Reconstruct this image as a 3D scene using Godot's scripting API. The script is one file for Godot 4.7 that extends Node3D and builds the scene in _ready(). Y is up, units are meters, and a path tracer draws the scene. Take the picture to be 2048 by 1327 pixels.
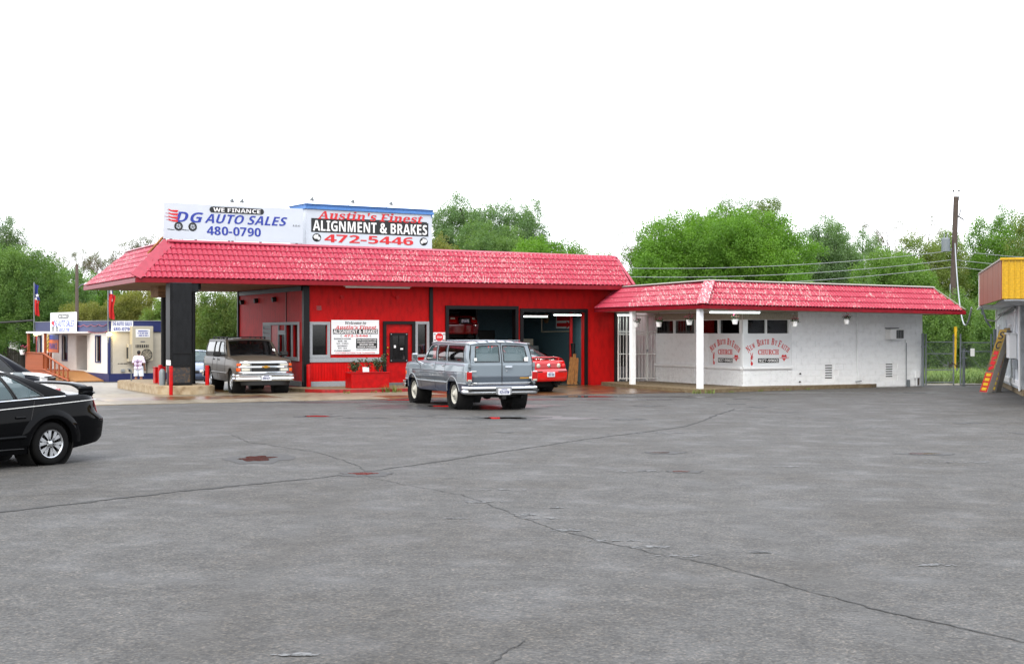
extends Node3D

# ---------------------------------------------------------------- set-up
var rng := RandomNumberGenerator.new()
var M := {}
var taken := {}
const EYE := 1.95

func _ready() -> void:
	rng.seed = 4711
	stage()
	materials()
	ground_and_paving()
	garage_building()
	rooftop_signs()
	church_building()
	right_building()
	site_office()
	far_left_homes()
	canopy_furniture()
	garage_furniture()
	church_furniture()
	fence_and_poles()
	vehicles()
	person()
	trees()

func stage() -> void:
	var cam := Camera3D.new()
	cam.name = "camera"
	cam.fov = 26.22
	cam.near = 0.1
	cam.far = 3000.0
	cam.position = Vector3(0, EYE, 0)
	add_child(cam)
	var env := Environment.new()
	env.background_mode = Environment.BG_SKY
	var sky := Sky.new()
	var sm := ProceduralSkyMaterial.new()
	sm.sky_top_color = Color(0.93, 0.955, 1.0)
	sm.sky_horizon_color = Color(0.985, 0.99, 1.0)
	sm.sky_curve = 0.12
	sm.ground_bottom_color = Color(0.3, 0.3, 0.29)
	sm.ground_horizon_color = Color(0.55, 0.56, 0.55)
	sm.sky_energy_multiplier = 1.0
	sky.sky_material = sm
	env.sky = sky
	env.background_energy_multiplier = 1.0
	env.tonemap_mode = Environment.TONE_MAPPER_LINEAR
	env.tonemap_exposure = 2.6
	env.sdfgi_enabled = true
	env.ssao_enabled = true
	env.ssil_enabled = true
	var we := WorldEnvironment.new()
	we.name = "world_environment"
	we.environment = env
	add_child(we)
	var sun := DirectionalLight3D.new()
	sun.name = "sun"
	sun.light_energy = 0.5
	sun.light_color = Color(1.0, 0.985, 0.96)
	sun.light_angular_distance = 45.0
	sun.shadow_enabled = true
	sun.rotation_degrees = Vector3(-50, -22, 0)
	add_child(sun)

# ---------------------------------------------------------------- mesh building
class B:
	var st := SurfaceTool.new()
	var n := 0
	var g := 0
	func _init() -> void:
		st.begin(Mesh.PRIMITIVE_TRIANGLES)
		st.set_smooth_group(-1)
	func flat() -> void:
		st.set_smooth_group(-1)
	func smooth() -> void:
		g += 1
		st.set_smooth_group(g)
	func col(c: Color) -> void:
		st.set_color(c)
	func tri(a: Vector3, b: Vector3, c: Vector3) -> void:
		st.add_vertex(a)
		st.add_vertex(b)
		st.add_vertex(c)
		n += 1
	func quad(a: Vector3, b: Vector3, c: Vector3, d: Vector3) -> void:
		tri(a, b, c)
		tri(a, c, d)
	func box(c: Vector3, s: Vector3, bev := 0.0, t := Transform3D()) -> void:
		flat()
		var h := s * 0.5
		if bev <= 0.0:
			for ax in 3:
				for sg in [-1.0, 1.0]:
					var u := Vector3.ZERO
					var v := Vector3.ZERO
					var w := Vector3.ZERO
					w[ax] = h[ax] * sg
					u[(ax + 1) % 3] = h[(ax + 1) % 3]
					v[(ax + 2) % 3] = h[(ax + 2) % 3] * sg
					quad(t * (c + w - u - v), t * (c + w - u + v), t * (c + w + u + v), t * (c + w + u - v))
			return
		bev = minf(bev, minf(h.x, minf(h.y, h.z)) * 0.9)
		for ax in 3:
			var b2 := (ax + 1) % 3
			var c2 := (ax + 2) % 3
			for sg in [-1.0, 1.0]:
				var p := []
				for q in [[-1, -1], [-1, 1], [1, 1], [1, -1]]:
					var v := Vector3.ZERO
					v[ax] = h[ax] * sg
					v[b2] = (h[b2] - bev) * q[0]
					v[c2] = (h[c2] - bev) * q[1] * sg
					p.append(t * (c + v))
				quad(p[0], p[1], p[2], p[3])
			for s1 in [-1.0, 1.0]:
				for s2 in [-1.0, 1.0]:
					var e := []
					for q in [[-1, 0], [1, 0], [1, 1], [-1, 1]]:
						var v := Vector3.ZERO
						v[ax] = (h[ax] - bev) * q[0]
						v[b2] = (h[b2] - (0.0 if q[1] == 0 else bev)) * s1
						v[c2] = (h[c2] - (bev if q[1] == 0 else 0.0)) * s2
						e.append(t * (c + v))
					if s1 * s2 < 0:
						quad(e[3], e[2], e[1], e[0])
					else:
						quad(e[0], e[1], e[2], e[3])
		for sx in [-1.0, 1.0]:
			for sy in [-1.0, 1.0]:
				for sz in [-1.0, 1.0]:
					var k := Vector3(sx, sy, sz)
					var a := c + Vector3(h.x, h.y - bev, h.z - bev) * k
					var b3 := c + Vector3(h.x - bev, h.y, h.z - bev) * k
					var d := c + Vector3(h.x - bev, h.y - bev, h.z) * k
					if sx * sy * sz > 0:
						tri(t * a, t * d, t * b3)
					else:
						tri(t * a, t * b3, t * d)
	func tube(pts: Array, r, sides := 6, caps := true) -> void:
		smooth()
		var rings := []
		var up := Vector3.UP
		for i in pts.size():
			var p: Vector3 = pts[i]
			var d: Vector3 = (pts[mini(i + 1, pts.size() - 1)] - pts[maxi(i - 1, 0)]).normalized()
			if i == 0:
				up = Vector3.UP if absf(d.y) < 0.9 else Vector3.RIGHT
			var x := up.cross(d).normalized()
			up = d.cross(x).normalized()
			var rad: float = r[i] if r is Array else r
			var ring := PackedVector3Array()
			for k in sides:
				var a := TAU * k / sides
				ring.append(p + (x * cos(a) + up * sin(a)) * rad)
			rings.append(ring)
		for i in rings.size() - 1:
			for k in sides:
				var k2 := (k + 1) % sides
				quad(rings[i][k], rings[i + 1][k], rings[i + 1][k2], rings[i][k2])
		if caps:
			flat()
			for e in [0, rings.size() - 1]:
				for k in sides - 2:
					if e == 0:
						tri(rings[e][0], rings[e][k + 1], rings[e][k + 2])
					else:
						tri(rings[e][0], rings[e][k + 2], rings[e][k + 1])
	func lathe(prof: Array, segs := 16, t := Transform3D(), hard := false) -> void:   # prof of Vector2(radius, height) about the y axis
		if not hard:
			smooth()
		for i in prof.size() - 1:
			if hard:
				smooth()
			var p: Vector2 = prof[i]
			var q: Vector2 = prof[i + 1]
			for k in segs:
				var a := TAU * k / segs
				var b := TAU * (k + 1) / segs
				var v := [Vector3(cos(a) * p.x, p.y, sin(a) * p.x), Vector3(cos(b) * p.x, p.y, sin(b) * p.x), Vector3(cos(b) * q.x, q.y, sin(b) * q.x), Vector3(cos(a) * q.x, q.y, sin(a) * q.x)]
				if p.x > 1e-5:
					tri(t * v[0], t * v[1], t * v[2])
				if q.x > 1e-5:
					tri(t * v[0], t * v[2], t * v[3])
	func prism(poly: PackedVector2Array, depth: float, t := Transform3D()) -> void:   # polygon in xy, from z=0 to z=depth
		flat()
		var ix := Geometry2D.triangulate_polygon(poly)
		for i in range(0, ix.size(), 3):
			var a := poly[ix[i]]
			var b := poly[ix[i + 1]]
			var c := poly[ix[i + 2]]
			if (b - a).cross(c - a) > 0:
				var s := b
				b = c
				c = s
			tri(t * Vector3(a.x, a.y, depth), t * Vector3(b.x, b.y, depth), t * Vector3(c.x, c.y, depth))
			tri(t * Vector3(a.x, a.y, 0), t * Vector3(c.x, c.y, 0), t * Vector3(b.x, b.y, 0))
		var cw := Geometry2D.is_polygon_clockwise(poly)
		for i in poly.size():
			var a := poly[i]
			var b := poly[(i + 1) % poly.size()]
			if cw:
				var s := a
				a = b
				b = s
			quad(t * Vector3(a.x, a.y, 0), t * Vector3(b.x, b.y, 0), t * Vector3(b.x, b.y, depth), t * Vector3(a.x, a.y, depth))
	func grid(rows: Array) -> void:
		smooth()
		for i in rows.size() - 1:
			for k in rows[i].size() - 1:
				quad(rows[i][k], rows[i][k + 1], rows[i + 1][k + 1], rows[i + 1][k])
	func ball(c: Vector3, r: Vector3, segs := 10, rings := 6) -> void:
		var prof := []
		for i in rings + 1:
			var a := PI * i / rings - PI / 2
			prof.append(Vector2(cos(a), sin(a)))
		lathe(prof, segs, Transform3D(Basis.from_scale(r), c))
	func done() -> ArrayMesh:
		st.generate_normals()
		st.index()
		return st.commit()

func put(called: String, what, m: Material, parent: Node = null, at := Transform3D()) -> MeshInstance3D:
	var o := MeshInstance3D.new()
	o.name = called
	o.mesh = what.done() if what is B else what
	o.material_override = m
	o.transform = at
	(parent if parent else self).add_child(o, true)
	return o

func thing(called: String, label: String, category: String, at := Vector3.ZERO, turn := 0.0, group := "") -> Node3D:
	var o := Node3D.new()
	o.name = called
	add_child(o, true)
	o.position = at
	o.rotation_degrees.y = turn
	return tag(o, label, category, group)

func tag(o: Node, label: String, category: String, group := "", kind := "") -> Node:
	o.set_meta("label", label)
	o.set_meta("category", category)
	if group:
		o.set_meta("group", group)
	if kind:
		o.set_meta("kind", kind)
	return o

func struct(o: Node, label := "", kind := "structure") -> Node:
	o.set_meta("kind", kind)
	if label:
		o.set_meta("label", label)
	return o

func bx(called: String, c: Vector3, s: Vector3, m: Material, parent: Node, bev := 0.008, turn := Vector3.ZERO) -> MeshInstance3D:
	var b := B.new()
	b.box(Vector3.ZERO, s, bev)
	return put(called, b, m, parent, Transform3D(Basis.from_euler(turn), c))

func bar(called: String, pts: Array, r, m: Material, parent: Node, sides := 6) -> MeshInstance3D:
	var b := B.new()
	b.tube(pts, r, sides)
	return put(called, b, m, parent)

# a wall of the given thickness in the local xy plane (front face at z=0) with rectangular openings [x0,y0,x1,y1]
func wall_mesh(x0: float, y0: float, x1: float, y1: float, holes: Array, thick := 0.2) -> B:
	var b := B.new()
	b.flat()
	var xs := [x0, x1]
	var ys := [y0, y1]
	for h in holes:
		for q in [h[0], h[2]]:
			if q > x0 and q < x1 and not xs.has(q):
				xs.append(q)
		for q in [h[1], h[3]]:
			if q > y0 and q < y1 and not ys.has(q):
				ys.append(q)
	xs.sort()
	ys.sort()
	var solid := func(i: int, j: int) -> bool:
		if i < 0 or j < 0 or i >= xs.size() - 1 or j >= ys.size() - 1:
			return false
		var cx: float = (xs[i] + xs[i + 1]) / 2
		var cy: float = (ys[j] + ys[j + 1]) / 2
		for h in holes:
			if cx > h[0] and cx < h[2] and cy > h[1] and cy < h[3]:
				return false
		return true
	for i in xs.size() - 1:
		for j in ys.size() - 1:
			if not solid.call(i, j):
				continue
			var a := Vector3(xs[i], ys[j], 0)
			var c := Vector3(xs[i + 1], ys[j + 1], 0)
			var z := Vector3(0, 0, -thick)
			var p := [a, Vector3(c.x, a.y, 0), c, Vector3(a.x, c.y, 0)]
			b.quad(p[3], p[2], p[1], p[0])
			b.quad(p[0] + z, p[1] + z, p[2] + z, p[3] + z)
			if not solid.call(i - 1, j):
				b.quad(p[0], p[0] + z, p[3] + z, p[3])
			if not solid.call(i + 1, j):
				b.quad(p[1], p[2], p[2] + z, p[1] + z)
			if not solid.call(i, j - 1):
				b.quad(p[0], p[1], p[1] + z, p[0] + z)
			if not solid.call(i, j + 1):
				b.quad(p[3], p[3] + z, p[2] + z, p[2])
	return b

# rectangular trim round an opening
func frame(called: String, x0: float, y0: float, x1: float, y1: float, w: float, d: float, z: float, m: Material, parent: Node, sill := true) -> MeshInstance3D:
	var b := B.new()
	b.box(Vector3((x0 + x1) / 2, y1 - w / 2, z), Vector3(x1 - x0, w, d), 0.004)
	var lo := y0 + (w if sill else 0.0)
	for x in [x0 + w / 2, x1 - w / 2]:
		b.box(Vector3(x, (lo + y1 - w) / 2, z), Vector3(w, y1 - w - lo, d), 0.004)
	if sill:
		b.box(Vector3((x0 + x1) / 2, y0 + w / 2, z), Vector3(x1 - x0, w, d), 0.004)
	return put(called, b, m, parent)

var fonts := {}
func font(kind: String) -> SystemFont:
	if not fonts.has(kind):
		var f := SystemFont.new()
		f.font_names = PackedStringArray(["Droid Serif" if kind.begins_with("serif") else "Droid Sans"])
		f.font_weight = 700 if kind.ends_with("bold") else 400
		fonts[kind] = f
	return fonts[kind]

# raised lettering centred on c in the parent's xy plane, fitted to w by h
func letters(s: String, kind: String, w: float, h: float, c: Vector3, m: Material, parent: Node, slant := 0.0, turn := 0.0, yaw := 0.0, called := "lettering") -> MeshInstance3D:
	var t := TextMesh.new()
	t.text = s
	t.font = font(kind)
	t.font_size = 48
	t.pixel_size = 0.01
	t.depth = 0.1
	t.curve_step = 2.0
	var bb := t.get_aabb()
	var sx := w / maxf(bb.size.x, 0.001)
	var sy := h / maxf(bb.size.y, 0.001)
	var bs := Basis(Vector3.UP, yaw) * Basis(Vector3.BACK, turn) * Basis(Vector3(sx, 0, 0), Vector3(slant * sy, sy, 0), Vector3(0, 0, 0.06))
	var mid := bb.position + bb.size / 2
	var o := put(called, t, m, parent, Transform3D(bs, c - bs * Vector3(mid.x, mid.y, 0)))
	return o

# ---------------------------------------------------------------- materials
func ntex(sd: int, freq: float, ramp: Array, size := 512, kind := FastNoiseLite.TYPE_SIMPLEX_SMOOTH, oct := 4) -> NoiseTexture2D:
	var f := FastNoiseLite.new()
	f.seed = sd
	f.frequency = freq
	f.noise_type = kind
	f.fractal_octaves = oct
	var t := NoiseTexture2D.new()
	t.width = size
	t.height = size
	t.seamless = true
	t.seamless_blend_skirt = 0.2
	t.noise = f
	if ramp.size():
		var gr := Gradient.new()
		var off := PackedFloat32Array()
		var cols := PackedColorArray()
		for r in ramp:
			off.append(r[0])
			cols.append(r[1])
		gr.offsets = off
		gr.colors = cols
		t.color_ramp = gr
	return t

func mk(called: String, c: Color, rough := 0.6, metal := 0.0, texture: Texture2D = null, scale := Vector3.ONE, world := true) -> StandardMaterial3D:
	var m := StandardMaterial3D.new()
	m.resource_name = called
	m.albedo_color = c
	m.roughness = rough
	m.metallic = metal
	m.cull_mode = BaseMaterial3D.CULL_DISABLED
	if texture:
		m.albedo_texture = texture
		m.uv1_triplanar = true
		m.uv1_world_triplanar = world
		m.uv1_scale = scale
	M[called] = m
	return m

func relief(m: StandardMaterial3D, t: Texture2D, cm: float) -> void:
	m.heightmap_enabled = true
	m.heightmap_texture = t
	m.heightmap_scale = cm
	m.heightmap_flip_texture = false

func glass(called: String, c: Color, alpha: float) -> StandardMaterial3D:
	var m := mk(called, Color(c.r, c.g, c.b, alpha), 0.02)
	m.transparency = BaseMaterial3D.TRANSPARENCY_ALPHA
	return m

func g3(v: float) -> Color:
	return Color(v, v, v)

func asphalt_image(sd: int, base: Color, spread: float, size: int) -> ImageTexture:
	var im := []
	var fs := [[0.3, FastNoiseLite.TYPE_CELLULAR, 1], [0.2, FastNoiseLite.TYPE_VALUE, 2], [0.012, FastNoiseLite.TYPE_SIMPLEX_SMOOTH, 4], [0.85, FastNoiseLite.TYPE_VALUE, 1]]
	for i in 4:
		var f := FastNoiseLite.new()
		f.seed = sd + i
		f.frequency = fs[i][0] * 0.9
		f.noise_type = fs[i][1]
		f.fractal_octaves = fs[i][2]
		if i == 0:
			f.cellular_return_type = FastNoiseLite.RETURN_CELL_VALUE
			f.fractal_type = FastNoiseLite.FRACTAL_NONE
		im.append(f.get_seamless_image(size, size).get_data())
	var out := PackedByteArray()
	out.resize(size * size * 3)
	var d0: PackedByteArray = im[0]
	var d1: PackedByteArray = im[1]
	var d2: PackedByteArray = im[2]
	var d3: PackedByteArray = im[3]
	for i in size * size:
		var a := d0[i] / 255.0
		var k := 1.0 + spread * (0.45 * (d1[i] / 255.0 - 0.5) + 0.28 * (d2[i] / 255.0 - 0.5) + 0.5 * (d3[i] / 255.0 - 0.5))
		var warm := 0.0
		if a > 0.86:
			k *= 1.2
			warm = 0.07
		elif a < 0.2:
			k *= 0.8
		out[i * 3] = clampi(int(255.0 * base.r * (k + warm)), 0, 255)
		out[i * 3 + 1] = clampi(int(255.0 * base.g * (k + warm * 0.4)), 0, 255)
		out[i * 3 + 2] = clampi(int(255.0 * base.b * (k - warm * 0.3)), 0, 255)
	return ImageTexture.create_from_image(Image.create_from_data(size, size, false, Image.FORMAT_RGB8, out))

# parallel grooves, for boards routed into one sheet
func groove_tex(period_px: int, groove_px: int, size := 256) -> ImageTexture:
	var im := Image.create(size, 4, false, Image.FORMAT_L8)
	im.fill(Color.WHITE)
	for x in range(0, size, period_px):
		im.fill_rect(Rect2i(x, 0, groove_px, 4), Color(0.2, 0.2, 0.2))
	return ImageTexture.create_from_image(im)

func materials() -> void:
	var lot := mk("asphalt", Color.WHITE, 0.85, 0.0, asphalt_image(11, Color(0.29, 0.286, 0.279), 0.85, 1024), Vector3.ONE * 0.22)
	lot.roughness_texture = ntex(61, 0.006, [[0.0, g3(0.7)], [0.4, g3(0.88)], [1.0, g3(1.0)]], 512)
	lot.metallic_specular = 0.4
	lot.detail_enabled = true
	lot.detail_blend_mode = BaseMaterial3D.BLEND_MODE_MUL
	lot.detail_albedo = ntex(15, 0.009, [[0.0, Color(0.85, 0.84, 0.83)], [0.3, Color(0.92, 0.91, 0.9)], [0.5, Color(0.95, 0.95, 0.955)], [0.75, Color(0.98, 0.98, 0.985)], [1.0, Color(1.0, 0.99, 0.97)]], 1024, FastNoiseLite.TYPE_SIMPLEX_SMOOTH, 6)
	lot.detail_uv_layer = BaseMaterial3D.DETAIL_UV_2
	lot.uv2_triplanar = true
	lot.uv2_world_triplanar = true
	lot.uv2_scale = Vector3.ONE * 0.031
	relief(lot, ntex(17, 0.3, [], 512, FastNoiseLite.TYPE_VALUE, 2), 0.5)
	var fine := ntex(23, 0.06, [[0.0, g3(0.75)], [1.0, g3(1.0)]], 256)
	var soft := ntex(29, 0.02, [[0.0, g3(0.93)], [1.0, g3(1.0)]], 256)
	var conc := ntex(31, 0.015, [[0.0, Color(0.6, 0.5, 0.38)], [0.3, Color(0.82, 0.75, 0.64)], [0.6, Color(0.93, 0.88, 0.79)], [1.0, Color(1, 0.98, 0.93)]], 512)
	for k in 3:
		var c: StandardMaterial3D = mk("concrete_%d" % k, [Color(0.52, 0.51, 0.49), Color(0.55, 0.53, 0.49), Color(0.49, 0.48, 0.45)][k], 0.42, 0.0, conc, Vector3.ONE * 0.3)
		relief(c, fine, 0.3)
	# concrete stained by oil and rust water in front of the bays, wet
	var stain := ntex(37, 0.012, [[0.0, Color(0.3, 0.17, 0.09)], [0.35, Color(0.62, 0.42, 0.24)], [0.6, Color(0.85, 0.72, 0.52)], [1.0, Color(0.95, 0.86, 0.7)]], 512)
	for k in 2:
		var c: StandardMaterial3D = mk("stained_%d" % k, [Color(0.44, 0.385, 0.31), Color(0.48, 0.41, 0.34)][k], 0.28, 0.0, stain, Vector3(0.2, 0.2, 0.2))
		relief(c, fine, 0.15)
	mk("curb_tan", Color(0.47, 0.435, 0.375), 0.8, 0.0, conc, Vector3.ONE * 0.8)
	mk("island", Color(0.7, 0.665, 0.61), 0.8, 0.0, conc, Vector3.ONE * 0.4)
	mk("kerb_red", Color(0.6, 0.05, 0.05), 0.55, 0.0, ntex(41, 0.03, [[0.0, g3(0.6)], [0.5, g3(0.95)], [1.0, g3(1)]], 256), Vector3.ONE * 0.7)
	mk("crack", Color(0.2, 0.2, 0.2), 0.95)
	mk("scuff", Color(0.46, 0.465, 0.47), 0.7, 0.0, fine, Vector3.ONE * 3)
	mk("puddle", Color(0.08, 0.06, 0.05), 0.02)
	mk("damp", Color(0.21, 0.205, 0.2), 0.34, 0.0, ntex(43, 0.02, [[0.0, g3(0.7)], [1.0, g3(1)]], 256), Vector3.ONE * 0.6)
	# red painted siding
	var red_n := ntex(47, 0.01, [[0.0, Color(0.82, 0.82, 0.84)], [0.5, Color(0.95, 0.95, 0.95)], [1.0, Color.WHITE]], 512)
	var red := mk("red_wall", Color(0.72, 0.028, 0.032), 0.6, 0.0, red_n, Vector3(0.9, 0.35, 0.9), false)
	relief(red, groove_tex(13, 1, 260), 0.6)
	red.heightmap_scale = 0.8
	mk("red_side", Color(0.7, 0.085, 0.095), 0.6, 0.0, red_n, Vector3(0.6, 0.3, 0.6), false)
	mk("red_board", Color(0.78, 0.03, 0.025), 0.45, 0.0, red_n, Vector3(0.5, 0.3, 0.5), false)
	mk("red_gloss", Color(0.72, 0.02, 0.025), 0.4, 0.0, ntex(53, 0.02, [[0.0, g3(0.8)], [1.0, g3(1)]], 256), Vector3.ONE * 0.8, false)
	mk("black_trim", Color(0.045, 0.047, 0.055), 0.45, 0.0, fine, Vector3.ONE * 2)
	mk("black_steel", Color(0.105, 0.11, 0.12), 0.35, 0.0, ntex(59, 0.012, [[0.0, g3(0.55)], [0.5, g3(0.85)], [1.0, g3(1)]], 512), Vector3(1.2, 0.3, 1.2))
	mk("black", Color(0.03, 0.03, 0.032), 0.5)
	mk("grey_trim", Color(0.63, 0.65, 0.67), 0.6, 0.0, fine, Vector3.ONE * 1.5)
	mk("grey_trim_dark", Color(0.4, 0.41, 0.42), 0.6, 0.0, fine, Vector3.ONE * 1.5)
	mk("white", Color(0.9, 0.9, 0.9), 0.55)
	mk("white_board", Color(0.91, 0.92, 0.93), 0.35, 0.0, ntex(67, 0.01, [[0.0, g3(0.93)], [1.0, g3(1)]], 256), Vector3.ONE * 0.5)
	mk("roof_board", Color(0.77, 0.795, 0.835), 0.45, 0.0, ntex(67, 0.01, [[0.0, g3(0.95)], [1.0, g3(1)]], 256), Vector3.ONE * 0.5)
	mk("white_paint", Color(0.945, 0.955, 0.965), 0.55, 0.0, ntex(71, 0.012, [[0.0, g3(0.9)], [0.4, g3(0.98)], [1.0, g3(1)]], 512), Vector3.ONE * 0.6)
	mk("mortar", Color(0.92, 0.925, 0.93), 0.8)
	mk("cream", Color(0.8, 0.77, 0.7), 0.6)
	# terracotta-coloured roof paint, flaking to white in places; three degrees of wear
	for k in 3:
		var lim: float = [0.83, 0.76, 0.7][k]
		var t := ntex(73 + k, 0.024, [[0.0, Color(0.585, 0.17, 0.24)], [lim - 0.16, Color(0.62, 0.195, 0.275)], [lim, Color(0.63, 0.215, 0.295)], [lim + 0.03, Color(0.73, 0.5, 0.5)], [lim + 0.07, Color(0.78, 0.73, 0.71)], [1.0, Color(0.8, 0.77, 0.75)]], 512, FastNoiseLite.TYPE_SIMPLEX, 4)
		mk("tile_%d" % k, Color.WHITE, 0.45, 0.0, t, Vector3(0.75, 0.3, 0.75))
	mk("hip_pink", Color(0.62, 0.185, 0.26), 0.35, 0.0, ntex(79, 0.03, [[0.0, g3(0.85)], [0.75, g3(1)], [1.0, g3(1)]], 256), Vector3.ONE * 0.7)
	mk("hip_worn", Color.WHITE, 0.4, 0.0, ntex(83, 0.03, [[0.0, Color(0.62, 0.18, 0.245)], [0.66, Color(0.64, 0.2, 0.26)], [0.7, Color(0.84, 0.82, 0.81)], [1.0, Color(0.92, 0.9, 0.9)]], 256), Vector3(1.6, 0.5, 1.6))
	mk("fascia_red", Color(0.56, 0.085, 0.14), 0.4, 0.0, ntex(89, 0.03, [[0.0, g3(0.75)], [1.0, g3(1)]], 256), Vector3.ONE * 0.5)
	mk("flashing", Color(0.6, 0.57, 0.54), 0.5, 0.3)
	mk("plywood", Color(0.58, 0.44, 0.31), 0.75, 0.0, ntex(97, 0.02, [[0.0, g3(0.62)], [0.5, g3(0.9)], [1.0, g3(1)]], 256), Vector3(0.3, 1, 1.6))
	mk("soffit_tan", Color(0.72, 0.69, 0.62), 0.7, 0.0, fine, Vector3.ONE)
	mk("roof_deck", Color(0.45, 0.44, 0.42), 0.9, 0.0, fine, Vector3.ONE)
	mk("teal_wall", Color(0.36, 0.48, 0.53), 0.6, 0.0, fine, Vector3.ONE)
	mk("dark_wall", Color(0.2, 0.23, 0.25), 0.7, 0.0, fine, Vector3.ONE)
	mk("shop_floor", Color(0.25, 0.25, 0.25), 0.35, 0.0, conc, Vector3.ONE * 0.5)
	mk("interior", Color(0.3, 0.31, 0.32), 0.8)
	mk("wood", Color(0.66, 0.46, 0.25), 0.7, 0.0, ntex(101, 0.03, [[0.0, g3(0.6)], [0.5, g3(0.9)], [1.0, g3(1)]], 256), Vector3(3, 0.6, 3), false)
	mk("deck_wood", Color(0.66, 0.33, 0.16), 0.65, 0.0, ntex(103, 0.03, [[0.0, g3(0.7)], [0.5, g3(0.93)], [1.0, g3(1)]], 256), Vector3(3, 0.6, 3), false)
	mk("fence_wood", Color(0.4, 0.36, 0.32), 0.85, 0.0, ntex(107, 0.03, [[0.0, g3(0.6)], [1.0, g3(1)]], 256), Vector3(2, 0.5, 2))
	mk("pole_wood", Color(0.36, 0.31, 0.28), 0.85, 0.0, ntex(109, 0.04, [[0.0, g3(0.6)], [1.0, g3(1)]], 256), Vector3(4, 0.4, 4))
	mk("galv", Color(0.55, 0.57, 0.59), 0.4, 0.75)
	mk("galv_dull", Color(0.45, 0.48, 0.5), 0.55, 0.3)
	mk("steel_white", Color(0.86, 0.86, 0.85), 0.35)
	mk("chrome", Color(0.85, 0.86, 0.87), 0.1, 1.0)
	mk("alloy", Color(0.75, 0.76, 0.77), 0.25, 0.85)
	mk("wire", Color(0.2, 0.2, 0.2), 0.7)
	mk("wire_light", Color(0.56, 0.58, 0.6), 0.6)
	mk("sign_red", Color(0.78, 0.1, 0.12), 0.5)
	mk("sign_blue", Color(0.12, 0.2, 0.58), 0.5)
	mk("sign_black", Color(0.07, 0.085, 0.085), 0.5)
	mk("sky_blue", Color(0.33, 0.55, 0.83), 0.5, 0.0, fine, Vector3.ONE)
	mk("navy", Color(0.13, 0.17, 0.4), 0.5, 0.0, fine, Vector3.ONE)
	mk("office_wall", Color(0.9, 0.88, 0.85), 0.65, 0.0, soft, Vector3.ONE * 0.5)
	mk("office_beige", Color(0.76, 0.73, 0.67), 0.65, 0.0, soft, Vector3.ONE * 0.5)
	mk("ac_beige", Color(0.68, 0.65, 0.58), 0.5)
	mk("dark_grille", Color(0.16, 0.16, 0.16), 0.6)
	mk("yellow_metal", Color(0.84, 0.66, 0.015), 0.4, 0.0, fine, Vector3.ONE)
	var rust := mk("brown_metal", Color(0.55, 0.29, 0.18), 0.5, 0.0, ntex(113, 0.02, [[0.0, g3(0.75)], [1.0, g3(1)]], 256), Vector3(0.6, 0.2, 0.6))
	rust.metallic = 0.0
	mk("white_siding", Color(0.85, 0.87, 0.89), 0.5, 0.0, ntex(127, 0.01, [[0.0, g3(0.85)], [0.5, g3(0.97)], [1.0, g3(1)]], 256), Vector3.ONE * 0.6)
	mk("block_tan", Color(0.6, 0.53, 0.42), 0.85, 0.0, fine, Vector3.ONE)
	mk("sign_yellow", Color(0.92, 0.74, 0.1), 0.5, 0.0, fine, Vector3.ONE * 2)
	mk("board_grey", Color(0.58, 0.56, 0.53), 0.7, 0.0, fine, Vector3.ONE * 2)
	mk("gold", Color(0.75, 0.55, 0.2), 0.3, 0.8)
	mk("roof_grey", Color(0.33, 0.33, 0.33), 0.85, 0.0, fine, Vector3.ONE)
	mk("house_teal", Color(0.45, 0.66, 0.6), 0.7)
	mk("house_white", Color(0.85, 0.85, 0.84), 0.7)
	mk("orange", Color(0.86, 0.4, 0.15), 0.6)
	mk("cardboard", Color(0.7, 0.66, 0.6), 0.8)
	glass("pane", Color(0.5, 0.6, 0.62), 0.25)
	glass("pane_dark", Color(0.02, 0.025, 0.03), 0.75)
	glass("pane_tint", Color(0.01, 0.01, 0.012), 0.82)
	glass("pane_car", Color(0.35, 0.5, 0.52), 0.22)
	glass("lens_clear", Color(0.8, 0.8, 0.78), 0.35)
	mk("lens_red", Color(0.62, 0.02, 0.02), 0.12)
	mk("lens_orange", Color(0.85, 0.33, 0.02), 0.15)
	mk("lamp_glass", Color(0.72, 0.71, 0.66), 0.12)
	var tube := mk("lit_tube", Color(0.95, 0.97, 1.0), 0.4)
	tube.emission_enabled = true
	tube.emission = Color(0.93, 1.0, 0.97)
	tube.emission_energy_multiplier = 1.6
	var bulb := mk("lit_bulb", Color(1, 0.95, 0.7), 0.4)
	bulb.emission_enabled = true
	bulb.emission = Color(1.0, 0.93, 0.6)
	bulb.emission_energy_multiplier = 1.2
	mk("tyre", Color(0.085, 0.085, 0.085), 0.85)
	mk("underbody", Color(0.035, 0.035, 0.036), 0.9)
	mk("seat_grey", Color(0.42, 0.45, 0.47), 0.9)
	mk("plastic_black", Color(0.06, 0.06, 0.065), 0.55)
	mk("plate", Color(0.84, 0.85, 0.87), 0.5)
	mk("plate_ink", Color(0.12, 0.16, 0.4), 0.5)
	paint("paint_black", Color(0.03, 0.032, 0.038), 0.06)
	paint("paint_blue_grey", Color(0.42, 0.465, 0.5), 0.35)
	paint("paint_slate", Color(0.22, 0.26, 0.3), 0.35)
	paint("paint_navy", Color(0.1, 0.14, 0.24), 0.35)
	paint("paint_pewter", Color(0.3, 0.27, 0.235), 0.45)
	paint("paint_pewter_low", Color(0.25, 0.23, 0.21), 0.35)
	paint("paint_red", Color(0.8, 0.015, 0.015), 0.12)
	paint("paint_maroon", Color(0.42, 0.02, 0.05), 0.15)
	paint("paint_white", Color(0.9, 0.9, 0.9), 0.12)
	paint("paint_steel_blue", Color(0.36, 0.42, 0.52), 0.2)
	paint("paint_dark", Color(0.045, 0.05, 0.08), 0.1)
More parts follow.
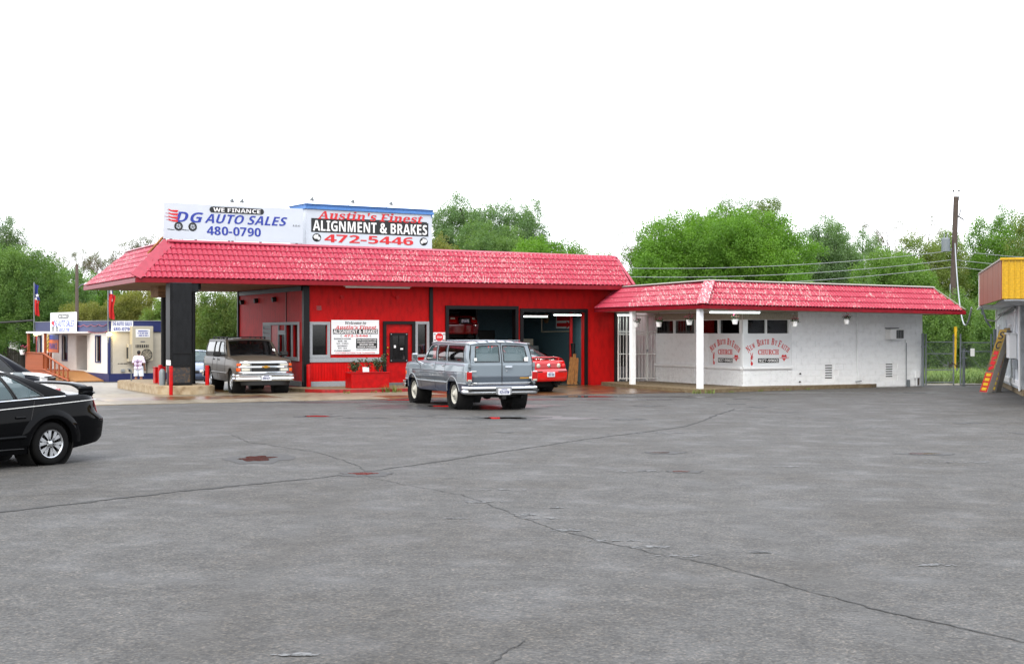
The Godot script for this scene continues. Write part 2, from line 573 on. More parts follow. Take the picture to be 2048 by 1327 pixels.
	for q in ["paint_black", "paint_dark"]:
		M[q].metallic_specular = 0.22
		M[q].clearcoat_enabled = false
	for q in ["red_wall", "red_board", "red_gloss", "red_side", "fascia_red"]:
		M[q].metallic_specular = 0.3
	for k in 3:
		M["tile_%d" % k].metallic_specular = 0.35
	for q in ["paint_pewter", "paint_pewter_low"]:
		M[q].clearcoat = 0.25
		M[q].metallic_specular = 0.35
	M["tyre"].metallic_specular = 0.2
	mk("muddy", Color(0.19, 0.145, 0.11), 0.1)
	mk("wet_edge", Color(0.225, 0.222, 0.218), 0.6)
	M["wet_edge"].metallic_specular = 0.3
	mk("oil", Color(0.2, 0.2, 0.2), 0.7)
	M["black_steel"].metallic_specular = 0.3
	M["black_trim"].metallic_specular = 0.35
	mk("rim_paint", Color(0.68, 0.67, 0.63), 0.5)
	var bark := ntex(131, 0.05, [[0.0, g3(0.55)], [1.0, g3(1)]], 256)
	mk("bark", Color(0.35, 0.3, 0.25), 0.9, 0.0, bark, Vector3(2, 0.5, 2))
	mk("bark_dark", Color(0.22, 0.19, 0.17), 0.9, 0.0, bark, Vector3(2, 0.5, 2))
	mk("twig", Color(0.42, 0.37, 0.33), 0.9)
	var leaf := mk("leaf", Color.WHITE, 0.55)
	leaf.vertex_color_use_as_albedo = true
	leaf.backlight_enabled = true
	leaf.backlight = Color(0.85, 0.9, 0.35)
	mk("grass", Color.WHITE, 0.7).vertex_color_use_as_albedo = true
	M["grass"].backlight_enabled = true
	M["grass"].backlight = Color(0.45, 0.5, 0.2)
	mk("leaf_dark", Color(0.16, 0.24, 0.1), 0.7)
	mk("weed_green", Color(0.36, 0.42, 0.16), 0.7)
	mk("rusty", Color.WHITE, 0.6, 0.0, ntex(139, 0.03, [[0.0, Color(0.1, 0.1, 0.11)], [0.55, Color(0.17, 0.17, 0.18)], [0.7, Color(0.3, 0.22, 0.13)], [1.0, Color(0.4, 0.28, 0.14)]], 256), Vector3.ONE * 1.2)
	mk("turf", Color(0.28, 0.36, 0.13), 0.9, 0.0, ntex(137, 0.03, [[0.0, g3(0.6)], [1.0, g3(1)]], 256), Vector3.ONE * 0.5)
	mk("skin", Color(0.5, 0.32, 0.24), 0.6)
	mk("hair", Color(0.05, 0.04, 0.04), 0.7)
	mk("shirt", Color(0.85, 0.8, 0.86), 0.8)
	mk("stripe", Color(0.52, 0.4, 0.6), 0.8)
	mk("shorts", Color(0.86, 0.88, 0.92), 0.8)
	mk("petal", Color(0.75, 0.25, 0.42), 0.7)
	mk("flag_blue", Color(0.16, 0.2, 0.5), 0.8)
	mk("flag_red", Color(0.72, 0.1, 0.1), 0.8)
	mk("flag_white", Color(0.88, 0.88, 0.88), 0.8)

func paint(called: String, c: Color, rough: float) -> void:
	var m := mk(called, c, rough)
	m.clearcoat_enabled = true
	m.clearcoat = 0.8
	m.clearcoat_roughness = 0.05

# ---------------------------------------------------------------- where the buildings stand (turn about y, corner on the ground)
const GARAGE := [26.0, Vector3(-6.86, 0, -47.34)]
const CHURCH := [26.0, Vector3(7.77, 0, -47.9)]
const RIGHT := [-14.9, Vector3(15.5, 0, -43.4)]
const OFFICE := [35.0, Vector3(-21.8, -0.74, -77.0)]

func on(site: Array, x: float, y: float, z: float) -> Vector3:
	return site[1] + Basis(Vector3.UP, deg_to_rad(site[0])) * Vector3(x, y, z)

# the lot is level and falls away towards the far left
func lie(x: float, z: float) -> float:
	return -0.74 * smoothstep(52.0, 72.0, -z) * smoothstep(-7.0, -13.0, x)

func ground_and_paving() -> void:
	var xs := []
	for v in [-700, -300, -140, -100, -80, -70, -60, -50, -44, -38, -33, -29, -26, -24, -22, -20, -18, -16, -14, -13, -12, -11, -10, -9, -8, -7, -6, 0, 10, 20, 40, 80, 160, 700]:
		xs.append(float(v))
	var zs := []
	for v in [60, 20, 0, -10, -20, -30, -40, -46, -50, -52, -54, -56, -58, -60, -62, -64, -66, -68, -70, -72, -76, -80, -90, -100, -120, -160, -300, -900]:
		zs.append(float(v))
	var b := B.new()
	b.smooth()
	for i in zs.size() - 1:
		for k in xs.size() - 1:
			var c := []
			for q in [[0, 0], [0, 1], [1, 1], [1, 0]]:
				var x: float = xs[k + q[1]]
				var z: float = zs[i + q[0]]
				c.append(Vector3(x, lie(x, z), z))
			b.quad(c[3], c[2], c[1], c[0])
	var lot := put("parking_lot", b, M.asphalt)
	struct(lot, "grey patched asphalt parking lot with cracks and pale scuffs")
	# cracks run as low dark ribbons of crumbled tar
	var runs := [
		[[-7.3, -13.65], [-5.6, -15.4], [-3.4, -18.2], [-2.5, -19.1], [-0.9, -21.8], [1.0, -25.3], [3.6, -29.4], [5.6, -36.0]], [0.24, 0.15, 0.18, 0.07, 0.09, 0.08, 0.1, 0.1],
		[[-1.9, -19.1], [-0.6, -17.0], [0.4, -14.2], [1.2, -12.6], [1.75, -11.8], [2.6, -10.0], [3.25, -8.9]], [0.012, 0.012, 0.015, 0.02, 0.02, 0.03, 0.03],
		[[-5.3, -27.0], [-4.7, -25.2], [-3.2, -23.2], [-2.2, -20.6], [-1.9, -19.1]], [0.02, 0.03, 0.02, 0.03, 0.015],
		[[-2.2, -20.6], [-1.2, -21.2], [-0.4, -22.6]], [0.012, 0.02, 0.01],
		[[-6.9, -16.2], [-5.4, -17.2], [-4.1, -17.6], [-2.6, -18.4]], [0.015, 0.012, 0.015, 0.01],
		[[0.1, -9.0], [-0.2, -8.1], [-0.6, -7.6]], [0.012, 0.015, 0.015],
		[[5.1, -33.0], [6.4, -32.4], [8.2, -31.8], [11.0, -33.5]], [0.03, 0.07, 0.05, 0.02],
		[[7.6, -20.0], [6.6, -20.3], [6.1, -20.9]], [0.03, 0.02, 0.01],
	]
	for i in range(0, runs.size(), 2):
		crack(runs[i], runs[i + 1], lot)
	for s in [[3.55, -18.0 + 6.1, 0.14, 0.05], [-1.3, -8.6, 0.12, 0.03], [-0.35, -16.3, 0.25, 0.05], [0.1, -15.2, 0.22, 0.06], [0.6, -14.0, 0.22, 0.06], [0.95, -13.3, 0.25, 0.06], [1.5, -12.4, 0.2, 0.05], [1.3, -12.9, 0.2, 0.08], [-0.1, -17.6, 0.4, 0.06], [0.3, -14.9, 0.2, 0.05], [3.0, -27.5, 0.9, 0.25], [7.3, -29.0, 0.6, 0.12], [6.9, -21.3, 0.7, 0.12], [1.7, -20.0, 0.5, 0.12], [-6.1, -12.0, 0.3, 0.04], [2.2, -12.6, 0.08, 0.03], [-0.6, -14.9, 0.1, 0.03], [0.55, -15.8, 0.16, 0.03], [4.0, -20.6, 0.25, 0.06]]:
		put("paint_mark", flecks(s[0], s[1], s[2], s[3]), M.scuff, lot)
	for s in [[-3.93, -21.9, 0.26, 0.42, "brown puddle in a dip of the open lot"], [-4.55, -32.9, 0.28, 0.2, "small puddle on the lot before the planter"], [-0.1, -32.2, 0.55, 0.32, "wide shallow puddle behind the blue and silver wagon"], [-1.8, -37.4, 0.45, 0.3, "puddle beside the wagon's rear wheel"], [-2.9, -40.9, 0.9, 0.3, "long wet gutter along the apron edge"], [2.2, -42.9, 1.0, 0.3, "wet gutter in front of the right bay"], [2.4, -23.0, 0.18, 0.1, "tiny puddle far out on the lot"], [2.35, -19.9, 0.14, 0.08, "small reddish puddle on the open lot"], [6.6, -22.8, 0.22, 0.12, "tiny puddle towards the right of the lot"], [-2.05, -19.6, 0.18, 0.16, "broken little puddle by the long crack"], [-9.4, -40.4, 2.0, 0.35, "wet gutter beyond the black car's trunk"]]:
		put("damp_rim", blot(s[0] + 0.05, s[1] + 0.02, s[2] * 1.55 + 0.08, s[3] * 1.6 + 0.08, 0.004, 0.3), M.wet_edge, lot)
		var p := put("puddle", blot(s[0], s[1], s[2], s[3], 0.006, 0.35), M.muddy if s[1] > -24.0 else M.puddle)
		struct(p, s[4])
	for s in [[-1.2, -37.0, 2.6, 1.2], [-5.5, -39.6, 2.6, 0.4], [0.8, -41.2, 3.0, 0.6], [4.8, -42.9, 1.6, 0.5], [10.0, -45.6, 4.0, 0.5], [0.3, -32.3, 1.6, 0.7]]:
		put("damp_patch", blot(s[0], s[1], s[2], s[3], 0.003, 0.45), M.damp, lot)
	for i in 22:   # oil drips and old spills
		var x := rng.randf_range(-5.0, 10.0)
		var z := rng.randf_range(-42.0, -26.0)
		var r := rng.randf_range(0.03, 0.14) * (1.6 if z < -28 else 1.0)
		put("oil_stain", blot(x, z, r * rng.randf_range(1.0, 2.0), r, 0.0045, 0.7), M.oil, lot)
	# the apron: cast slabs, each with its joints
	var ap := thing("concrete_apron", "stained concrete apron of cast slabs in front of the garage", "pavement", GARAGE[1], GARAGE[0])
	struct(ap)
	var zc := [-10.2, -7.6, -5.0, -2.4, 0.2, 2.8, 5.0, 6.75]
	for i in 7:
		for k in 9:
			var x0 := -12.6 + k * 2.6
			var z0: float = zc[i]
			var z1: float = zc[i + 1]
			if x0 > -0.6 and z1 < 0.3:
				continue
			if x0 > -0.6 and z0 < 0.3:
				z0 = 0.0
			var w := 2.6
			var wet := x0 > 3.0 or (rng.randf() < 0.15)
			var m: Material = M["stained_%d" % (k % 2)] if wet else M["concrete_%d" % ((k + i * 2) % 3)]
			var wp := on(GARAGE, x0 + w / 2, 0, (z0 + z1) / 2)
			bx("slab", Vector3(x0 + w / 2, -0.055 + lie(wp.x, wp.z) + rng.randf_range(-0.003, 0.003), (z0 + z1) / 2), Vector3(w - 0.018, 0.15, z1 - z0 - 0.018), m, ap, 0.008, Vector3(rng.randf_range(-0.001, 0.001), 0, rng.randf_range(-0.001, 0.001)))
	# raised walk in front of the office, kerb painted red
	var walk := thing("garage_sidewalk", "raised tan walk with a red painted kerb before the office door", "sidewalk", GARAGE[1], GARAGE[0])
	struct(walk)
	var pl := PackedVector2Array([Vector2(-0.75, 0), Vector2(-0.78, -0.9), Vector2(-0.55, -1.7), Vector2(-0.2, -2.35), Vector2(0.4, -2.6), Vector2(4.75, -2.55), Vector2(4.75, 0)])
	var flat_t := Transform3D(Basis(Vector3.RIGHT, PI / 2), Vector3(0, 0.13, 0))
	var pb := B.new()
	for i in pl.size():
		pl[i].y = -pl[i].y
	pb.prism(pl, 0.13, flat_t)
	put("walk_slab", pb, M.curb_tan, walk)
	for seg in [[2, 3], [3, 4], [4, 5]]:
		var a := Vector3(pl[seg[0]].x, 0.066, pl[seg[0]].y)
		var c := Vector3(pl[seg[1]].x, 0.066, pl[seg[1]].y)
		var d := c - a
		var nn := Vector3(-d.z, 0, d.x).normalized() * 0.012
		bx("kerb_face", (a + c) / 2 + nn, Vector3(d.length() + 0.01, 0.125, 0.03), M.kerb_red, walk, 0.006, Vector3(0, atan2(-d.z, d.x), 0))
	# church walk
	var cw := thing("church_sidewalk", "low concrete walk round the corner of the white block building", "sidewalk", CHURCH[1], CHURCH[0])
	struct(cw)
	var q := PackedVector2Array([Vector2(-2.1, -6.0), Vector2(-2.3, -5.0), Vector2(-2.75, -2.6), Vector2(-2.85, 0.9), Vector2(-2.75, 1.35), Vector2(-2.4, 1.56), Vector2(-1.0, 1.22), Vector2(2.6, 0.62), Vector2(5.2, 0.3), Vector2(5.7, 0.02), Vector2(5.7, -0.3), Vector2(0.2, -0.3), Vector2(0.2, -6.0)])
	var qb := B.new()
	qb.prism(q, 0.12, Transform3D(Basis(Vector3.RIGHT, PI / 2), Vector3(0, 0.12, 0)))
	put("walk_slab", qb, M.curb_tan, cw)
	var verge := put("grass_verge", blot(22.0, -66.0, 9.5, 12.0, 0.012, 0.06), M.turf)
	struct(verge, "rough green grass behind the chain-link gates")
	bx("gutter_slab", Vector3(16.2, 0.0, -53.0), Vector3(3.6, 0.03, 2.0), M.concrete_1, verge, 0.005)
	var lawn := put("far_lawn", blot(-38.0, -104.0, 9.0, 7.0, -0.7, 0.1), M.turf)
	struct(lawn, "strip of lawn in front of the far wooden fence")
	tufts("verge_grass", "tall unmown grass behind the chain-link gates", 3600, Vector3(12.5, 0, -53.6), Vector3(13.0, 0, -13.0), 0.42)
	tufts("lawn_grass", "grass before the far wooden fence", 900, Vector3(-44, -0.72, -99), Vector3(12.0, 0, -6.0), 0.2)

func crack(pts: Array, ws: Array, parent: Node) -> void:
	var b := B.new()
	b.flat()
	var prev := []
	for i in pts.size() - 1:
		var a := Vector3(pts[i][0], 0.005, pts[i][1])
		var c := Vector3(pts[i + 1][0], 0.005, pts[i + 1][1])
		var n := int(ceil((c - a).length() / 0.09))
		var side := (c - a).normalized().cross(Vector3.UP)
		for k in n + (1 if i == pts.size() - 2 else 0):
			var t := float(k) / n
			var w: float = lerpf(ws[i], ws[i + 1], t) * rng.randf_range(0.12, 0.75) * 0.5 + 0.003
			var p := a.lerp(c, t) + side * (rng.randf_range(-0.018, 0.018) + 0.025 * sin(a.x * 3.1 + k * 0.13) + 0.012 * sin(k * 0.61))
			var cur := [p - side * w, p + side * w]
			if prev:
				b.quad(prev[0], prev[1], cur[1], cur[0])
			prev = cur
	put("crack", b, M.crack, parent)

func blot(x: float, z: float, rx: float, rz: float, y: float, rag: float) -> B:
	var f := FastNoiseLite.new()
	f.seed = int(absf(x * 131 + z * 17))
	f.frequency = 0.8
	f.fractal_octaves = 3
	f.fractal_gain = 0.35
	var b := B.new()
	b.flat()
	var n := 72
	var prev := Vector3.ZERO
	for i in n + 1:
		var a := TAU * (i % n) / n
		var k := 1.0 + rag * 1.6 * f.get_noise_2d(cos(a) * 1.3 + x, sin(a) * 1.3 + z)
		var p := Vector3(x + cos(a) * rx * k, y, z + sin(a) * rz * k)
		if i:
			b.tri(Vector3(x, y, z), prev, p)
		prev = p
	return b

# worn remnants of paint: many crumbs strewn over a patch
func flecks(x: float, z: float, rx: float, rz: float) -> B:
	var b := B.new()
	b.flat()
	for i in 16 + int(260 * rx * rz):
		var a := rng.randf() * TAU
		var r := sqrt(rng.randf())
		var c := Vector3(x + cos(a) * rx * r * 1.3, 0.0055, z + sin(a) * rz * r * 1.6)
		var s := rng.randf_range(0.008, 0.05) * (1.2 - r)
		var p := []
		for k in 5:
			var q := TAU * k / 5 + rng.randf() * 0.9
			p.append(c + Vector3(cos(q) * s * 1.8, 0, sin(q) * s))
		for k in range(1, 4):
			b.tri(p[0], p[k], p[k + 1])
	return b

func blade_tuft(n: int, spread: float) -> ArrayMesh:
	var b := B.new()
	b.flat()
	for i in n:
		var a := rng.randf() * TAU
		var o := Vector3(rng.randf_range(-spread, spread), 0, rng.randf_range(-spread, spread))
		var lean := Vector3(cos(a), 0, sin(a)) * rng.randf_range(0.1, 0.5)
		var s := Vector3(-sin(a), 0, cos(a)) * rng.randf_range(0.02, 0.04)
		var h := rng.randf_range(0.5, 1.0)
		b.tri(o - s, o + s, o + lean + Vector3.UP * h)
	return b.done()

func tufts(called: String, label: String, n: int, at: Vector3, span: Vector3, h: float) -> void:
	var mm := MultiMesh.new()
	mm.transform_format = MultiMesh.TRANSFORM_3D
	mm.use_colors = true
	mm.mesh = blade_tuft(14, 0.3)
	mm.instance_count = n
	for i in n:
		var s := h * rng.randf_range(0.5, 1.15)
		mm.set_instance_transform(i, Transform3D(Basis(Vector3.UP, rng.randf() * TAU).scaled(Vector3(0.7, s, 0.7)), at + Vector3(span.x * rng.randf(), 0, span.z * rng.randf())))
		mm.set_instance_color(i, Color(0.12, 0.22, 0.04).lerp(Color(0.22, 0.3, 0.07), rng.randf()))
	var o := MultiMeshInstance3D.new()
	o.name = called
	o.multimesh = mm
	o.material_override = M.grass
	add_child(o, true)
	tag(o, label, "grass", "", "stuff")

# ---------------------------------------------------------------- tiled roof slopes
# one barrel tile, x across, y along the slope (butt at y=0), z off the roof
func tile_mesh(w: float, l: float) -> ArrayMesh:
	var b := B.new()
	var top := PackedVector3Array()
	var low := PackedVector3Array()
	var hang := PackedVector3Array()
	for i in 9:
		var u := i / 8.0
		var h := 0.5 - 0.5 * cos(u * TAU)
		h = pow(sin(u * PI), 0.75) * 0.043
		low.append(Vector3((u - 0.5) * w, -0.012, h + 0.034))
		hang.append(Vector3((u - 0.5) * w, -0.008, h + 0.012))
		top.append(Vector3((u - 0.5) * w, l, h + 0.006))
	b.grid([top, low])
	b.grid([low, hang])
	return b.done()

# a,b eave left and right, c,d ridge right and left; returns the candidate tiles [transform, material index]
func lay_tiles(a: Vector3, b: Vector3, c: Vector3, d: Vector3, tw: float, rows: int, wear: Callable, seedf: float) -> Array:
	var e := (b - a).normalized()
	var nrm := e.cross((d - a)).normalized()
	if nrm.y < 0:
		nrm = -nrm
	var up := nrm.cross(e).normalized()
	var run := (d - a).dot(up)
	var le := (d - a).dot(e) / run
	var ri := (c - b).dot(e) / run
	var wid := (b - a).length()
	var out := []
	var tl := run / rows
	var drop := (c - d).dot(up)
	for j in rows:
		for i in int(wid / tw):
			var s := (i + 0.5) * tw
			var v := (j + 0.5) * tl
			if s < le * v + tw * 0.4 or s > wid + ri * v - tw * 0.4:
				continue
			var o := a + e * s + up * (j * tl) * (1.0 + drop / run * s / wid)
			var k: int = wear.call(s / wid, v / run)
			out.append([Transform3D(Basis(e, up, nrm), o), k])
	return out

func set_tiles(list: Array, mesh: ArrayMesh, parent: Node, most: int) -> void:
	var rest := [[], [], []]
	for i in list.size():
		if i < most:
			put("tile", mesh, M["tile_%d" % list[i][1]], parent, list[i][0])
		else:
			rest[list[i][1]].append(list[i][0])
	for k in 3:
		if rest[k].size():
			var mm := MultiMesh.new()
			mm.transform_format = MultiMesh.TRANSFORM_3D
			mm.mesh = mesh
			mm.instance_count = rest[k].size()
			for i in rest[k].size():
				mm.set_instance_transform(i, rest[k][i])
			var o := MultiMeshInstance3D.new()
			o.name = "tile_field"
			o.multimesh = mm
			o.material_override = M["tile_%d" % k]
			parent.add_child(o, true)
			o.set_meta("kind", "stuff")

func strip(called: String, a: Vector3, b: Vector3, w: float, t: float, out: Vector3, m: Material, parent: Node) -> void:   # a flat board from a to b, lying square to «out»
	var e := (b - a).normalized()
	var n := (out - e * out.dot(e)).normalized()
	var bb := B.new()
	bb.box(Vector3.ZERO, Vector3((b - a).length(), t, w), 0.006)
	put(called, bb, m, parent, Transform3D(Basis(e, n, e.cross(n)), (a + b) / 2))

func sheet(called: String, pts: Array, m: Material, parent: Node, thick := 0.03) -> void:   # a quad plate; thickness downwards
	var b := B.new()
	b.flat()
	var d := Vector3(0, -thick, 0)
	var p := pts
	b.quad(p[0], p[1], p[2], p[3])
	b.quad(p[3] + d, p[2] + d, p[1] + d, p[0] + d)
	for i in 4:
		var k := (i + 1) % 4
		b.quad(p[i], p[i] + d, p[k] + d, p[k])
	put(called, b, m, parent)

func garage_building() -> void:
	var t := thing("auto_repair_garage", "red repair garage with two open bays under a pink tiled mansard", "building", GARAGE[1], GARAGE[0])
	var W := 11.92
	var holes := [[0.21, 1.13, 0.73, 2.2], [2.83, 0.12, 3.77, 2.2], [4.0, 1.17, 4.35, 2.22], [5.17, -0.1, 7.75, 2.75], [8.05, -0.1, 10.55, 2.68]]
	put("front_wall", wall_mesh(0.1, -0.1, W - 0.06, 3.62, holes), M.red_wall, t)
	var sx := Transform3D(Basis(Vector3(0, 0, 1), Vector3.UP, Vector3(-1, 0, 0)), Vector3(-0.1, 0, 0))
	put("side_wall", wall_mesh(-7.9, -0.1, -0.1, 3.52, [[-1.02, 1.1, -0.46, 2.19], [-1.79, 1.1, -1.19, 2.19], [-2.57, 0.2, -1.95, 1.95]]), M.red_side, t, sx)
	put("back_wall", wall_mesh(-0.1, -0.1, W, 3.62, []), M.red_side, t, Transform3D(Basis(), Vector3(0, 0, -8.0)))
	bx("right_wall", Vector3(W - 0.1, 1.75, -4.0), Vector3(0.16, 3.7, 7.9), M.red_side, t, 0.0)
	# rooms inside: bays with teal-grey walls, floor and ceiling
	bx("bay_floor", Vector3(8.2, 0.005, -4.05), Vector3(7.0, 0.05, 7.7), M.shop_floor, t, 0.0)
	bx("bay_wall", Vector3(11.7, 1.6, -4.0), Vector3(0.06, 3.3, 7.6), M.teal_wall, t, 0.0)
	bx("bay_wall", Vector3(8.2, 1.6, -7.7), Vector3(6.9, 3.3, 0.06), M.teal_wall, t, 0.0)
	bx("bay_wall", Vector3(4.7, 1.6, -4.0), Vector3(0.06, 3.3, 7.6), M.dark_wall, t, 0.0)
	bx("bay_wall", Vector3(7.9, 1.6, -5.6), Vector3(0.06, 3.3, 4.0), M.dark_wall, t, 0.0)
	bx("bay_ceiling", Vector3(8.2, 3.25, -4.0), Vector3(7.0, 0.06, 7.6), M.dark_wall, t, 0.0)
	bx("office_floor", Vector3(2.3, 0.11, -4.0), Vector3(4.7, 0.04, 7.6), M.shop_floor, t, 0.0)
	bx("office_wall", Vector3(2.3, 1.7, -3.2), Vector3(4.6, 3.1, 0.06), M.interior, t, 0.0)
	bx("office_ceiling", Vector3(2.3, 3.0, -1.7), Vector3(4.6, 0.05, 3.0), M.interior, t, 0.0)
	# flat roof inside the mansard
	sheet("roof_deck", [Vector3(-4.5, 4.5, -0.4), Vector3(12.0, 4.42, -0.4), Vector3(12.0, 4.42, -7.6), Vector3(-4.5, 4.5, -7.6)], M.roof_deck, t, 0.08)
	sheet("soffit", [Vector3(-5.68, 3.53, 0.77), Vector3(12.15, 3.53, 0.77), Vector3(12.15, 3.53, -8.75), Vector3(-5.68, 3.53, -8.75)], M.plywood, t, 0.03)
	# mansard slopes
	var A := Vector3(-5.72, 3.63, 0.8)
	var Bq := Vector3(12.19, 3.62, 0.8)
	var C := Vector3(12.19, 4.66, -0.49)
	var D := Vector3(-4.43, 4.80, -0.49)
	var E2 := Vector3(-5.72, 3.63, -8.8)
	var F2 := Vector3(-4.43, 4.80, -7.51)
	sheet("roof_boarding", [A, Bq, C, D], M.fascia_red, t, 0.04)
	sheet("roof_boarding", [E2, A, D, F2], M.fascia_red, t, 0.04)
	var E3 := Vector3(12.19, 3.62, -8.8)
	var C3 := Vector3(12.19, 4.66, -7.51)
	sheet("roof_boarding", [E3, E2, F2, C3], M.fascia_red, t, 0.04)
	sheet("roof_end", [Bq + Vector3(-0.02, 0, 0), E3 + Vector3(-0.02, 0, 0), C3 + Vector3(-0.02, 0, 0), C + Vector3(-0.02, 0, 0)], M.fascia_red, t, 0.02)
	var wn := FastNoiseLite.new()
	wn.seed = 5
	wn.frequency = 3.0
	var tm := tile_mesh(0.165, 0.30)
	var wear := func(s: float, v: float) -> int:
		var q := 0.9 * s + 0.35 * wn.get_noise_2d(s * 3.0, v)
		return 0 if q < 0.22 else (1 if q < 0.42 or s > 0.8 else 2)
	var wear_left := func(s: float, _v: float) -> int:
		return 1 if s > 0.55 else 2
	var list := lay_tiles(A, Bq, C, D, 0.165, 6, wear, 1.0)
	# lay the ones nearest the eye first: by distance along the eave
	list.sort_custom(func(p, q): return p[0].origin.x < q[0].origin.x)
	set_tiles(list, tm, t, 300)
	set_tiles(lay_tiles(E2, A, D, F2, 0.165, 6, wear_left, 2.0), tm, t, 0)
	var f = M.fascia_red
	strip("fascia", A + Vector3(0, -0.07, 0), Bq + Vector3(0, -0.07, 0), 0.15, 0.04, Vector3(0, 0, 1), f, t)
	strip("fascia", E2 + Vector3(0, -0.07, 0), A + Vector3(0, -0.07, -0.03), 0.15, 0.04, Vector3(-1, 0, 0), f, t)
	strip("fascia", Bq + Vector3(0, -0.07, -0.03), E3 + Vector3(0, -0.07, 0), 0.15, 0.04, Vector3(1, 0, 0), f, t)
	strip("hip_cap", A + Vector3(-0.02, 0.045, 0.02), D + Vector3(0, 0.06, 0), 0.36, 0.03, Vector3(0.12, 1, 0.75), M.hip_pink, t)
	strip("ridge_cap", D + Vector3(-0.05, 0.085, 0.02), C + Vector3(0.02, 0.085, 0.02), 0.16, 0.04, Vector3(0, 1, 0.5), M.hip_pink, t)
	strip("ridge_cap", F2 + Vector3(0, 0.085, 0), D + Vector3(0, 0.085, -0.1), 0.14, 0.04, Vector3(-0.5, 1, 0), M.hip_pink, t)
	strip("ridge_board", D + Vector3(0, 0.0, -0.07), C + Vector3(0, 0.0, -0.07), 0.22, 0.03, Vector3(0, 0, 1), f, t)
	strip("ridge_board", F2 + Vector3(0.07, 0, 0), D + Vector3(0.07, 0, -0.1), 0.22, 0.03, Vector3(-1, 0, 0), f, t)
	strip("gable_trim", Bq + Vector3(0.0, 0.05, 0.02), C + Vector3(0, 0.06, 0), 0.12, 0.05, Vector3(0, 1, 0.7), M.hip_pink, t)
	# black posts and trims
	bx("corner_post", Vector3(0.0, 1.72, 0.0), Vector3(0.2, 3.5, 0.22), M.black_trim, t)
	bx("wall_post", Vector3(4.5, 1.75, 0.03), Vector3(0.13, 3.5, 0.07), M.black_trim, t)
	bx("corner_post", Vector3(W - 0.05, 1.4, 0.02), Vector3(0.1, 2.7, 0.1), M.black, t)
	bx("top_trim", Vector3(-0.12, 3.4, -4.0), Vector3(0.05, 0.16, 7.9), M.black_trim, t)
	bx("back_post", Vector3(-0.1, 1.75, -7.95), Vector3(0.14, 3.5, 0.14), M.black_trim, t)
	bx("panel_seam", Vector3(-0.11, 2.75, -1.84), Vector3(0.03, 1.15, 0.05), M.black, t)
	# bay openings
	for h in [[5.04, 0.0, 7.87, 2.87], [7.94, 0.0, 10.69, 2.79]]:
		frame("bay_frame", h[0], h[1], h[2], h[3], 0.125, 0.29, -0.08, M.black_trim, t, false)
	# lower panelling routed in narrow boards
	board_field("wainscot", 0.15, 0.3, 2.72, 0.93, 0.1, 0.012, M.red_board, t)
	bx("base_strip", Vector3(0.79, 0.2, 0.012), Vector3(1.36, 0.19, 0.03), M.grey_trim, t)
	bx("base_strip", Vector3(3.3, 0.17, 0.02), Vector3(0.94, 0.1, 0.05), M.grey_trim_dark, t)
	bx("belt_trim", Vector3(1.42, 1.01, 0.02), Vector3(2.6, 0.15, 0.05), M.grey_trim, t)
	# windows and door of the office front
	frame("window_frame", 0.12, 1.085, 0.84, 2.29, 0.1, 0.06, 0.02, M.grey_trim, t)
	var g1 := bx("window", Vector3(0.47, 1.665, -0.06), Vector3(0.52, 1.06, 0.01), M.pane_dark, t, 0.0)
	var op := bar("neon_sign", oval(Vector3(0.47, 1.62, -0.12), 0.2, 0.12, 24), 0.012, M.steel_white, t)
	letters("OPEN", "sans", 0.3, 0.12, Vector3(0.0, -0.045, -0.06), M.steel_white, g1, 0.0, 0.12)
	frame("window_frame", 3.91, 1.09, 4.43, 2.31, 0.09, 0.06, 0.02, M.grey_trim, t)
	bx("window", Vector3(4.175, 1.7, -0.06), Vector3(0.35, 1.05, 0.01), M.pane_dark, t, 0.0)
	frame("door_frame", 2.73, 0.12, 3.9, 2.32, 0.11, 0.08, 0.03, M.black_trim, t, false)
	var door := bx("door", Vector3(3.3, 1.17, -0.04), Vector3(0.94, 2.08, 0.06), M.red_gloss, t)
	frame("window_guard", -0.32, -0.25, 0.34, 0.75, 0.1, 0.05, 0.045, M.black_trim, door)
	bx("door_window", Vector3(0.01, 0.25, 0.036), Vector3(0.48, 0.82, 0.01), M.pane_dark, door, 0.0)
	bx("door_mullion", Vector3(0.01, 0.25, 0.05), Vector3(0.03, 0.82, 0.03), M.black_trim, door)
	bx("sticker", Vector3(-0.13, 0.28, 0.044), Vector3(0.07, 0.09, 0.004), M.white, door, 0.0)
	bx("sticker", Vector3(0.12, 0.2, 0.044), Vector3(0.1, 0.05, 0.004), M.white, door, 0.0)
	for y in [0.24, 0.02]:
		var kb := B.new()
		kb.ball(Vector3(-0.4, y, 0.06), Vector3(0.035, 0.035, 0.035))
		put("door_knob", kb, M.gold, door)
	for q in [[-0.27, -0.2], [0.29, -0.2], [-0.27, 0.7], [0.29, 0.7]]:
		var kb := B.new()
		kb.ball(Vector3(q[0], q[1], 0.075), Vector3(0.025, 0.025, 0.012), 8, 4)
		put("bolt", kb, M.galv, door)
	# side wall: louvre, door and two windows in a grey surround
	var sd := Node3D.new()
	sd.name = "side_joinery"
	t.add_child(sd)
	sd.transform = sx
	bx("head_rail", Vector3(-2.45, 2.24, 0.03), Vector3(4.25, 0.1, 0.05), M.grey_trim, sd)
	bx("sill_rail", Vector3(-1.13, 1.04, 0.03), Vector3(1.6, 0.13, 0.05), M.grey_trim, sd)
	bx("base_strip", Vector3(-0.85, 0.22, 0.02), Vector3(1.5, 0.17, 0.04), M.grey_trim_dark, sd)
	for x in [-0.38, -1.1, -1.86, -2.65, -3.62, -4.53]:
		bx("upright", Vector3(x, 1.63, 0.03), Vector3(0.09, 1.12, 0.05), M.grey_trim, sd)
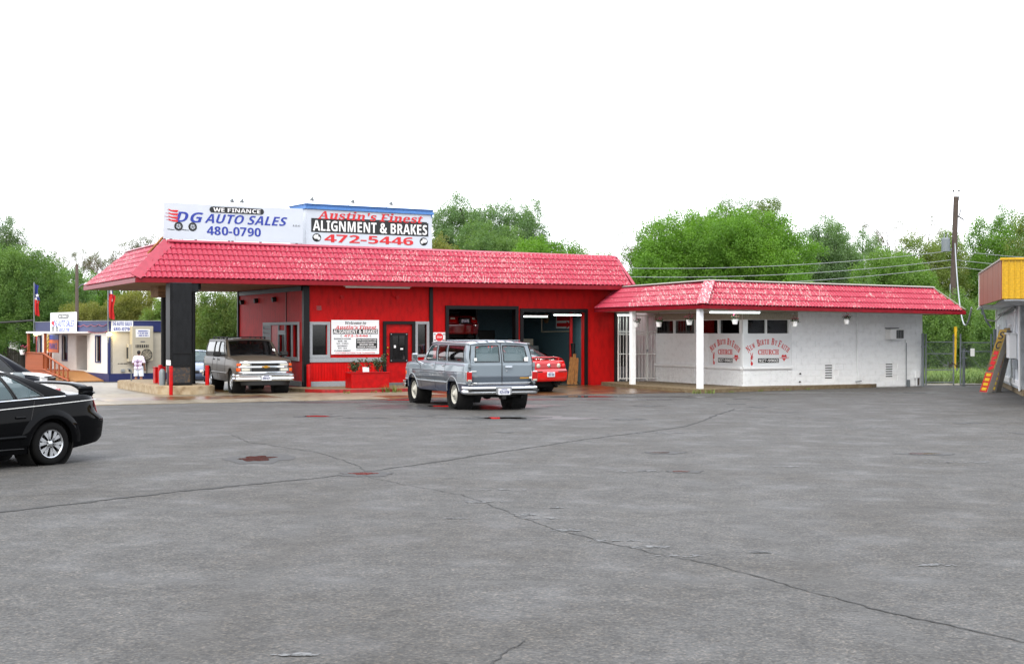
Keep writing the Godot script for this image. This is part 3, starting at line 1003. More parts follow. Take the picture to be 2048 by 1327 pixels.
	bx("window", Vector3(-0.74, 1.64, -0.06), Vector3(0.56, 1.1, 0.012), M.pane_dark, sd, 0.0)
	bx("window", Vector3(-1.49, 1.64, -0.06), Vector3(0.6, 1.1, 0.012), M.pane_dark, sd, 0.0)
	bx("side_door", Vector3(-2.26, 1.05, -0.05), Vector3(0.62, 1.8, 0.03), M.pane_dark, sd, 0.0)
	bx("door_rail", Vector3(-2.26, 1.93, 0.03), Vector3(0.7, 0.16, 0.05), M.grey_trim, sd)
	bx("door_stile", Vector3(-2.26, 1.05, 0.0), Vector3(0.05, 1.7, 0.04), M.grey_trim_dark, sd)
	bx("door_panel", Vector3(-3.12, 1.63, 0.015), Vector3(0.9, 1.1, 0.02), M.red_gloss, sd)
	for i in 7:
		bx("louvre_slat", Vector3(-4.07, 1.2 + i * 0.155, 0.03), Vector3(0.82, 0.15, 0.015), M.grey_trim, sd, 0.003, Vector3(0.35, 0, 0))
	for v in [[-7.3, 3.08], [-5.4, 3.1], [-3.1, 3.1]]:
		var vb := B.new()
		vb.tube([Vector3(v[0], v[1], 0.0), Vector3(v[0], v[1] - 0.02, 0.14)], 0.09, 10)
		put("round_vent", vb, M.black, sd)
	# stuck-on marks and fittings of the front
	small_print(t, Vector3(0.45, 2.75, 0.006), 0.19, 0.15, 4, M.scuff)
	for x in [1.25, 3.25]:
		var fb := B.new()
		fb.tube([Vector3(x, 3.12, 0.0), Vector3(x, 3.12, 0.07)], 0.06, 10)
		put("capped_outlet", fb, M.red_gloss, t)
	bar("conduit", [Vector3(3.02, 3.45, 0.03), Vector3(3.03, 3.25, 0.03), Vector3(3.12, 3.14, 0.03), Vector3(3.22, 3.12, 0.03)], 0.012, M.red_gloss, t, 6)

func oval(c: Vector3, rx: float, ry: float, n: int) -> Array:
	var out := []
	for i in n + 1:
		out.append(c + Vector3(cos(TAU * i / n) * rx, sin(TAU * i / n) * ry, 0))
	return out

# upright boards side by side with open joints, joined as one sheet too fine to pick apart
func board_field(called: String, x0: float, y0: float, x1: float, y1: float, w: float, proud: float, m: Material, parent: Node, z := 0.0) -> MeshInstance3D:
	var b := B.new()
	var n := int(round((x1 - x0) / w))
	for i in n:
		var q := (x1 - x0) / n
		b.box(Vector3(x0 + (i + 0.5) * q, (y0 + y1) / 2, z + proud / 2), Vector3(q - 0.012, y1 - y0, proud), 0.004)
	var o := put(called, b, m, parent)
	o.set_meta("kind", "stuff")
	return o

func rooftop_signs() -> void:
	# long white board on posts
	var p := Vector3(-11.39, 0, -46.5)
	var s := thing("roof_billboard", "long white board on posts on the pink roof, blue phone number and flaming wheels", "sign", p + Vector3(0, 4.5, 0), 32.0)
	var L := 4.92
	bx("board", Vector3(L / 2, 1.09, 0), Vector3(L, 1.19, 0.05), M.roof_board, s, 0.008)
	bx("board_joint", Vector3(L / 2, 1.09, 0.0265), Vector3(0.006, 1.17, 0.003), M.grey_trim, s, 0.0)
	var fz := 0.03
	pill("badge", Vector3(2.52, 1.52, fz), 1.92, 0.2, M.sign_black, s)
	letters("WE FINANCE", "sans_bold", 1.66, 0.13, Vector3(2.52, 1.52, fz + 0.008), M.white, s)
	letters("DG", "sans_bold", 0.84, 0.34, Vector3(0.88, 1.23, fz), M.sign_blue, s, 0.35)
	letters("AUTO SALES", "sans_bold", 2.85, 0.3, Vector3(2.87, 1.22, fz), M.sign_blue, s, 0.35)
	letters("L.L.C.", "serif_bold", 0.28, 0.05, Vector3(4.68, 1.1, fz), M.sign_black, s, 0.3)
	letters("480-0790", "sans_bold", 1.9, 0.29, Vector3(2.42, 0.82, fz), M.sign_blue, s)
	flames(Vector3(0.05, 1.24, fz), 0.34, 0.42, s)
	for x in [0.5, 0.98]:
		logo_wheel(Vector3(x, 0.92, fz), 0.145, s)
		for k in 3:
			bx("speed_mark", Vector3(x - 0.2 - k * 0.07, 0.8 + 0.006 * k, fz), Vector3(0.14 - k * 0.03, 0.016, 0.006), M.sign_black, s, 0.0)
	for x in [0.05, 0.28, 1.12, 2.28, 2.4, 3.4, 4.72]:
		bx("post", Vector3(x, 0.42, -0.07), Vector3(0.07, 0.9, 0.07), M.pole_wood, s)
	bar("brace", [Vector3(0.02, 0.55, -0.1), Vector3(-0.35, 0.02, -0.5)], 0.04, M.wood, s)
	# sheet-metal box sign beside it
	var a := thing("roof_box_sign", "white box sign with light blue cap and black band on the pink roof", "sign", Vector3(-7.13, 4.87, -49.3), 32.0)
	var w := 4.97
	bx("face", Vector3(w / 2, 0.69, -0.02), Vector3(w, 1.3, 0.04), M.roof_board, a)
	bx("side_panel", Vector3(0.02, 0.69, -0.7), Vector3(0.04, 1.3, 1.3), M.roof_board, a)
	bx("side_panel", Vector3(w - 0.02, 0.69, -0.7), Vector3(0.04, 1.3, 1.3), M.roof_board, a)
	bx("back_panel", Vector3(w / 2, 0.69, -1.36), Vector3(w, 1.3, 0.04), M.roof_board, a)
	bx("cap_trim", Vector3(w / 2, 1.385, -0.68), Vector3(w + 0.1, 0.09, 1.46), M.sky_blue, a)
	bx("cap_trim", Vector3(w / 2, 1.465, -0.68), Vector3(w + 0.06, 0.07, 1.4), M.sky_blue, a)
	bx("cap_trim", Vector3(w / 2, 1.515, -0.68), Vector3(w + 0.12, 0.03, 1.5), M.sky_blue, a)
	bx("edge_trim", Vector3(w - 0.02, 1.29, 0.012), Vector3(0.05, 0.1, 0.02), M.sky_blue, a)
	letters("Austin's Finest", "serif_bold", 4.1, 0.3, Vector3(2.52, 1.165, 0.016), M.sign_red, a, 0.3)
	bx("band", Vector3(2.5, 0.79, 0.003), Vector3(4.62, 0.48, 0.01), M.sign_black, a, 0.0)
	bx("band", Vector3(3.1, 1.02, 0.0025), Vector3(3.3, 0.1, 0.009), M.sign_black, a, 0.0)
	letters("ALIGNMENT & BRAKES", "sans_bold", 4.5, 0.36, Vector3(2.5, 0.78, 0.014), M.white, a)
	letters("472-5446", "sans_bold", 3.5, 0.28, Vector3(2.44, 0.35, 0.008), M.sign_red, a)
	for x in [0.4, 4.62]:
		var fb := B.new()
		fb.ball(Vector3(x, 0.36, 0.0), Vector3(0.17, 0.15, 0.02), 14, 6)
		put("round_mascot_face", fb, M.sign_black, a)
		for q in [[-0.04, 0.02, 0.09, 0.075], [0.07, -0.03, 0.06, 0.06], [0.02, 0.07, 0.04, 0.03]]:
			var wb := B.new()
			wb.ball(Vector3(x + q[0] * signf(2.5 - x), 0.36 + q[1], 0.016), Vector3(q[2], q[3], 0.012), 10, 5)
			put("face_patch", wb, M.white, a)
	bx("lower_rail", Vector3(w / 2, 0.09, 0.008), Vector3(w - 0.3, 0.02, 0.02), M.grey_trim, a)
	for x in [0.25, w - 0.25]:
		bx("sill_block", Vector3(x, -0.19, -0.6), Vector3(0.1, 0.42, 1.2), M.pole_wood, a)
	# small floodlights along the tops
	for q in [[Vector3(2.2, 6.19, 0.0), 0, "first of the paired floodlights on top of the long white board"], [Vector3(2.55, 6.19, 0.0), 0, "second of the paired floodlights on top of the long white board"], [Vector3(1.6, 6.39, 0.0), 1, "floodlight over the left half of the blue-capped box sign"], [Vector3(3.1, 6.39, 0.0), 1, "paired floodlight over the right half of the blue-capped sign"], [Vector3(0.05, 6.39, 0.0), 1, "floodlight on the left corner of the blue-capped sign"]]:
		var base := p if q[1] == 0 else Vector3(-7.13, 0, -49.3)
		var fl := thing("floodlight", q[2], "lamp", base + Basis(Vector3.UP, deg_to_rad(32)) * q[0], 32.0, "floodlights on the roof signs")
		bar("arm", [Vector3(0, -0.02, 0), Vector3(0, 0.1, 0.05), Vector3(0.05, 0.14, 0.25)], 0.012, M.galv_dull, fl)
		var hb := B.new()
		hb.lathe([Vector2(0.03, 0.1), Vector2(0.06, 0.04), Vector2(0.08, 0.0), Vector2(0.0, 0.0)], 12)
		put("lamp_head", hb, M.galv_dull, fl, Transform3D(Basis(Vector3.RIGHT, 0.5), Vector3(0.05, 0.1, 0.27)))

func pill(called: String, c: Vector3, w: float, h: float, m: Material, parent: Node) -> void:
	var poly := PackedVector2Array()
	for i in 24:
		var a := TAU * i / 24 + PI / 2
		var x := cos(a) * h / 2 + (w - h) / 2 * (-1.0 if i < 12 or i == 0 else 1.0)
		poly.append(Vector2(x, sin(a) * h / 2))
	var b := B.new()
	b.prism(poly, 0.008, Transform3D(Basis(), c))
	put(called, b, m, parent)

func flames(c: Vector3, w: float, h: float, parent: Node) -> void:
	for f in [[0.0, 0.08, 0.5], [-0.06, 0.2, 0.75], [-0.02, 0.33, 0.95], [0.05, 0.46, 0.7]]:
		var y0: float = (f[1] - 0.25) * h / 0.5
		var poly := PackedVector2Array([Vector2(w * 1.2, y0 - 0.045), Vector2(w * 0.75, y0 - 0.03), Vector2(w * 0.45, y0 + 0.0), Vector2(f[0] + 0.02, y0 + 0.035), Vector2(w * 0.4, y0 + 0.022), Vector2(w * 0.3, y0 + 0.065), Vector2(w * 0.6, y0 + 0.025), Vector2(w * 1.3, y0 + 0.03)])
		var b := B.new()
		b.prism(poly, 0.006 + f[1] * 0.002, Transform3D(Basis(), c))
		put("flame", b, M.sign_red, parent)

func logo_wheel(c: Vector3, r: float, parent: Node) -> void:
	var q := Transform3D(Basis(Vector3.RIGHT, PI / 2), c)
	var b := B.new()
	b.lathe([Vector2(r, 0), Vector2(r, 0.006), Vector2(r * 0.66, 0.008), Vector2(r * 0.66, 0.0)], 24, q)
	var o := put("wheel_emblem", b, M.sign_black, parent)
	var b2 := B.new()
	for i in 5:
		var a := TAU * i / 5
		b2.box(Vector3(0, r * 0.33, 0.004), Vector3(r * 0.09, r * 0.66, 0.006), 0.0, Transform3D(Basis(Vector3.BACK, a), c))
	b2.lathe([Vector2(r * 0.66, 0.0), Vector2(r * 0.66, 0.007), Vector2(r * 0.56, 0.007)], 24, q)
	put("wheel_spokes", b2, M.grey_trim_dark, o)

# ---------------------------------------------------------------- the white block church wing
func church_building() -> void:
	var t := thing("church_wing", "white painted block church wing with pink tiled eaves and red lettering", "building", CHURCH[1], CHURCH[0])
	var fr_holes := [[0.08, 1.9, 0.95, 2.36], [1.0, 1.9, 1.9, 2.36]]
	var fw := put("front_wall", wall_mesh(0.0, -0.1, 7.83, 2.75, fr_holes), M.mortar, t, Transform3D(Basis(), Vector3(0, 0, -0.012)))
	# painted blocks, each standing a little proud of its joints
	var bw := 0.405
	var bh := 0.203
	var meshes := {}
	for j in 13:
		var y0 := 0.02 + j * bh
		for i in range(-1, 20):
			var x0 := 2.02 + i * bw + (bw / 2 if j % 2 else 0.0) - bw
			var x1 := minf(x0 + bw, 7.82)
			x0 = maxf(x0, 2.02 if y0 < 2.6 else 0.02)
			if x1 - x0 < 0.05:
				continue
			var cy := y0 + bh / 2
			var skip := false
			for v in [[3.45, 0.33, 3.75, 0.82], [6.15, 0.35, 6.43, 0.83]]:
				if x1 > v[0] and x0 < v[2] and y0 + bh > v[1] and y0 < v[3]:
					skip = true
			if skip:
				continue
			var key := int(round((x1 - x0) * 1000))
			if not meshes.has(key):
				var mb := B.new()
				mb.box(Vector3.ZERO, Vector3(x1 - x0 - 0.005, bh - 0.006, 0.02), 0.003)
				meshes[key] = mb.done()
			put("block", meshes[key], M.white_paint, fw, Transform3D(Basis(), Vector3((x0 + x1) / 2, cy, 0.002 + rng.randf_range(0, 0.003))))
	for v in [[3.6, 0.575], [6.29, 0.59]]:
		for k in 6:
			bx("vent_slot", Vector3(v[0], v[1] - 0.215 + k * 0.085, 0.003), Vector3(0.29, 0.034, 0.012), M.dark_grille, fw, 0.002)
			bx("vent_blade", Vector3(v[0], v[1] - 0.215 + k * 0.085 + 0.042, 0.008), Vector3(0.31, 0.046, 0.014), M.white_paint, fw, 0.003)
	var sx := Transform3D(Basis(Vector3(0, 0, 1), Vector3.UP, Vector3(-1, 0, 0)), Vector3.ZERO)
	var lw := put("left_wall", wall_mesh(-8.0, -0.1, -0.0, 2.75, [[-5.55, 1.9, -4.34, 2.36], [-4.28, 1.9, -2.95, 2.36], [-2.9, 1.9, -1.5, 2.36], [-1.42, 1.9, -0.06, 2.36]]), M.white_paint, t, sx)
	bx("back_wall", Vector3(3.9, 1.3, -8.0), Vector3(7.8, 2.8, 0.2), M.white_paint, t, 0.0)
	bx("right_wall", Vector3(7.75, 1.3, -4.1), Vector3(0.16, 2.8, 7.7), M.white_paint, t, 0.0)
	bx("room_ceiling", Vector3(3.9, 2.72, -4.1), Vector3(7.6, 0.04, 7.6), M.interior, t, 0.0)
	bx("room_floor", Vector3(3.9, 0.1, -4.1), Vector3(7.6, 0.04, 7.6), M.interior, t, 0.0)
	# narrow bricks below the sills, too fine to pick apart singly
	for side in 2:
		var b := B.new()
		var n := int((5.55 if side else 1.98) / 0.215)
		for j in 9:
			for i in n:
				var x := 0.02 + (i + 0.5) * (5.55 if side else 1.98) / n + (0.05 if j % 2 else 0.0)
				if side:
					x = -x
				b.box(Vector3(x, 0.12 + (j + 0.5) * 0.0655, 0.004), Vector3(0.205, 0.058, 0.022 + rng.randf_range(0, 0.006)), 0.004)
		var o := put("brickwork", b, M.white_paint, lw if side else fw)
		o.set_meta("kind", "stuff")
	# glazing: panes in white bars, boards below them
	for w in [[0.08, 0.95], [1.0, 1.9]]:
		bx("window", Vector3((w[0] + w[1]) / 2, 2.13, -0.08), Vector3(w[1] - w[0], 0.46, 0.01), M.pane_dark, fw, 0.0)
	for w in [[-5.55, -4.34], [-4.28, -2.95], [-2.9, -1.5], [-1.42, -0.06]]:
		bx("window", Vector3((w[0] + w[1]) / 2, 2.13, -0.08), Vector3(w[1] - w[0], 0.46, 0.01), M.pane_dark, lw, 0.0)
	bx("head_board", Vector3(1.14, 2.47, 0.01), Vector3(2.3, 0.2, 0.03), M.soffit_tan, fw)
	bx("head_board", Vector3(1.14, 2.65, 0.005), Vector3(2.3, 0.15, 0.02), M.soffit_tan, fw)
	bx("head_board", Vector3(-2.85, 2.5, 0.01), Vector3(5.6, 0.24, 0.03), M.soffit_tan, lw)
	var sf := bx("sign_panel", Vector3(1.02, 1.35, 0.012), Vector3(1.98, 1.1, 0.024), M.white_board, fw)
	bx("sill", Vector3(1.0, 0.745, 0.04), Vector3(2.04, 0.1, 0.09), M.white_paint, fw)
	var sl := bx("sign_panel", Vector3(-1.02, 1.35, 0.012), Vector3(1.98, 1.1, 0.024), M.white_board, lw)
	bx("wall_panel", Vector3(-3.8, 1.35, 0.008), Vector3(3.5, 1.1, 0.016), M.white_paint, lw)
	bx("sill", Vector3(-2.8, 0.745, 0.04), Vector3(5.5, 0.1, 0.09), M.white_paint, lw)
	for s in [sf, sl]:
		church_print(s)
	# porch: soffit, fascias and tiles
	var A := Vector3(-2.6, 2.81, 1.47)
	var Bq := Vector3(8.48, 2.685, 1.47)
	var C := Vector3(7.9, 3.46, 0.5)
	var D := Vector3(-1.68, 3.56, 0.5)
	var E2 := Vector3(-2.6, 2.785, -5.55)
	var F2 := Vector3(-1.68, 3.5, -5.55)
	sheet("soffit", [A + Vector3(0.02, -0.1, -0.02), Bq + Vector3(-0.02, -0.08, -0.02), Vector3(8.46, 2.6, -8.2), Vector3(-2.58, 2.7, -5.55)], M.soffit_tan, t, 0.02)
	sheet("roof_boarding", [A, Bq, C, D], M.fascia_red, t, 0.03)
	sheet("roof_boarding", [E2, A, D, F2], M.fascia_red, t, 0.03)
	sheet("roof_boarding", [Bq, Vector3(8.48, 2.685, -8.2), Vector3(7.9, 3.46, -7.3), C], M.fascia_red, t, 0.03)
	sheet("roof_deck", [Vector3(-1.6, 3.35, 0.45), Vector3(7.9, 3.3, 0.45), Vector3(7.9, 3.3, -7.6), Vector3(-1.6, 3.35, -5.5)], M.roof_deck, t, 0.05)
	var wn := FastNoiseLite.new()
	wn.seed = 9
	wn.frequency = 2.0
	var tm := tile_mesh(0.135, 0.33)
	var worn := func(s: float, v: float) -> int:
		var q := s + 0.5 * wn.get_noise_2d(s * 6.0, v * 2.0)
		return 2 if q < 0.42 else (1 if q < 0.5 or q > 0.8 else 0)
	var worn_left := func(s: float, _v: float) -> int:
		return 2 if s > 0.3 else 0
	var list := lay_tiles(A, Bq, C, D, 0.135, 4, worn, 1.0)
	set_tiles(list, tm, t, 300)
	set_tiles(lay_tiles(E2, A, D, F2, 0.135, 4, worn_left, 1.0), tm, t, 0)
	strip("fascia", A + Vector3(-0.01, -0.06, 0), Bq + Vector3(0, -0.06, 0), 0.12, 0.03, Vector3(0, 0, 1), M.fascia_red, t)
	strip("fascia", E2 + Vector3(0, -0.06, 0), A + Vector3(0, -0.06, -0.025), 0.12, 0.03, Vector3(-1, 0, 0), M.fascia_red, t)
	strip("fascia", Bq + Vector3(0, -0.06, -0.025), Vector3(8.48, 2.625, -8.2), 0.12, 0.03, Vector3(1, 0, 0), M.fascia_red, t)
	strip("hip_cap", A + Vector3(0.0, 0.055, 0.0), D + Vector3(0, 0.06, 0), 0.36, 0.03, Vector3(-0.75, 1, 0.75), M.hip_worn, t)
	strip("hip_cap", Bq + Vector3(0.0, 0.05, 0.0), C + Vector3(0, 0.06, 0), 0.14, 0.03, Vector3(0.5, 1, 0.5), M.flashing, t)
	strip("ridge_cap", D + Vector3(-0.05, 0.09, 0.0), C + Vector3(0.02, 0.09, 0.0), 0.1, 0.03, Vector3(0, 1, 0.3), M.flashing, t)
	strip("ridge_cap", F2 + Vector3(0, 0.09, 0), D + Vector3(0, 0.09, 0.0), 0.1, 0.03, Vector3(-0.3, 1, 0), M.flashing, t)
	strip("ridge_board", D + Vector3(0, 0.0, -0.06), C + Vector3(0, 0.0, -0.06), 0.2, 0.03, Vector3(0, 0, 1), M.fascia_red, t)
	strip("ridge_board", F2 + Vector3(0.06, 0, 0), D + Vector3(0.06, 0, -0.08), 0.2, 0.03, Vector3(-1, 0, 0), M.fascia_red, t)
	for p in [[-2.46, 1.12], [-2.46, -3.1]]:
		bx("porch_post", Vector3(p[0], 1.42, p[1]), Vector3(0.17, 2.6, 0.17), M.white_paint, t, 0.01)
	# recess behind the security gate
	bx("recess_wall", Vector3(-0.9, 1.35, -7.4), Vector3(1.8, 2.7, 0.1), M.interior, t, 0.0)
	var d := bx("entrance_door", Vector3(-0.75, 1.05, -7.1), Vector3(0.95, 1.95, 0.05), M.grey_trim, t)
	bx("door_window", Vector3(0, 0.2, 0.03), Vector3(0.7, 1.2, 0.01), M.pane_dark, d, 0.0)

func church_print(p: Node) -> void:
	var words := [["N", 1.25], ["E", 0.8], ["W", 1.05], [" ", 0.5], ["B", 1.15], ["I", 0.4], ["R", 0.85], ["T", 0.75], ["H", 0.9], [" ", 0.5], ["B", 1.15], ["Y", 0.85], [" ", 0.3], ["F", 1.05], ["A", 0.85], ["I", 0.4], ["T", 0.75], ["H", 0.9]]
	var total := 0.0
	for w in words:
		total += w[1]
	var s := 0.0
	var rad := 1.35
	for w in words:
		var a: float = ((s + w[1] / 2) / total - 0.5) * 1.42
		s += w[1]
		if w[0] == " ":
			continue
		var big: bool = w[1] > 1.04 and w[0] != "W"
		var h := 0.225 if big else 0.165
		letters(w[0], "serif_bold", w[1] * 0.098, h, Vector3(sin(a) * rad, cos(a) * rad * 0.98 - 1.035 + (0.0 if big else -0.02), 0.016), M.sign_red, p, 0.0, -a * 0.95)
	letters("CHURCH", "serif_bold", 0.86, 0.17, Vector3(0.02, -0.08, 0.016), M.sign_red, p)
	bx("number_band", Vector3(0.02, -0.37, 0.014), Vector3(0.86, 0.155, 0.006), M.sign_black, p, 0.0)
	letters("927-9902", "serif_bold", 0.8, 0.1, Vector3(0.02, -0.37, 0.02), M.white, p)
	var heart := PackedVector2Array()
	for i in 30:
		var a := TAU * i / 30
		heart.append(Vector2(0.0082 * 16 * pow(sin(a), 3) * 0.8, 0.0082 * (13 * cos(a) - 5 * cos(2 * a) - 2 * cos(3 * a) - cos(4 * a))))
	var hb := B.new()
	hb.prism(heart, 0.006, Transform3D(Basis(), Vector3(0.67, -0.27, 0.012)))
	put("heart_emblem", hb, M.sign_red, p)
	bx("heart_band", Vector3(0.67, -0.28, 0.019), Vector3(0.4, 0.052, 0.003), M.white_board, p, 0.0)
	letters("LOVEABLE", "serif_bold", 0.38, 0.045, Vector3(0.67, -0.28, 0.022), M.sign_red, p)
	for g in [[[-0.72, -0.1], [-0.68, -0.24], [-0.7, -0.34]], [[-0.62, -0.1], [-0.66, -0.24], [-0.69, -0.34]], [[-0.73, -0.26], [-0.62, -0.25]], [[-0.72, -0.32], [-0.63, -0.3]], [[-0.71, -0.36], [-0.67, -0.44], [-0.66, -0.5]]]:
		var pts := []
		for q in g:
			pts.append(Vector3(q[0], q[1], 0.015))
		bar("praying_hands_line", pts, [0.008, 0.016, 0.012].slice(0, pts.size()), M.sign_red, p, 5)
	var ob := B.new()
	ob.ball(Vector3(-0.665, -0.47, 0.012), Vector3(0.05, 0.065, 0.012), 10, 5)
	put("cuff", ob, M.sign_red, p)

# ---------------------------------------------------------------- the white and yellow building at the right edge
func right_building() -> void:
	var t := thing("yellow_fascia_shop", "white shop with yellow and rusty brown metal fascia at the lot's right edge", "building", RIGHT[1], RIGHT[0])
	var sx := Transform3D(Basis(Vector3(0, 0, 1), Vector3.UP, Vector3(-1, 0, 0)), Vector3.ZERO)
	bx("foundation", Vector3(4.0, 0.07, -5.0), Vector3(7.9, 0.25, 10.1), M.block_tan, t, 0.01)
	put("side_wall", wall_mesh(-10.1, 0.19, 0.0, 2.78, [[-8.9, 1.35, -8.3, 2.15], [-3.95, 1.35, -3.2, 2.15]]), M.white_siding, t, sx)
	var fw := put("front_wall", wall_mesh(0.0, 0.19, 8.0, 2.78, [[1.2, 0.9, 3.2, 2.2]]), M.white_siding, t)
	bx("window", Vector3(2.2, 1.55, -0.08), Vector3(2.0, 1.3, 0.01), M.pane_dark, fw, 0.0)
	bx("back_wall", Vector3(4.0, 1.48, -10.05), Vector3(7.7, 2.6, 0.1), M.white_siding, t, 0.0)
	bx("far_wall", Vector3(7.95, 1.48, -5.0), Vector3(0.1, 2.6, 9.8), M.white_siding, t, 0.0)
	sheet("soffit", [Vector3(-1.07, 2.8, 7.95), Vector3(8.6, 2.8, 7.95), Vector3(8.6, 2.8, -10.2), Vector3(-0.3, 2.8, -10.2)], M.white_siding, t, 0.03)
	sheet("soffit", [Vector3(-1.07, 2.81, -1.3), Vector3(-0.2, 2.81, -1.3), Vector3(-0.2, 2.81, -10.2), Vector3(-0.7, 2.81, -10.2)], M.white_siding, t, 0.03)
	sheet("roof_deck", [Vector3(-1.0, 3.6, 7.9), Vector3(8.6, 3.6, 7.9), Vector3(8.6, 3.4, -10.2), Vector3(-1.0, 3.4, -1.3)], M.roof_deck, t, 0.05)
	var sd := Node3D.new()
	sd.name = "side_fittings"
	t.add_child(sd)
	sd.transform = sx
	# brown side fascia of upright sheets, then the yellow front with standing ribs
	for i in 9:
		bx("fascia_sheet", Vector3(-1.3 + (i + 0.5) * 1.03, 3.27, 1.1), Vector3(1.02, 1.0, 0.04 + 0.006 * (i % 2)), M.brown_metal, sd, 0.006)
	bx("fascia_cap", Vector3(3.3, 3.79, 1.1), Vector3(9.35, 0.05, 0.09), M.flashing, sd)
	bx("fascia_end", Vector3(-1.34, 3.27, 1.1), Vector3(0.05, 1.04, 0.07), M.white, sd)
	bx("yellow_fascia", Vector3(3.7, 3.28, 7.98), Vector3(9.6, 1.0, 0.04), M.yellow_metal, t)
	bx("fascia_cap", Vector3(3.7, 3.79, 8.0), Vector3(9.7, 0.06, 0.1), M.yellow_metal, t)
	for i in 40:
		bx("rib", Vector3(-1.08 + i * 0.145, 3.27, 8.015), Vector3(0.025, 0.96, 0.04), M.yellow_metal, t, 0.006)
	bx("gutter_board", Vector3(3.7, 2.76, 7.9), Vector3(9.5, 0.05, 0.1), M.white_siding, t)
	for p in [1.5, 7.5]:
		bx("canopy_post", Vector3(p, 1.4, 7.2), Vector3(0.15, 2.75, 0.15), M.white, t)
	# door leaf, window slots, meter boxes and conduits on the side wall
	bx("corner_board", Vector3(-0.1, 1.45, 0.02), Vector3(0.2, 2.6, 0.05), M.white, sd)
	bx("corner_board", Vector3(-9.95, 1.45, 0.02), Vector3(0.2, 2.6, 0.05), M.white, sd)
	bx("band_board", Vector3(-5.0, 0.36, 0.02), Vector3(9.6, 0.2, 0.04), M.white, sd)
	bx("door_panel", Vector3(-6.2, 1.4, 0.02), Vector3(2.0, 1.9, 0.04), M.white_siding, sd)
	for w in [[-8.6, 0.6], [-3.57, 0.75]]:
		bx("window", Vector3(w[0], 1.75, -0.08), Vector3(w[1], 0.8, 0.01), M.pane_dark, sd, 0.0)
		frame("window_frame", w[0] - w[1] / 2 - 0.07, 1.28, w[0] + w[1] / 2 + 0.07, 2.22, 0.07, 0.05, 0.02, M.white, sd)
	bx("meter_box", Vector3(-1.75, 1.5, 0.12), Vector3(1.2, 0.75, 0.22), M.white, sd)
	bx("box_hood", Vector3(-1.75, 1.9, 0.14), Vector3(1.35, 0.04, 0.3), M.white, sd)
	bx("meter_box", Vector3(-1.0, 0.95, 0.08), Vector3(0.4, 0.3, 0.14), M.grey_trim, sd)
	bar("conduit", [Vector3(-1.2, 2.78, 0.05), Vector3(-1.25, 2.3, 0.05), Vector3(-1.4, 1.9, 0.06)], 0.03, M.white, sd)
	bar("conduit", [Vector3(-2.1, 1.15, 0.06), Vector3(-2.05, 0.9, 0.05), Vector3(-1.7, 0.75, 0.05), Vector3(-1.6, 0.35, 0.05)], 0.025, M.grey_trim, sd)
	bar("service_mast", [Vector3(-1.4, 2.5, 1.02), Vector3(-1.42, 2.78, 1.06), Vector3(-1.38, 2.3, 0.9), Vector3(-1.6, 2.1, 0.75)], 0.03, M.galv_dull, sd)
	bar("loose_cable", [Vector3(-1.35, 2.75, 1.05), Vector3(-1.9, 2.35, 0.9), Vector3(-3.2, 2.3, 0.5), Vector3(-4.5, 2.6, 0.15)], 0.02, M.steel_white, sd)
	bar("pipe", [Vector3(-0.4, 2.72, 0.12), Vector3(-3.9, 2.6, 0.12), Vector3(-7.5, 2.55, 0.1)], 0.035, M.galv_dull, sd)

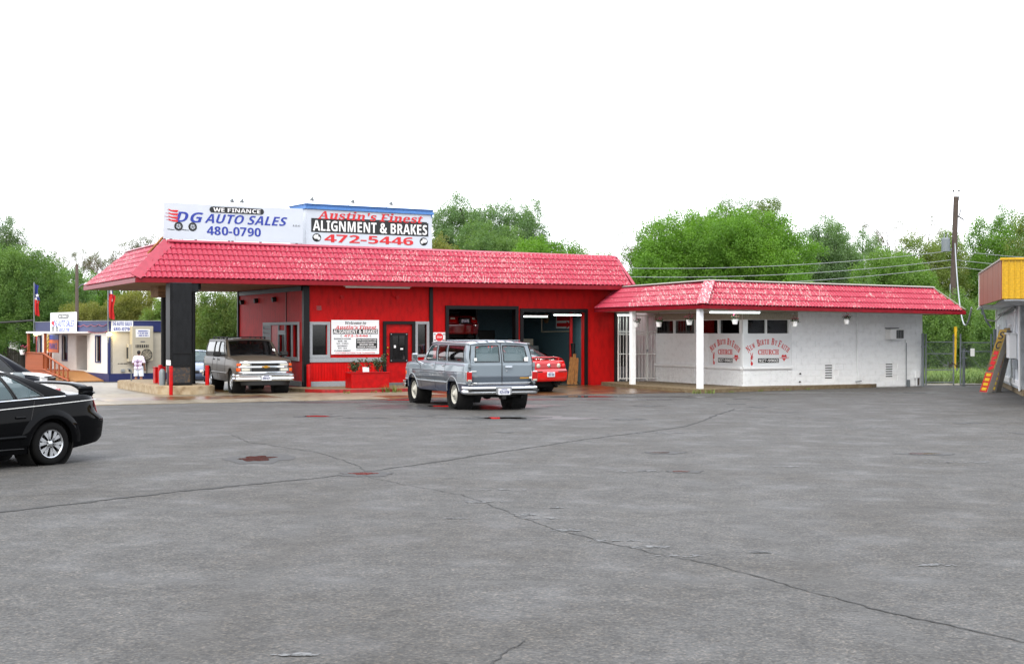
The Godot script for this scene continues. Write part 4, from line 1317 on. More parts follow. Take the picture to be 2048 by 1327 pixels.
# ---------------------------------------------------------------- the small sales office at the left
func site_office() -> void:
	var t := thing("sales_office", "small cream and navy portable sales office with a wooden ramp", "building", OFFICE[1], OFFICE[0])
	var sx := Transform3D(Basis(Vector3(0, 0, 1), Vector3.UP, Vector3(-1, 0, 0)), Vector3.ZERO)
	var L := 13.0
	put("front_wall", wall_mesh(0.0, 0.43, 3.6, 2.7, []), M.office_beige, t)
	var lw := put("side_wall", wall_mesh(-L, 0.43, 0.0, 2.7, [[-2.15, 1.06, -1.3, 2.46], [-8.0, 1.06, -7.1, 2.46], [-12.75, 1.06, -11.95, 2.46], [-5.6, 0.53, -3.6, 2.5]]), M.office_wall, t, sx)
	bx("back_wall", Vector3(3.5, 1.55, -L / 2), Vector3(0.2, 2.3, L - 0.4), M.office_wall, t, 0.0)
	bx("end_wall", Vector3(1.8, 1.55, -L + 0.1), Vector3(3.2, 2.3, 0.2), M.office_wall, t, 0.0)
	bx("inner_wall", Vector3(1.6, 1.55, -L / 2), Vector3(0.1, 2.2, L - 0.5), M.interior, t, 0.0)
	bx("skirt", Vector3(1.8, 0.21, -L / 2), Vector3(3.64, 0.45, L + 0.04), M.navy, t)
	bx("parapet", Vector3(1.8, 2.99, 0.02), Vector3(3.8, 0.6, 0.12), M.navy, t)
	bx("parapet", Vector3(-0.04, 2.99, -L / 2), Vector3(0.12, 0.6, L), M.navy, t)
	bx("parapet", Vector3(3.64, 2.99, -L / 2), Vector3(0.12, 0.6, L), M.navy, t)
	bx("parapet_cap", Vector3(1.8, 3.3, 0.02), Vector3(3.9, 0.03, 0.18), M.grey_trim, t)
	bx("parapet_cap", Vector3(-0.04, 3.3, -L / 2), Vector3(0.18, 0.03, L), M.grey_trim, t)
	bx("roof", Vector3(1.8, 2.74, -L / 2), Vector3(3.5, 0.08, L), M.roof_deck, t, 0.0)
	bx("corner_board", Vector3(0, 1.55, 0.0), Vector3(0.14, 2.25, 0.14), M.navy, t)
	bx("corner_board", Vector3(0.0, 1.55, -L), Vector3(0.1, 2.25, 0.1), M.fascia_red, t)
	for w in [[-2.15, -1.3], [-8.0, -7.1], [-12.75, -11.95]]:
		bx("window", Vector3((w[0] + w[1]) / 2, 1.76, -0.08), Vector3(w[1] - w[0], 1.4, 0.01), M.pane_dark, lw, 0.0)
		frame("window_frame", w[0] - 0.05, 1.0, w[1] + 0.05, 2.52, 0.06, 0.05, 0.01, M.navy, lw)
	# recessed doorway
	var d := bx("door", Vector3(-4.75, 1.5, -0.9), Vector3(1.5, 1.95, 0.05), M.office_beige, lw)
	bx("door_glass", Vector3(0.1, 0.1, 0.03), Vector3(0.95, 1.5, 0.01), M.pane_dark, d, 0.0)
	for k in 2:
		bx("glazing_bar", Vector3(-0.05 + k * 0.3, 0.1, 0.04), Vector3(0.03, 1.5, 0.02), M.office_beige, d)
	for k in 4:
		bx("glazing_bar", Vector3(0.1, -0.35 + k * 0.3, 0.041), Vector3(0.95, 0.03, 0.02), M.office_beige, d)
	bx("notice", Vector3(0.1, 0.3, 0.055), Vector3(0.35, 0.28, 0.006), M.white, d, 0.0)
	bx("notice", Vector3(0.1, -0.1, 0.055), Vector3(0.35, 0.3, 0.006), M.white, d, 0.0)
	bx("doorway_side", Vector3(-3.62, 1.5, -0.5), Vector3(0.06, 2.0, 0.95), M.black, lw)
	bx("doorway_side", Vector3(-5.58, 1.5, -0.5), Vector3(0.06, 2.0, 0.95), M.office_wall, lw)
	bx("doorway_head", Vector3(-4.6, 2.55, -0.5), Vector3(2.0, 0.08, 0.95), M.plywood, lw)
	# lettering panels
	var s1 := bx("name_panel", Vector3(0.7, 2.99, 0.1), Vector3(1.2, 0.58, 0.03), M.white_board, t)
	letters("DG AUTO SALES", "sans_bold", 1.08, 0.2, Vector3(0, 0.14, 0.018), M.sign_blue, s1)
	letters("480-0790", "sans_bold", 1.06, 0.18, Vector3(0, -0.14, 0.018), M.sign_blue, s1)
	var s2 := bx("name_panel", Vector3(-7.2, 3.2, 0.2), Vector3(4.75, 1.25, 0.05), M.white_board, lw)
	pill("badge", Vector3(0.1, 0.4, 0.028), 1.9, 0.24, M.sign_black, s2)
	letters("WE FINANCE", "sans_bold", 1.6, 0.15, Vector3(0.1, 0.4, 0.036), M.white, s2)
	letters("DG AUTO SALES", "sans_bold", 3.7, 0.36, Vector3(0.15, -0.02, 0.028), M.sign_blue, s2, 0.3)
	letters("480-0790", "sans_bold", 2.0, 0.3, Vector3(0.25, -0.42, 0.028), M.sign_blue, s2)
	for x in [-1.85, -1.1]:
		logo_wheel(Vector3(x, -0.38, 0.028), 0.2, s2)
	var fb := B.new()
	fb.prism(PackedVector2Array([Vector2(-2.1, -0.05), Vector2(-1.7, -0.15), Vector2(-1.75, 0.15), Vector2(-1.9, 0.1), Vector2(-2.2, 0.22), Vector2(-2.05, 0.08), Vector2(-2.25, 0.05)]), 0.008, Transform3D(Basis(), Vector3(0.05, 0, 0.026)))
	put("flame", fb, M.sign_red, s2)
	small_print(t, Vector3(0.75, 0.97, 0.006), 0.55, 0.09, 1, M.dark_grille)
	bx("outlet_box", Vector3(0.75, 0.6, 0.04), Vector3(0.2, 0.16, 0.08), M.grey_trim, t)
	bx("outlet_box", Vector3(1.15, 0.6, 0.03), Vector3(0.13, 0.1, 0.06), M.dark_grille, t)
	# sales banners beside the steps
	bx("banner", Vector3(-9.7, 1.85, 0.03), Vector3(2.1, 0.75, 0.02), M.orange, lw)
	bx("banner", Vector3(-9.7, 2.38, 0.03), Vector3(2.1, 0.3, 0.02), M.sign_blue, lw)
	letters("FINANCE", "sans_bold", 1.7, 0.35, Vector3(-9.7, 1.85, 0.045), M.sign_blue, lw)
	bx("hazard_banner", Vector3(-10.6, 2.05, 0.06), Vector3(0.35, 1.0, 0.02), M.sign_yellow, lw, 0.004, Vector3(0, 0, -0.2))
	for k in 4:
		bx("hazard_bar", Vector3(-10.62 + k * 0.04, 1.75 + k * 0.22, 0.075), Vector3(0.3, 0.07, 0.006), M.sign_black, lw, 0.0, Vector3(0, 0, 0.5))
	# porch roof, deck, railing and ramp of stained timber
	bx("porch_roof", Vector3(-6.3, 2.66, 0.8), Vector3(6.6, 0.1, 1.7), M.white, lw, 0.01)
	for p in [[-9.6, 1.5], [-6.35, 1.5], [-3.2, 1.5]]:
		if p[0] > -4:
			continue
		bx("porch_post", Vector3(p[0], 1.55, p[1]), Vector3(0.14, 2.2, 0.14), M.deck_wood, lw)
	for k in 9:
		bx("deck_board", Vector3(-6.9, 0.47, 0.1 + k * 0.18), Vector3(5.6, 0.05, 0.165), M.deck_wood, lw)
	bx("deck_skirt", Vector3(-6.9, 0.32, 1.66), Vector3(5.7, 0.22, 0.06), M.deck_wood, lw)
	bx("deck_skirt", Vector3(-9.72, 0.32, 0.85), Vector3(0.06, 0.22, 1.6), M.deck_wood, lw)
	for k in 22:
		bx("railing_board", Vector3(-9.7 + k * 0.155, 0.98, 1.62), Vector3(0.135, 0.95, 0.035), M.deck_wood, lw)
	bx("handrail", Vector3(-8.0, 1.49, 1.62), Vector3(3.6, 0.06, 0.14), M.deck_wood, lw)
	for k in 9:
		bx("railing_board", Vector3(-9.7, 0.98, 0.15 + k * 0.155), Vector3(0.035, 0.95, 0.135), M.deck_wood, lw)
	# steps/ramp down towards the lot with a sloping rail
	var rb := B.new()
	rb.prism(PackedVector2Array([Vector2(0, 0.5), Vector2(3.4, 0.06), Vector2(3.4, 0.0), Vector2(0, 0.0)]), 1.55, Transform3D(Basis(), Vector3(-4.1, 0, 0.05)))
	put("ramp", rb, M.wood, lw)
	bar("ramp_rail", [Vector3(-6.2, 1.47, 1.66), Vector3(-1.6, 0.62, 1.66)], 0.07, M.deck_wood, lw, 4)
	bar("ramp_rail", [Vector3(-6.2, 0.55, 1.66), Vector3(-1.6, 0.05, 1.66)], 0.06, M.deck_wood, lw, 4)
	for k in 6:
		var x := -5.6 + k * 0.76
		bx("baluster", Vector3(x, 0.86 - k * 0.115, 1.66), Vector3(0.08, 0.95 - k * 0.05, 0.08), M.deck_wood, lw)
	var fp := thing("flower_basket", "white basket of red flowers hung on the sales office railing", "planter", on(OFFICE, -1.85, 1.45, -9.6), 0.0)
	var pb := B.new()
	pb.lathe([Vector2(0.12, -0.1), Vector2(0.2, 0.2), Vector2(0.0, 0.16)], 10)
	put("pot", pb, M.white, fp)
	flower_head(fp, Vector3(0, 0.25, 0), 0.22, 14)
	# wall-mounted heat pump
	var ac := thing("wall_air_conditioner", "tall beige wall-mounted air conditioner with round fan grille on the sales office", "air conditioner", on(OFFICE, 1.72, 0.0, 0.0) , OFFICE[0])
	bx("cabinet", Vector3(0, 2.05, 0.25), Vector3(1.2, 1.9, 0.4), M.ac_beige, ac, 0.02)
	bx("cabinet_step", Vector3(-0.68, 1.55, 0.2), Vector3(0.16, 0.95, 0.32), M.ac_beige, ac)
	bx("louvre", Vector3(-0.77, 1.55, 0.2), Vector3(0.02, 0.6, 0.25), M.dark_grille, ac)
	bx("upper_grille", Vector3(-0.03, 1.92, 0.455), Vector3(0.75, 0.16, 0.02), M.dark_grille, ac)
	for k in 6:
		bx("grille_bar", Vector3(-0.34 + k * 0.125, 1.92, 0.47), Vector3(0.03, 0.16, 0.02), M.ac_beige, ac)
	bx("badge", Vector3(0.0, 2.16, 0.455), Vector3(0.25, 0.06, 0.01), M.grey_trim_dark, ac)
	var np := bx("notice", Vector3(0.0, 2.62, 0.455), Vector3(0.8, 0.44, 0.012), M.white, ac)
	small_print(np, Vector3(0, 0.0, 0.008), 0.66, 0.36, 3, M.sign_blue)
	var ft := Transform3D(Basis(Vector3.RIGHT, PI / 2), Vector3(0.22, 1.45, 0.45))
	var f1 := B.new()
	f1.lathe([Vector2(0.31, 0), Vector2(0.31, 0.03), Vector2(0.28, 0.03), Vector2(0.28, 0.005), Vector2(0.0, 0.005)], 20, ft)
	put("fan_ring", f1, M.dark_grille, ac)
	var f2 := B.new()
	for r in [0.06, 0.12, 0.18, 0.24]:
		f2.tube(oval(Vector3(0.22, 1.45, 0.475), r, r, 20), 0.012, 4)
	for k in 8:
		f2.tube([Vector3(0.22, 1.45, 0.475), Vector3(0.22 + cos(TAU * k / 8) * 0.28, 1.45 + sin(TAU * k / 8) * 0.28, 0.475)], 0.01, 4)
	put("fan_guard", f2, M.ac_beige, ac)
	bar("drain_pipe", [Vector3(0.36, 1.1, 0.1), Vector3(0.36, 0.35, 0.1)], 0.025, M.dark_grille, ac)
	# flags on poles
	for q in [[0.1, 0.14, 2.7, 2.75, "limp red and white flag on a pole at the sales office corner"], [0.0, -12.9, 2.6, 3.15, "limp blue, white and red flag with a star at the sales office's far end"]]:
		var f := thing("flag", q[4], "flag", on(OFFICE, q[0] - 0.2, 0, q[1]), OFFICE[0], "flags on the sales office")
		bar("pole", [Vector3(0, q[2] - 0.6, 0), Vector3(0, q[2] + q[3], 0)], 0.03, M.galv, f)
		var top: float = q[2] + q[3] - 0.1
		var kinds := [["flag_blue", 0.0, 0.48, 0.3], ["flag_white", 0.42, 0.56, 0.16], ["flag_red", 0.5, 1.0, 0.27]] if q[1] < -1 else [["flag_blue", 0.0, 0.35, 0.34], ["flag_white", 0.0, 0.5, 0.24], ["flag_red", 0.3, 1.0, 0.3]]
		for i in kinds.size():
			var rows := []
			for r in 9:
				var row := PackedVector3Array()
				var v := lerpf(kinds[i][1], kinds[i][2], r / 8.0)
				for k in 7:
					var u := k / 6.0
					row.append(Vector3(0.03 + u * kinds[i][3] * (1.0 - 0.3 * absf(v - 0.5)) * (1.0 - 0.25 * sin(v * 9.0 + i)), top - v * 1.9 - u * 0.12, 0.09 * sin(u * 9.0 + v * 5.0 + i) + 0.03 * i))
				rows.append(row)
			var gb := B.new()
			gb.grid(rows)
			put("cloth", gb, M[kinds[i][0]], f)
		if q[1] < -1:
			var st := PackedVector2Array()
			for i in 10:
				var r := 0.13 if i % 2 == 0 else 0.055
				st.append(Vector2(sin(TAU * i / 10) * r, cos(TAU * i / 10) * r))
			var sb := B.new()
			sb.prism(st, 0.01, Transform3D(Basis(), Vector3(0.15, top - 0.72, 0.13)))
			put("star", sb, M.flag_white, f)
	for q in [[0.05, 0.15, "lit yellow bulb lamp under the near corner of the sales office parapet"], [0.02, -12.95, "lit yellow bulb lamp under the far corner of the sales office parapet"]]:
		var l := thing("corner_lamp", q[2], "lamp", on(OFFICE, q[0] - 0.1, 2.56, q[1]), OFFICE[0], "lit lamps on the sales office")
		var bb := B.new()
		bb.ball(Vector3(0, 0, 0.05), Vector3(0.17, 0.12, 0.17))
		put("bulb", bb, M.lit_bulb, l)
		bx("bracket", Vector3(0.06, 0.06, -0.1), Vector3(0.1, 0.06, 0.1), M.grey_trim, l)
		var ol := OmniLight3D.new()
		ol.name = "bulb_light"
		ol.light_energy = 0.35
		ol.light_color = Color(1, 0.9, 0.6)
		ol.omni_range = 20
		ol.omni_attenuation = 2.0
		ol.light_size = 0.12
		ol.shadow_enabled = true
		ol.position = Vector3(0, 0, 0.05)
		l.add_child(ol)
	for q in [[-0.15, 3.1, 0.05, 4.6, 0], [-0.15, 2.72, 0.0, 11.0, 1]]:
		var pts := []
		for i in 20:
			pts.append(on(OFFICE, -0.14, q[1] - 0.1 * absf(sin(i * 0.62)), -i * 0.25 * q[3] / 4.6))
		var o := bar("string_lights", pts, 0.02, M.hip_pink, self, 4)
		tag(o, ["pinkish string of bulbs sagging along the upper navy parapet", "string of bulbs along the bottom edge of the navy parapet"][q[4]], "string lights")

# lines of print too small to read: rows of word-long strokes
func small_print(parent: Node, c: Vector3, w: float, h: float, rows: int, m: Material) -> void:
	var b := B.new()
	for r in rows:
		var x := -w / 2 + rng.randf_range(0.0, 0.15) * w
		var y := h / 2 - (r + 0.5) * h / rows
		while x < w / 2 - 0.05 * w:
			var l := minf(rng.randf_range(0.03, 0.07) * w, w / 2 - x)
			b.box(c + Vector3(x + l / 2, y, 0), Vector3(l, h / rows * 0.55, 0.004))
			x += l + w * (0.012 if rng.randf() < 0.7 else 0.05)
	put("fine_print", b, m, parent)

func flower_head(parent: Node, c: Vector3, r: float, n: int) -> void:
	var b := B.new()
	b.flat()
	for i in n * 5:
		var d := Vector3(rng.randf_range(-1, 1), rng.randf_range(-0.9, 0.35), rng.randf_range(-1, 1)) * r
		var u := Vector3(rng.randf_range(-1, 1), rng.randf_range(0, 1), rng.randf_range(-1, 1)).normalized() * r * 0.45
		var v := u.cross(Vector3(rng.randf(), rng.randf(), 0.3)).normalized() * r * 0.14
		b.quad(c + d - v, c + d + u * 0.5 - v * 1.4, c + d + u, c + d + v)
	put("leaves", b, M.leaf_dark, parent)
	var p := B.new()
	p.flat()
	for i in n:
		var d := c + Vector3(rng.randf_range(-1, 1), rng.randf_range(0.0, 1.0), rng.randf_range(-1, 1)) * r
		for k in 5:
			var a := TAU * k / 5 + i
			var e := Vector3(cos(a), rng.randf_range(-0.5, 0.6), sin(a)) * r * 0.26
			var f := Vector3(cos(a + 0.9), rng.randf_range(-0.5, 0.6), sin(a + 0.9)) * r * 0.26
			p.tri(d, d + e, d + f)
	put("blossom", p, M.petal, parent)

func far_left_homes() -> void:
	var h := thing("teal_house", "low teal house with grey hip roof and white trim beyond the lawn", "house", Vector3(-44.5, -0.74, -118), 8.0)
	var fw := put("wall", wall_mesh(-9, 0, 9, 2.7, [[1.0, 0.9, 2.2, 2.1], [4.0, 0.9, 5.2, 2.1], [6.4, 0.9, 7.6, 2.1]]), M.house_teal, h)
	bx("side_wall", Vector3(8.9, 1.35, -4), Vector3(0.2, 2.7, 7.6), M.house_teal, h, 0.0)
	bx("side_wall", Vector3(-8.9, 1.35, -4), Vector3(0.2, 2.7, 7.6), M.house_teal, h, 0.0)
	bx("inner_wall", Vector3(0, 1.35, -1.2), Vector3(17.5, 2.6, 0.1), M.interior, h, 0.0)
	for x in [1.6, 4.6, 7.0]:
		bx("window", Vector3(x, 1.5, -0.08), Vector3(1.2, 1.2, 0.01), M.pane_dark, fw, 0.0)
		frame("window_frame", x - 0.75, 0.75, x + 0.75, 2.25, 0.14, 0.06, 0.02, M.house_white, fw)
	for x in [0.3, 3.1, 5.8]:
		bx("trim_panel", Vector3(x, 1.35, 0.02), Vector3(0.8, 2.6, 0.04), M.house_white, fw)
	var b := B.new()
	b.flat()
	var e := [Vector3(-9.6, 2.7, 0.6), Vector3(9.6, 2.7, 0.6), Vector3(9.6, 2.7, -8.6), Vector3(-9.6, 2.7, -8.6)]
	var r := [Vector3(-5.5, 4.7, -4), Vector3(5.5, 4.7, -4)]
	b.quad(e[0], r[0], r[1], e[1])
	b.quad(e[2], r[1], r[0], e[3])
	b.tri(e[1], r[1], e[2])
	b.tri(e[3], r[0], e[0])
	b.quad(e[0], e[1], e[2], e[3])
	put("roof", b, M.roof_grey, h)
	bx("eave_board", Vector3(0, 2.65, 0.6), Vector3(19.2, 0.14, 0.05), M.house_white, h)
	var f := thing("picket_fence", "weathered grey board fence with a scalloped top before the teal house", "fence", Vector3(-46, -0.74, -108), 4.0)
	var fb := B.new()
	for i in 90:
		var hh := 1.35 + 0.14 * sin(i * 0.42) + rng.randf_range(-0.02, 0.02)
		fb.box(Vector3(i * 0.15 - 2.0, hh / 2, rng.randf_range(-0.008, 0.008)), Vector3(0.138, hh, 0.025))
	var pk := put("pickets", fb, M.fence_wood, f)
	pk.set_meta("kind", "stuff")
	for y in [0.35, 1.05]:
		bx("rail", Vector3(4.7, y, -0.06), Vector3(13.5, 0.09, 0.05), M.fence_wood, f)

# ---------------------------------------------------------------- things standing round the canopy
func bollard(label: String, at: Vector3, h: float, r := 0.057) -> void:
	var b := thing("bollard", label, "bollard", at, 0.0, "red bollards round the canopy and garage")
	var m := B.new()
	m.lathe([Vector2(r, 0), Vector2(r, h - 0.02), Vector2(r * 0.85, h), Vector2(0, h + 0.005)], 14)
	put("post", m, M.red_gloss, b)

func canopy_furniture() -> void:
	var isl := thing("pump_island", "pale raised concrete island with rounded ends under the pink canopy", "pump island", GARAGE[1], GARAGE[0])
	var poly := PackedVector2Array()
	for i in 13:
		var a := PI * i / 12
		poly.append(Vector2(-4.22 + cos(a) * 0.92, 0.9 + sin(a) * 0.75))
	for i in 13:
		var a := PI + PI * i / 12
		poly.append(Vector2(-4.3 + cos(a) * 0.98, -4.6 + sin(a) * 0.8))
	var b := B.new()
	b.prism(poly, 0.24, Transform3D(Basis(Vector3.RIGHT, PI / 2), Vector3(0, 0.26, 0)))
	put("slab", b, M.island, isl)
	var top := PackedVector2Array()
	for p in poly:
		top.append(Vector2(-4.25 + (p.x + 4.25) * 0.97, -1.8 + (p.y + 1.8) * 0.985))
	var b2 := B.new()
	b2.prism(top, 0.02, Transform3D(Basis(Vector3.RIGHT, PI / 2), Vector3(0, 0.28, 0)))
	put("slab_top", b2, M.island, isl)
	# main pillar clad in dark steel panels
	var y0 := 0.28
	var p := thing("canopy_pillar", "broad dark steel-clad pillar carrying the pink canopy, white tiles on its side", "pillar", on(GARAGE, -4.38, y0, 0.78), GARAGE[0])
	bx("core", Vector3(0, 1.61, 0), Vector3(0.66, 3.2, 0.6), M.black_steel, p, 0.012)
	bx("side_panel", Vector3(-0.34, 2.0, 0.0), Vector3(0.03, 2.42, 0.6), M.black_trim, p)
	bx("front_panel", Vector3(0.02, 2.1, 0.31), Vector3(0.6, 2.2, 0.025), M.black_steel, p)
	frame("panel_frame", -0.33, 0.62, 0.34, 1.03, 0.05, 0.03, 0.31, M.black_trim, p)
	frame("panel_frame", -0.33, 0.03, 0.34, 0.62, 0.05, 0.03, 0.312, M.black_trim, p)
	bx("lower_panel", Vector3(0.0, 0.33, 0.305), Vector3(0.56, 0.5, 0.02), M.rusty, p)
	for k in 5:
		bx("white_tile", Vector3(-0.335, 0.68 + k * 0.11, 0.0), Vector3(0.025, 0.104, 0.58), M.white_paint, p)
	bx("capital", Vector3(0.36, 3.08, -0.3), Vector3(0.5, 0.3, 0.6), M.black_steel, p)
	for q in [[-3.74, -0.12, 3.2, "slim dark pipe column just right of the broad canopy pillar"], [-4.02, -3.15, 2.85, "slim dark pipe column at the back left of the canopy"]]:
		var c := thing("canopy_column", q[3], "column", on(GARAGE, q[0], y0, q[1]), GARAGE[0], "pipe columns under the canopy")
		var cb := B.new()
		cb.lathe([Vector2(0.085, 0), Vector2(0.085, q[2])], 16)
		put("shaft", cb, M.black_trim, c)
		bx("base_plate", Vector3(0, 0.012, 0), Vector3(0.26, 0.024, 0.26), M.black_trim, c)
		if q[2] < 3:
			bx("beam_box", Vector3(-0.05, 3.05, 0.0), Vector3(0.5, 0.4, 1.2), M.plywood, c)
		else:
			bx("capital", Vector3(0.02, 3.14, -0.05), Vector3(0.4, 0.22, 0.5), M.black_trim, c)
	bollard("red bollard standing on the ground before the canopy pillar", on(GARAGE, -4.86, 0.02, 1.78), 0.88, 0.06)
	bollard("red bollard on the island's right end, nearest the tan wagon", on(GARAGE, -3.58, y0, 1.12), 0.62, 0.065)
	bollard("red bollard on the island in front of the red metal box", on(GARAGE, -4.76, y0, -0.2), 0.62, 0.07)
	bollard("red bollard at the black corner post of the garage", on(GARAGE, 0.0, 0.13, 0.32), 0.75, 0.075)
	var rb := thing("red_cabinet", "low red sheet-metal box on the island behind a bollard", "cabinet", on(GARAGE, -4.67, y0, -0.75), GARAGE[0])
	bx("body", Vector3(0, 0.27, 0), Vector3(0.34, 0.5, 0.3), M.red_gloss, rb, 0.01)
	bx("lid", Vector3(0, 0.53, 0), Vector3(0.37, 0.03, 0.33), M.red_gloss, rb)
	var wp := thing("water_post", "thin grey standpipe with a tap at the island's far end", "standpipe", on(GARAGE, -4.95, y0, -3.9), 0.0)
	bar("pipe", [Vector3(0, 0, 0), Vector3(0, 0.35, 0), Vector3(-0.03, 0.4, 0.0), Vector3(-0.12, 0.41, 0)], 0.02, M.galv_dull, wp)
	var gb := thing("air_post", "grey capped cylinder beside the broad canopy pillar", "air post", on(GARAGE, -4.86, y0, 0.55), 0.0)
	var gm := B.new()
	gm.lathe([Vector2(0.1, 0), Vector2(0.1, 0.42), Vector2(0.06, 0.5), Vector2(0, 0.52)], 14)
	put("body", gm, M.galv_dull, gb)
	var sl := thing("street_lamp", "grey cobra-head street lamp on a wooden pole behind the canopy", "street lamp", Vector3(-26.9, -0.74, -88.0))
	var pb := B.new()
	pb.lathe([Vector2(0.13, 0), Vector2(0.1, 6.85), Vector2(0, 6.86)], 10)
	put("pole", pb, M.pole_wood, sl)
	bar("arm", [Vector3(0, 5.3, 0), Vector3(0.3, 5.6, 0.1), Vector3(0.6, 5.66, 0.15)], 0.04, M.galv, sl)
	var hb := B.new()
	hb.ball(Vector3(0.8, 5.65, 0.2), Vector3(0.3, 0.1, 0.15), 12, 6)
	put("lamp_head", hb, M.steel_white, sl)

func garage_furniture() -> void:
	# welcome board on the front
	var s := thing("welcome_board", "white welcome board with opening hours on the red garage front", "sign", on(GARAGE, 1.73, 1.775, 0.03), GARAGE[0])
	bx("board", Vector3(0, 0, 0), Vector3(1.7, 1.15, 0.03), M.white_board, s, 0.004)
	var z := 0.018
	letters("Welcome to", "serif_bold", 0.76, 0.1, Vector3(0, 0.48, z), M.sign_black, s, 0.25)
	letters("Austin's Finest", "serif_bold", 1.45, 0.13, Vector3(0.02, 0.33, z + 0.004), M.sign_red, s, 0.3)
	bx("band", Vector3(0, 0.19, z - 0.002), Vector3(1.6, 0.17, 0.005), M.sign_black, s, 0.0)
	letters("ALIGNMENT & BRAKES", "sans_bold", 1.56, 0.125, Vector3(0, 0.19, z + 0.002), M.white, s)
	letters("472-5446", "sans_bold", 0.86, 0.075, Vector3(0.02, 0.045, z), M.sign_red, s)
	for x in [-0.5, 0.54]:
		letters("C", "sans_bold", 0.06, 0.06, Vector3(x, 0.045, z), M.sign_black, s)
	var rows := ["BUSINESS HOURS", "MON - FRI", "8am - 5:30pm", "SATURDAY", "8am - 3pm", "CLOSED SUNDAY"]
	var wd := [0.6, 0.32, 0.42, 0.36, 0.32, 0.58]
	for i in 6:
		letters(rows[i], "sans_bold", wd[i], 0.052, Vector3(-0.46, -0.055 - i * 0.08, z), M.sign_black, s)
	bx("band", Vector3(0.4, -0.21, z - 0.002), Vector3(0.76, 0.34, 0.005), M.sign_black, s, 0.0)
	var r2 := ["10% DISCOUNT FOR", "COLLEGE STUDENTS", "MILITARY W/ID", "SENIOR CITIZENS"]
	var w2 := [0.7, 0.68, 0.5, 0.66]
	for i in 4:
		letters(r2[i], "sans_bold", w2[i], 0.05, Vector3(0.4, -0.09 - i * 0.08, z + 0.002), M.white, s)
	letters("LOCALLY OWNED AND OPERATED", "sans", 0.74, 0.036, Vector3(0.4, -0.425, z), M.sign_black, s)
	letters("CUSTOMER SATISFACTION GUARANTEED", "sans", 1.42, 0.05, Vector3(0, -0.53, z), M.sign_red, s, 0.25)
	# stop notice by the left bay
	var st := thing("stop_notice", "square white notice with a red octagon reading STOP beside the left bay", "sign", on(GARAGE, 4.81, 1.77, 0.02), GARAGE[0])
	bx("board", Vector3.ZERO, Vector3(0.46, 0.33, 0.02), M.white_board, st, 0.003)
	var o := PackedVector2Array()
	for i in 8:
		o.append(Vector2(cos(PI / 8 + PI / 4 * i), sin(PI / 8 + PI / 4 * i)) * 0.15)
	var ob := B.new()
	ob.prism(o, 0.006, Transform3D(Basis(), Vector3(0, 0, 0.011)))
	put("octagon", ob, M.sign_red, st)
	letters("STOP", "sans_bold", 0.19, 0.06, Vector3(0, 0, 0.02), M.white, st)
	letters("NO", "sans_bold", 0.06, 0.04, Vector3(-0.17, 0.1, 0.013), M.sign_black, st)
	letters("ACCESS", "sans_bold", 0.09, 0.03, Vector3(0.17, 0.1, 0.013), M.sign_black, st)
	letters("EMP", "sans_bold", 0.08, 0.04, Vector3(-0.16, -0.1, 0.013), M.sign_black, st)
	letters("ONLY", "sans_bold", 0.1, 0.04, Vector3(0.16, -0.1, 0.013), M.sign_black, st)
	var s2 := bx("lower_notice", on(GARAGE, 4.81, 1.5, 0.02), Vector3(0.46, 0.12, 0.02), M.white_board, self, 0.003, Vector3(0, deg_to_rad(26), 0))
	tag(s2, "narrow white strip notice under the red STOP notice", "sign")
	# planter with a ragged shrub at each end
	var p := thing("planter_box", "long bright red planter box with two straggly shrubs before the door", "planter", on(GARAGE, 1.5, 0.13, 1.82), GARAGE[0])
	bx("box", Vector3(0, 0.25, 0), Vector3(1.3, 0.5, 0.6), M.red_gloss, p, 0.008)
	bx("rim", Vector3(0, 0.505, 0.3), Vector3(1.34, 0.035, 0.05), M.red_gloss, p)
	bx("rim", Vector3(0, 0.505, -0.3), Vector3(1.34, 0.035, 0.05), M.red_gloss, p)
	bx("soil", Vector3(0, 0.498, 0), Vector3(1.24, 0.02, 0.54), M.bark_dark, p, 0.0)
	for q in [[-0.42, 0.42, 5, 0.2], [0.28, 0.62, 7, 0.42]]:
		for k in q[2]:
			var a := rng.randf() * TAU
			var base := Vector3(q[0] + rng.randf_range(-q[3], q[3]) * 0.5, 0.5, rng.randf_range(-0.12, 0.12))
			var tip := base + Vector3(cos(a) * 0.16, q[1] * rng.randf_range(0.6, 1.05), sin(a) * 0.14)
			bar("stem", [base, base.lerp(tip, 0.5) + Vector3(0.02, 0.03, 0), tip], [0.012, 0.009, 0.004], M.bark, p, 5)
			sprig(p, base.lerp(tip, 0.25), tip, 60, 0.075)
	bx("small_sign", Vector3(-0.05, 0.6, 0.0), Vector3(0.22, 0.16, 0.01), M.white_board, p, 0.0, Vector3(-0.1, 0, 0))
	for q in [[0.4, 3.0, "low weeds at the left bend of the red kerb"], [1.35, 2.9, "short weeds along the red kerb below the planter"], [2.2, 2.75, "weeds at the red kerb just right of the planter"], [2.9, 2.66, "weeds at the red kerb in front of the red door"], [3.8, 2.66, "weeds at the right end of the red kerb, by the wagon's nose"]]:
		var w := thing("weed", q[2], "weed", on(GARAGE, q[0], 0.02, q[1] - 0.06), 0.0, "weeds along the red kerb")
		weed_tuft(w, 0.14 if q[0] < 2.5 and q[0] > 2.0 else 0.09)
	var w2b := thing("weed", "tall weed sprouting in front of the planter's right end", "weed", on(GARAGE, 1.9, 0.02, 2.72))
	weed_tuft(w2b, 0.26)
	# fluorescent battens: an unlit one on the garage eave, lit ones elsewhere
	var e := thing("eave_tube_light", "long unlit white batten light under the garage eave above the welcome board", "lamp", on(GARAGE, 2.38, 3.47, 0.45), GARAGE[0])
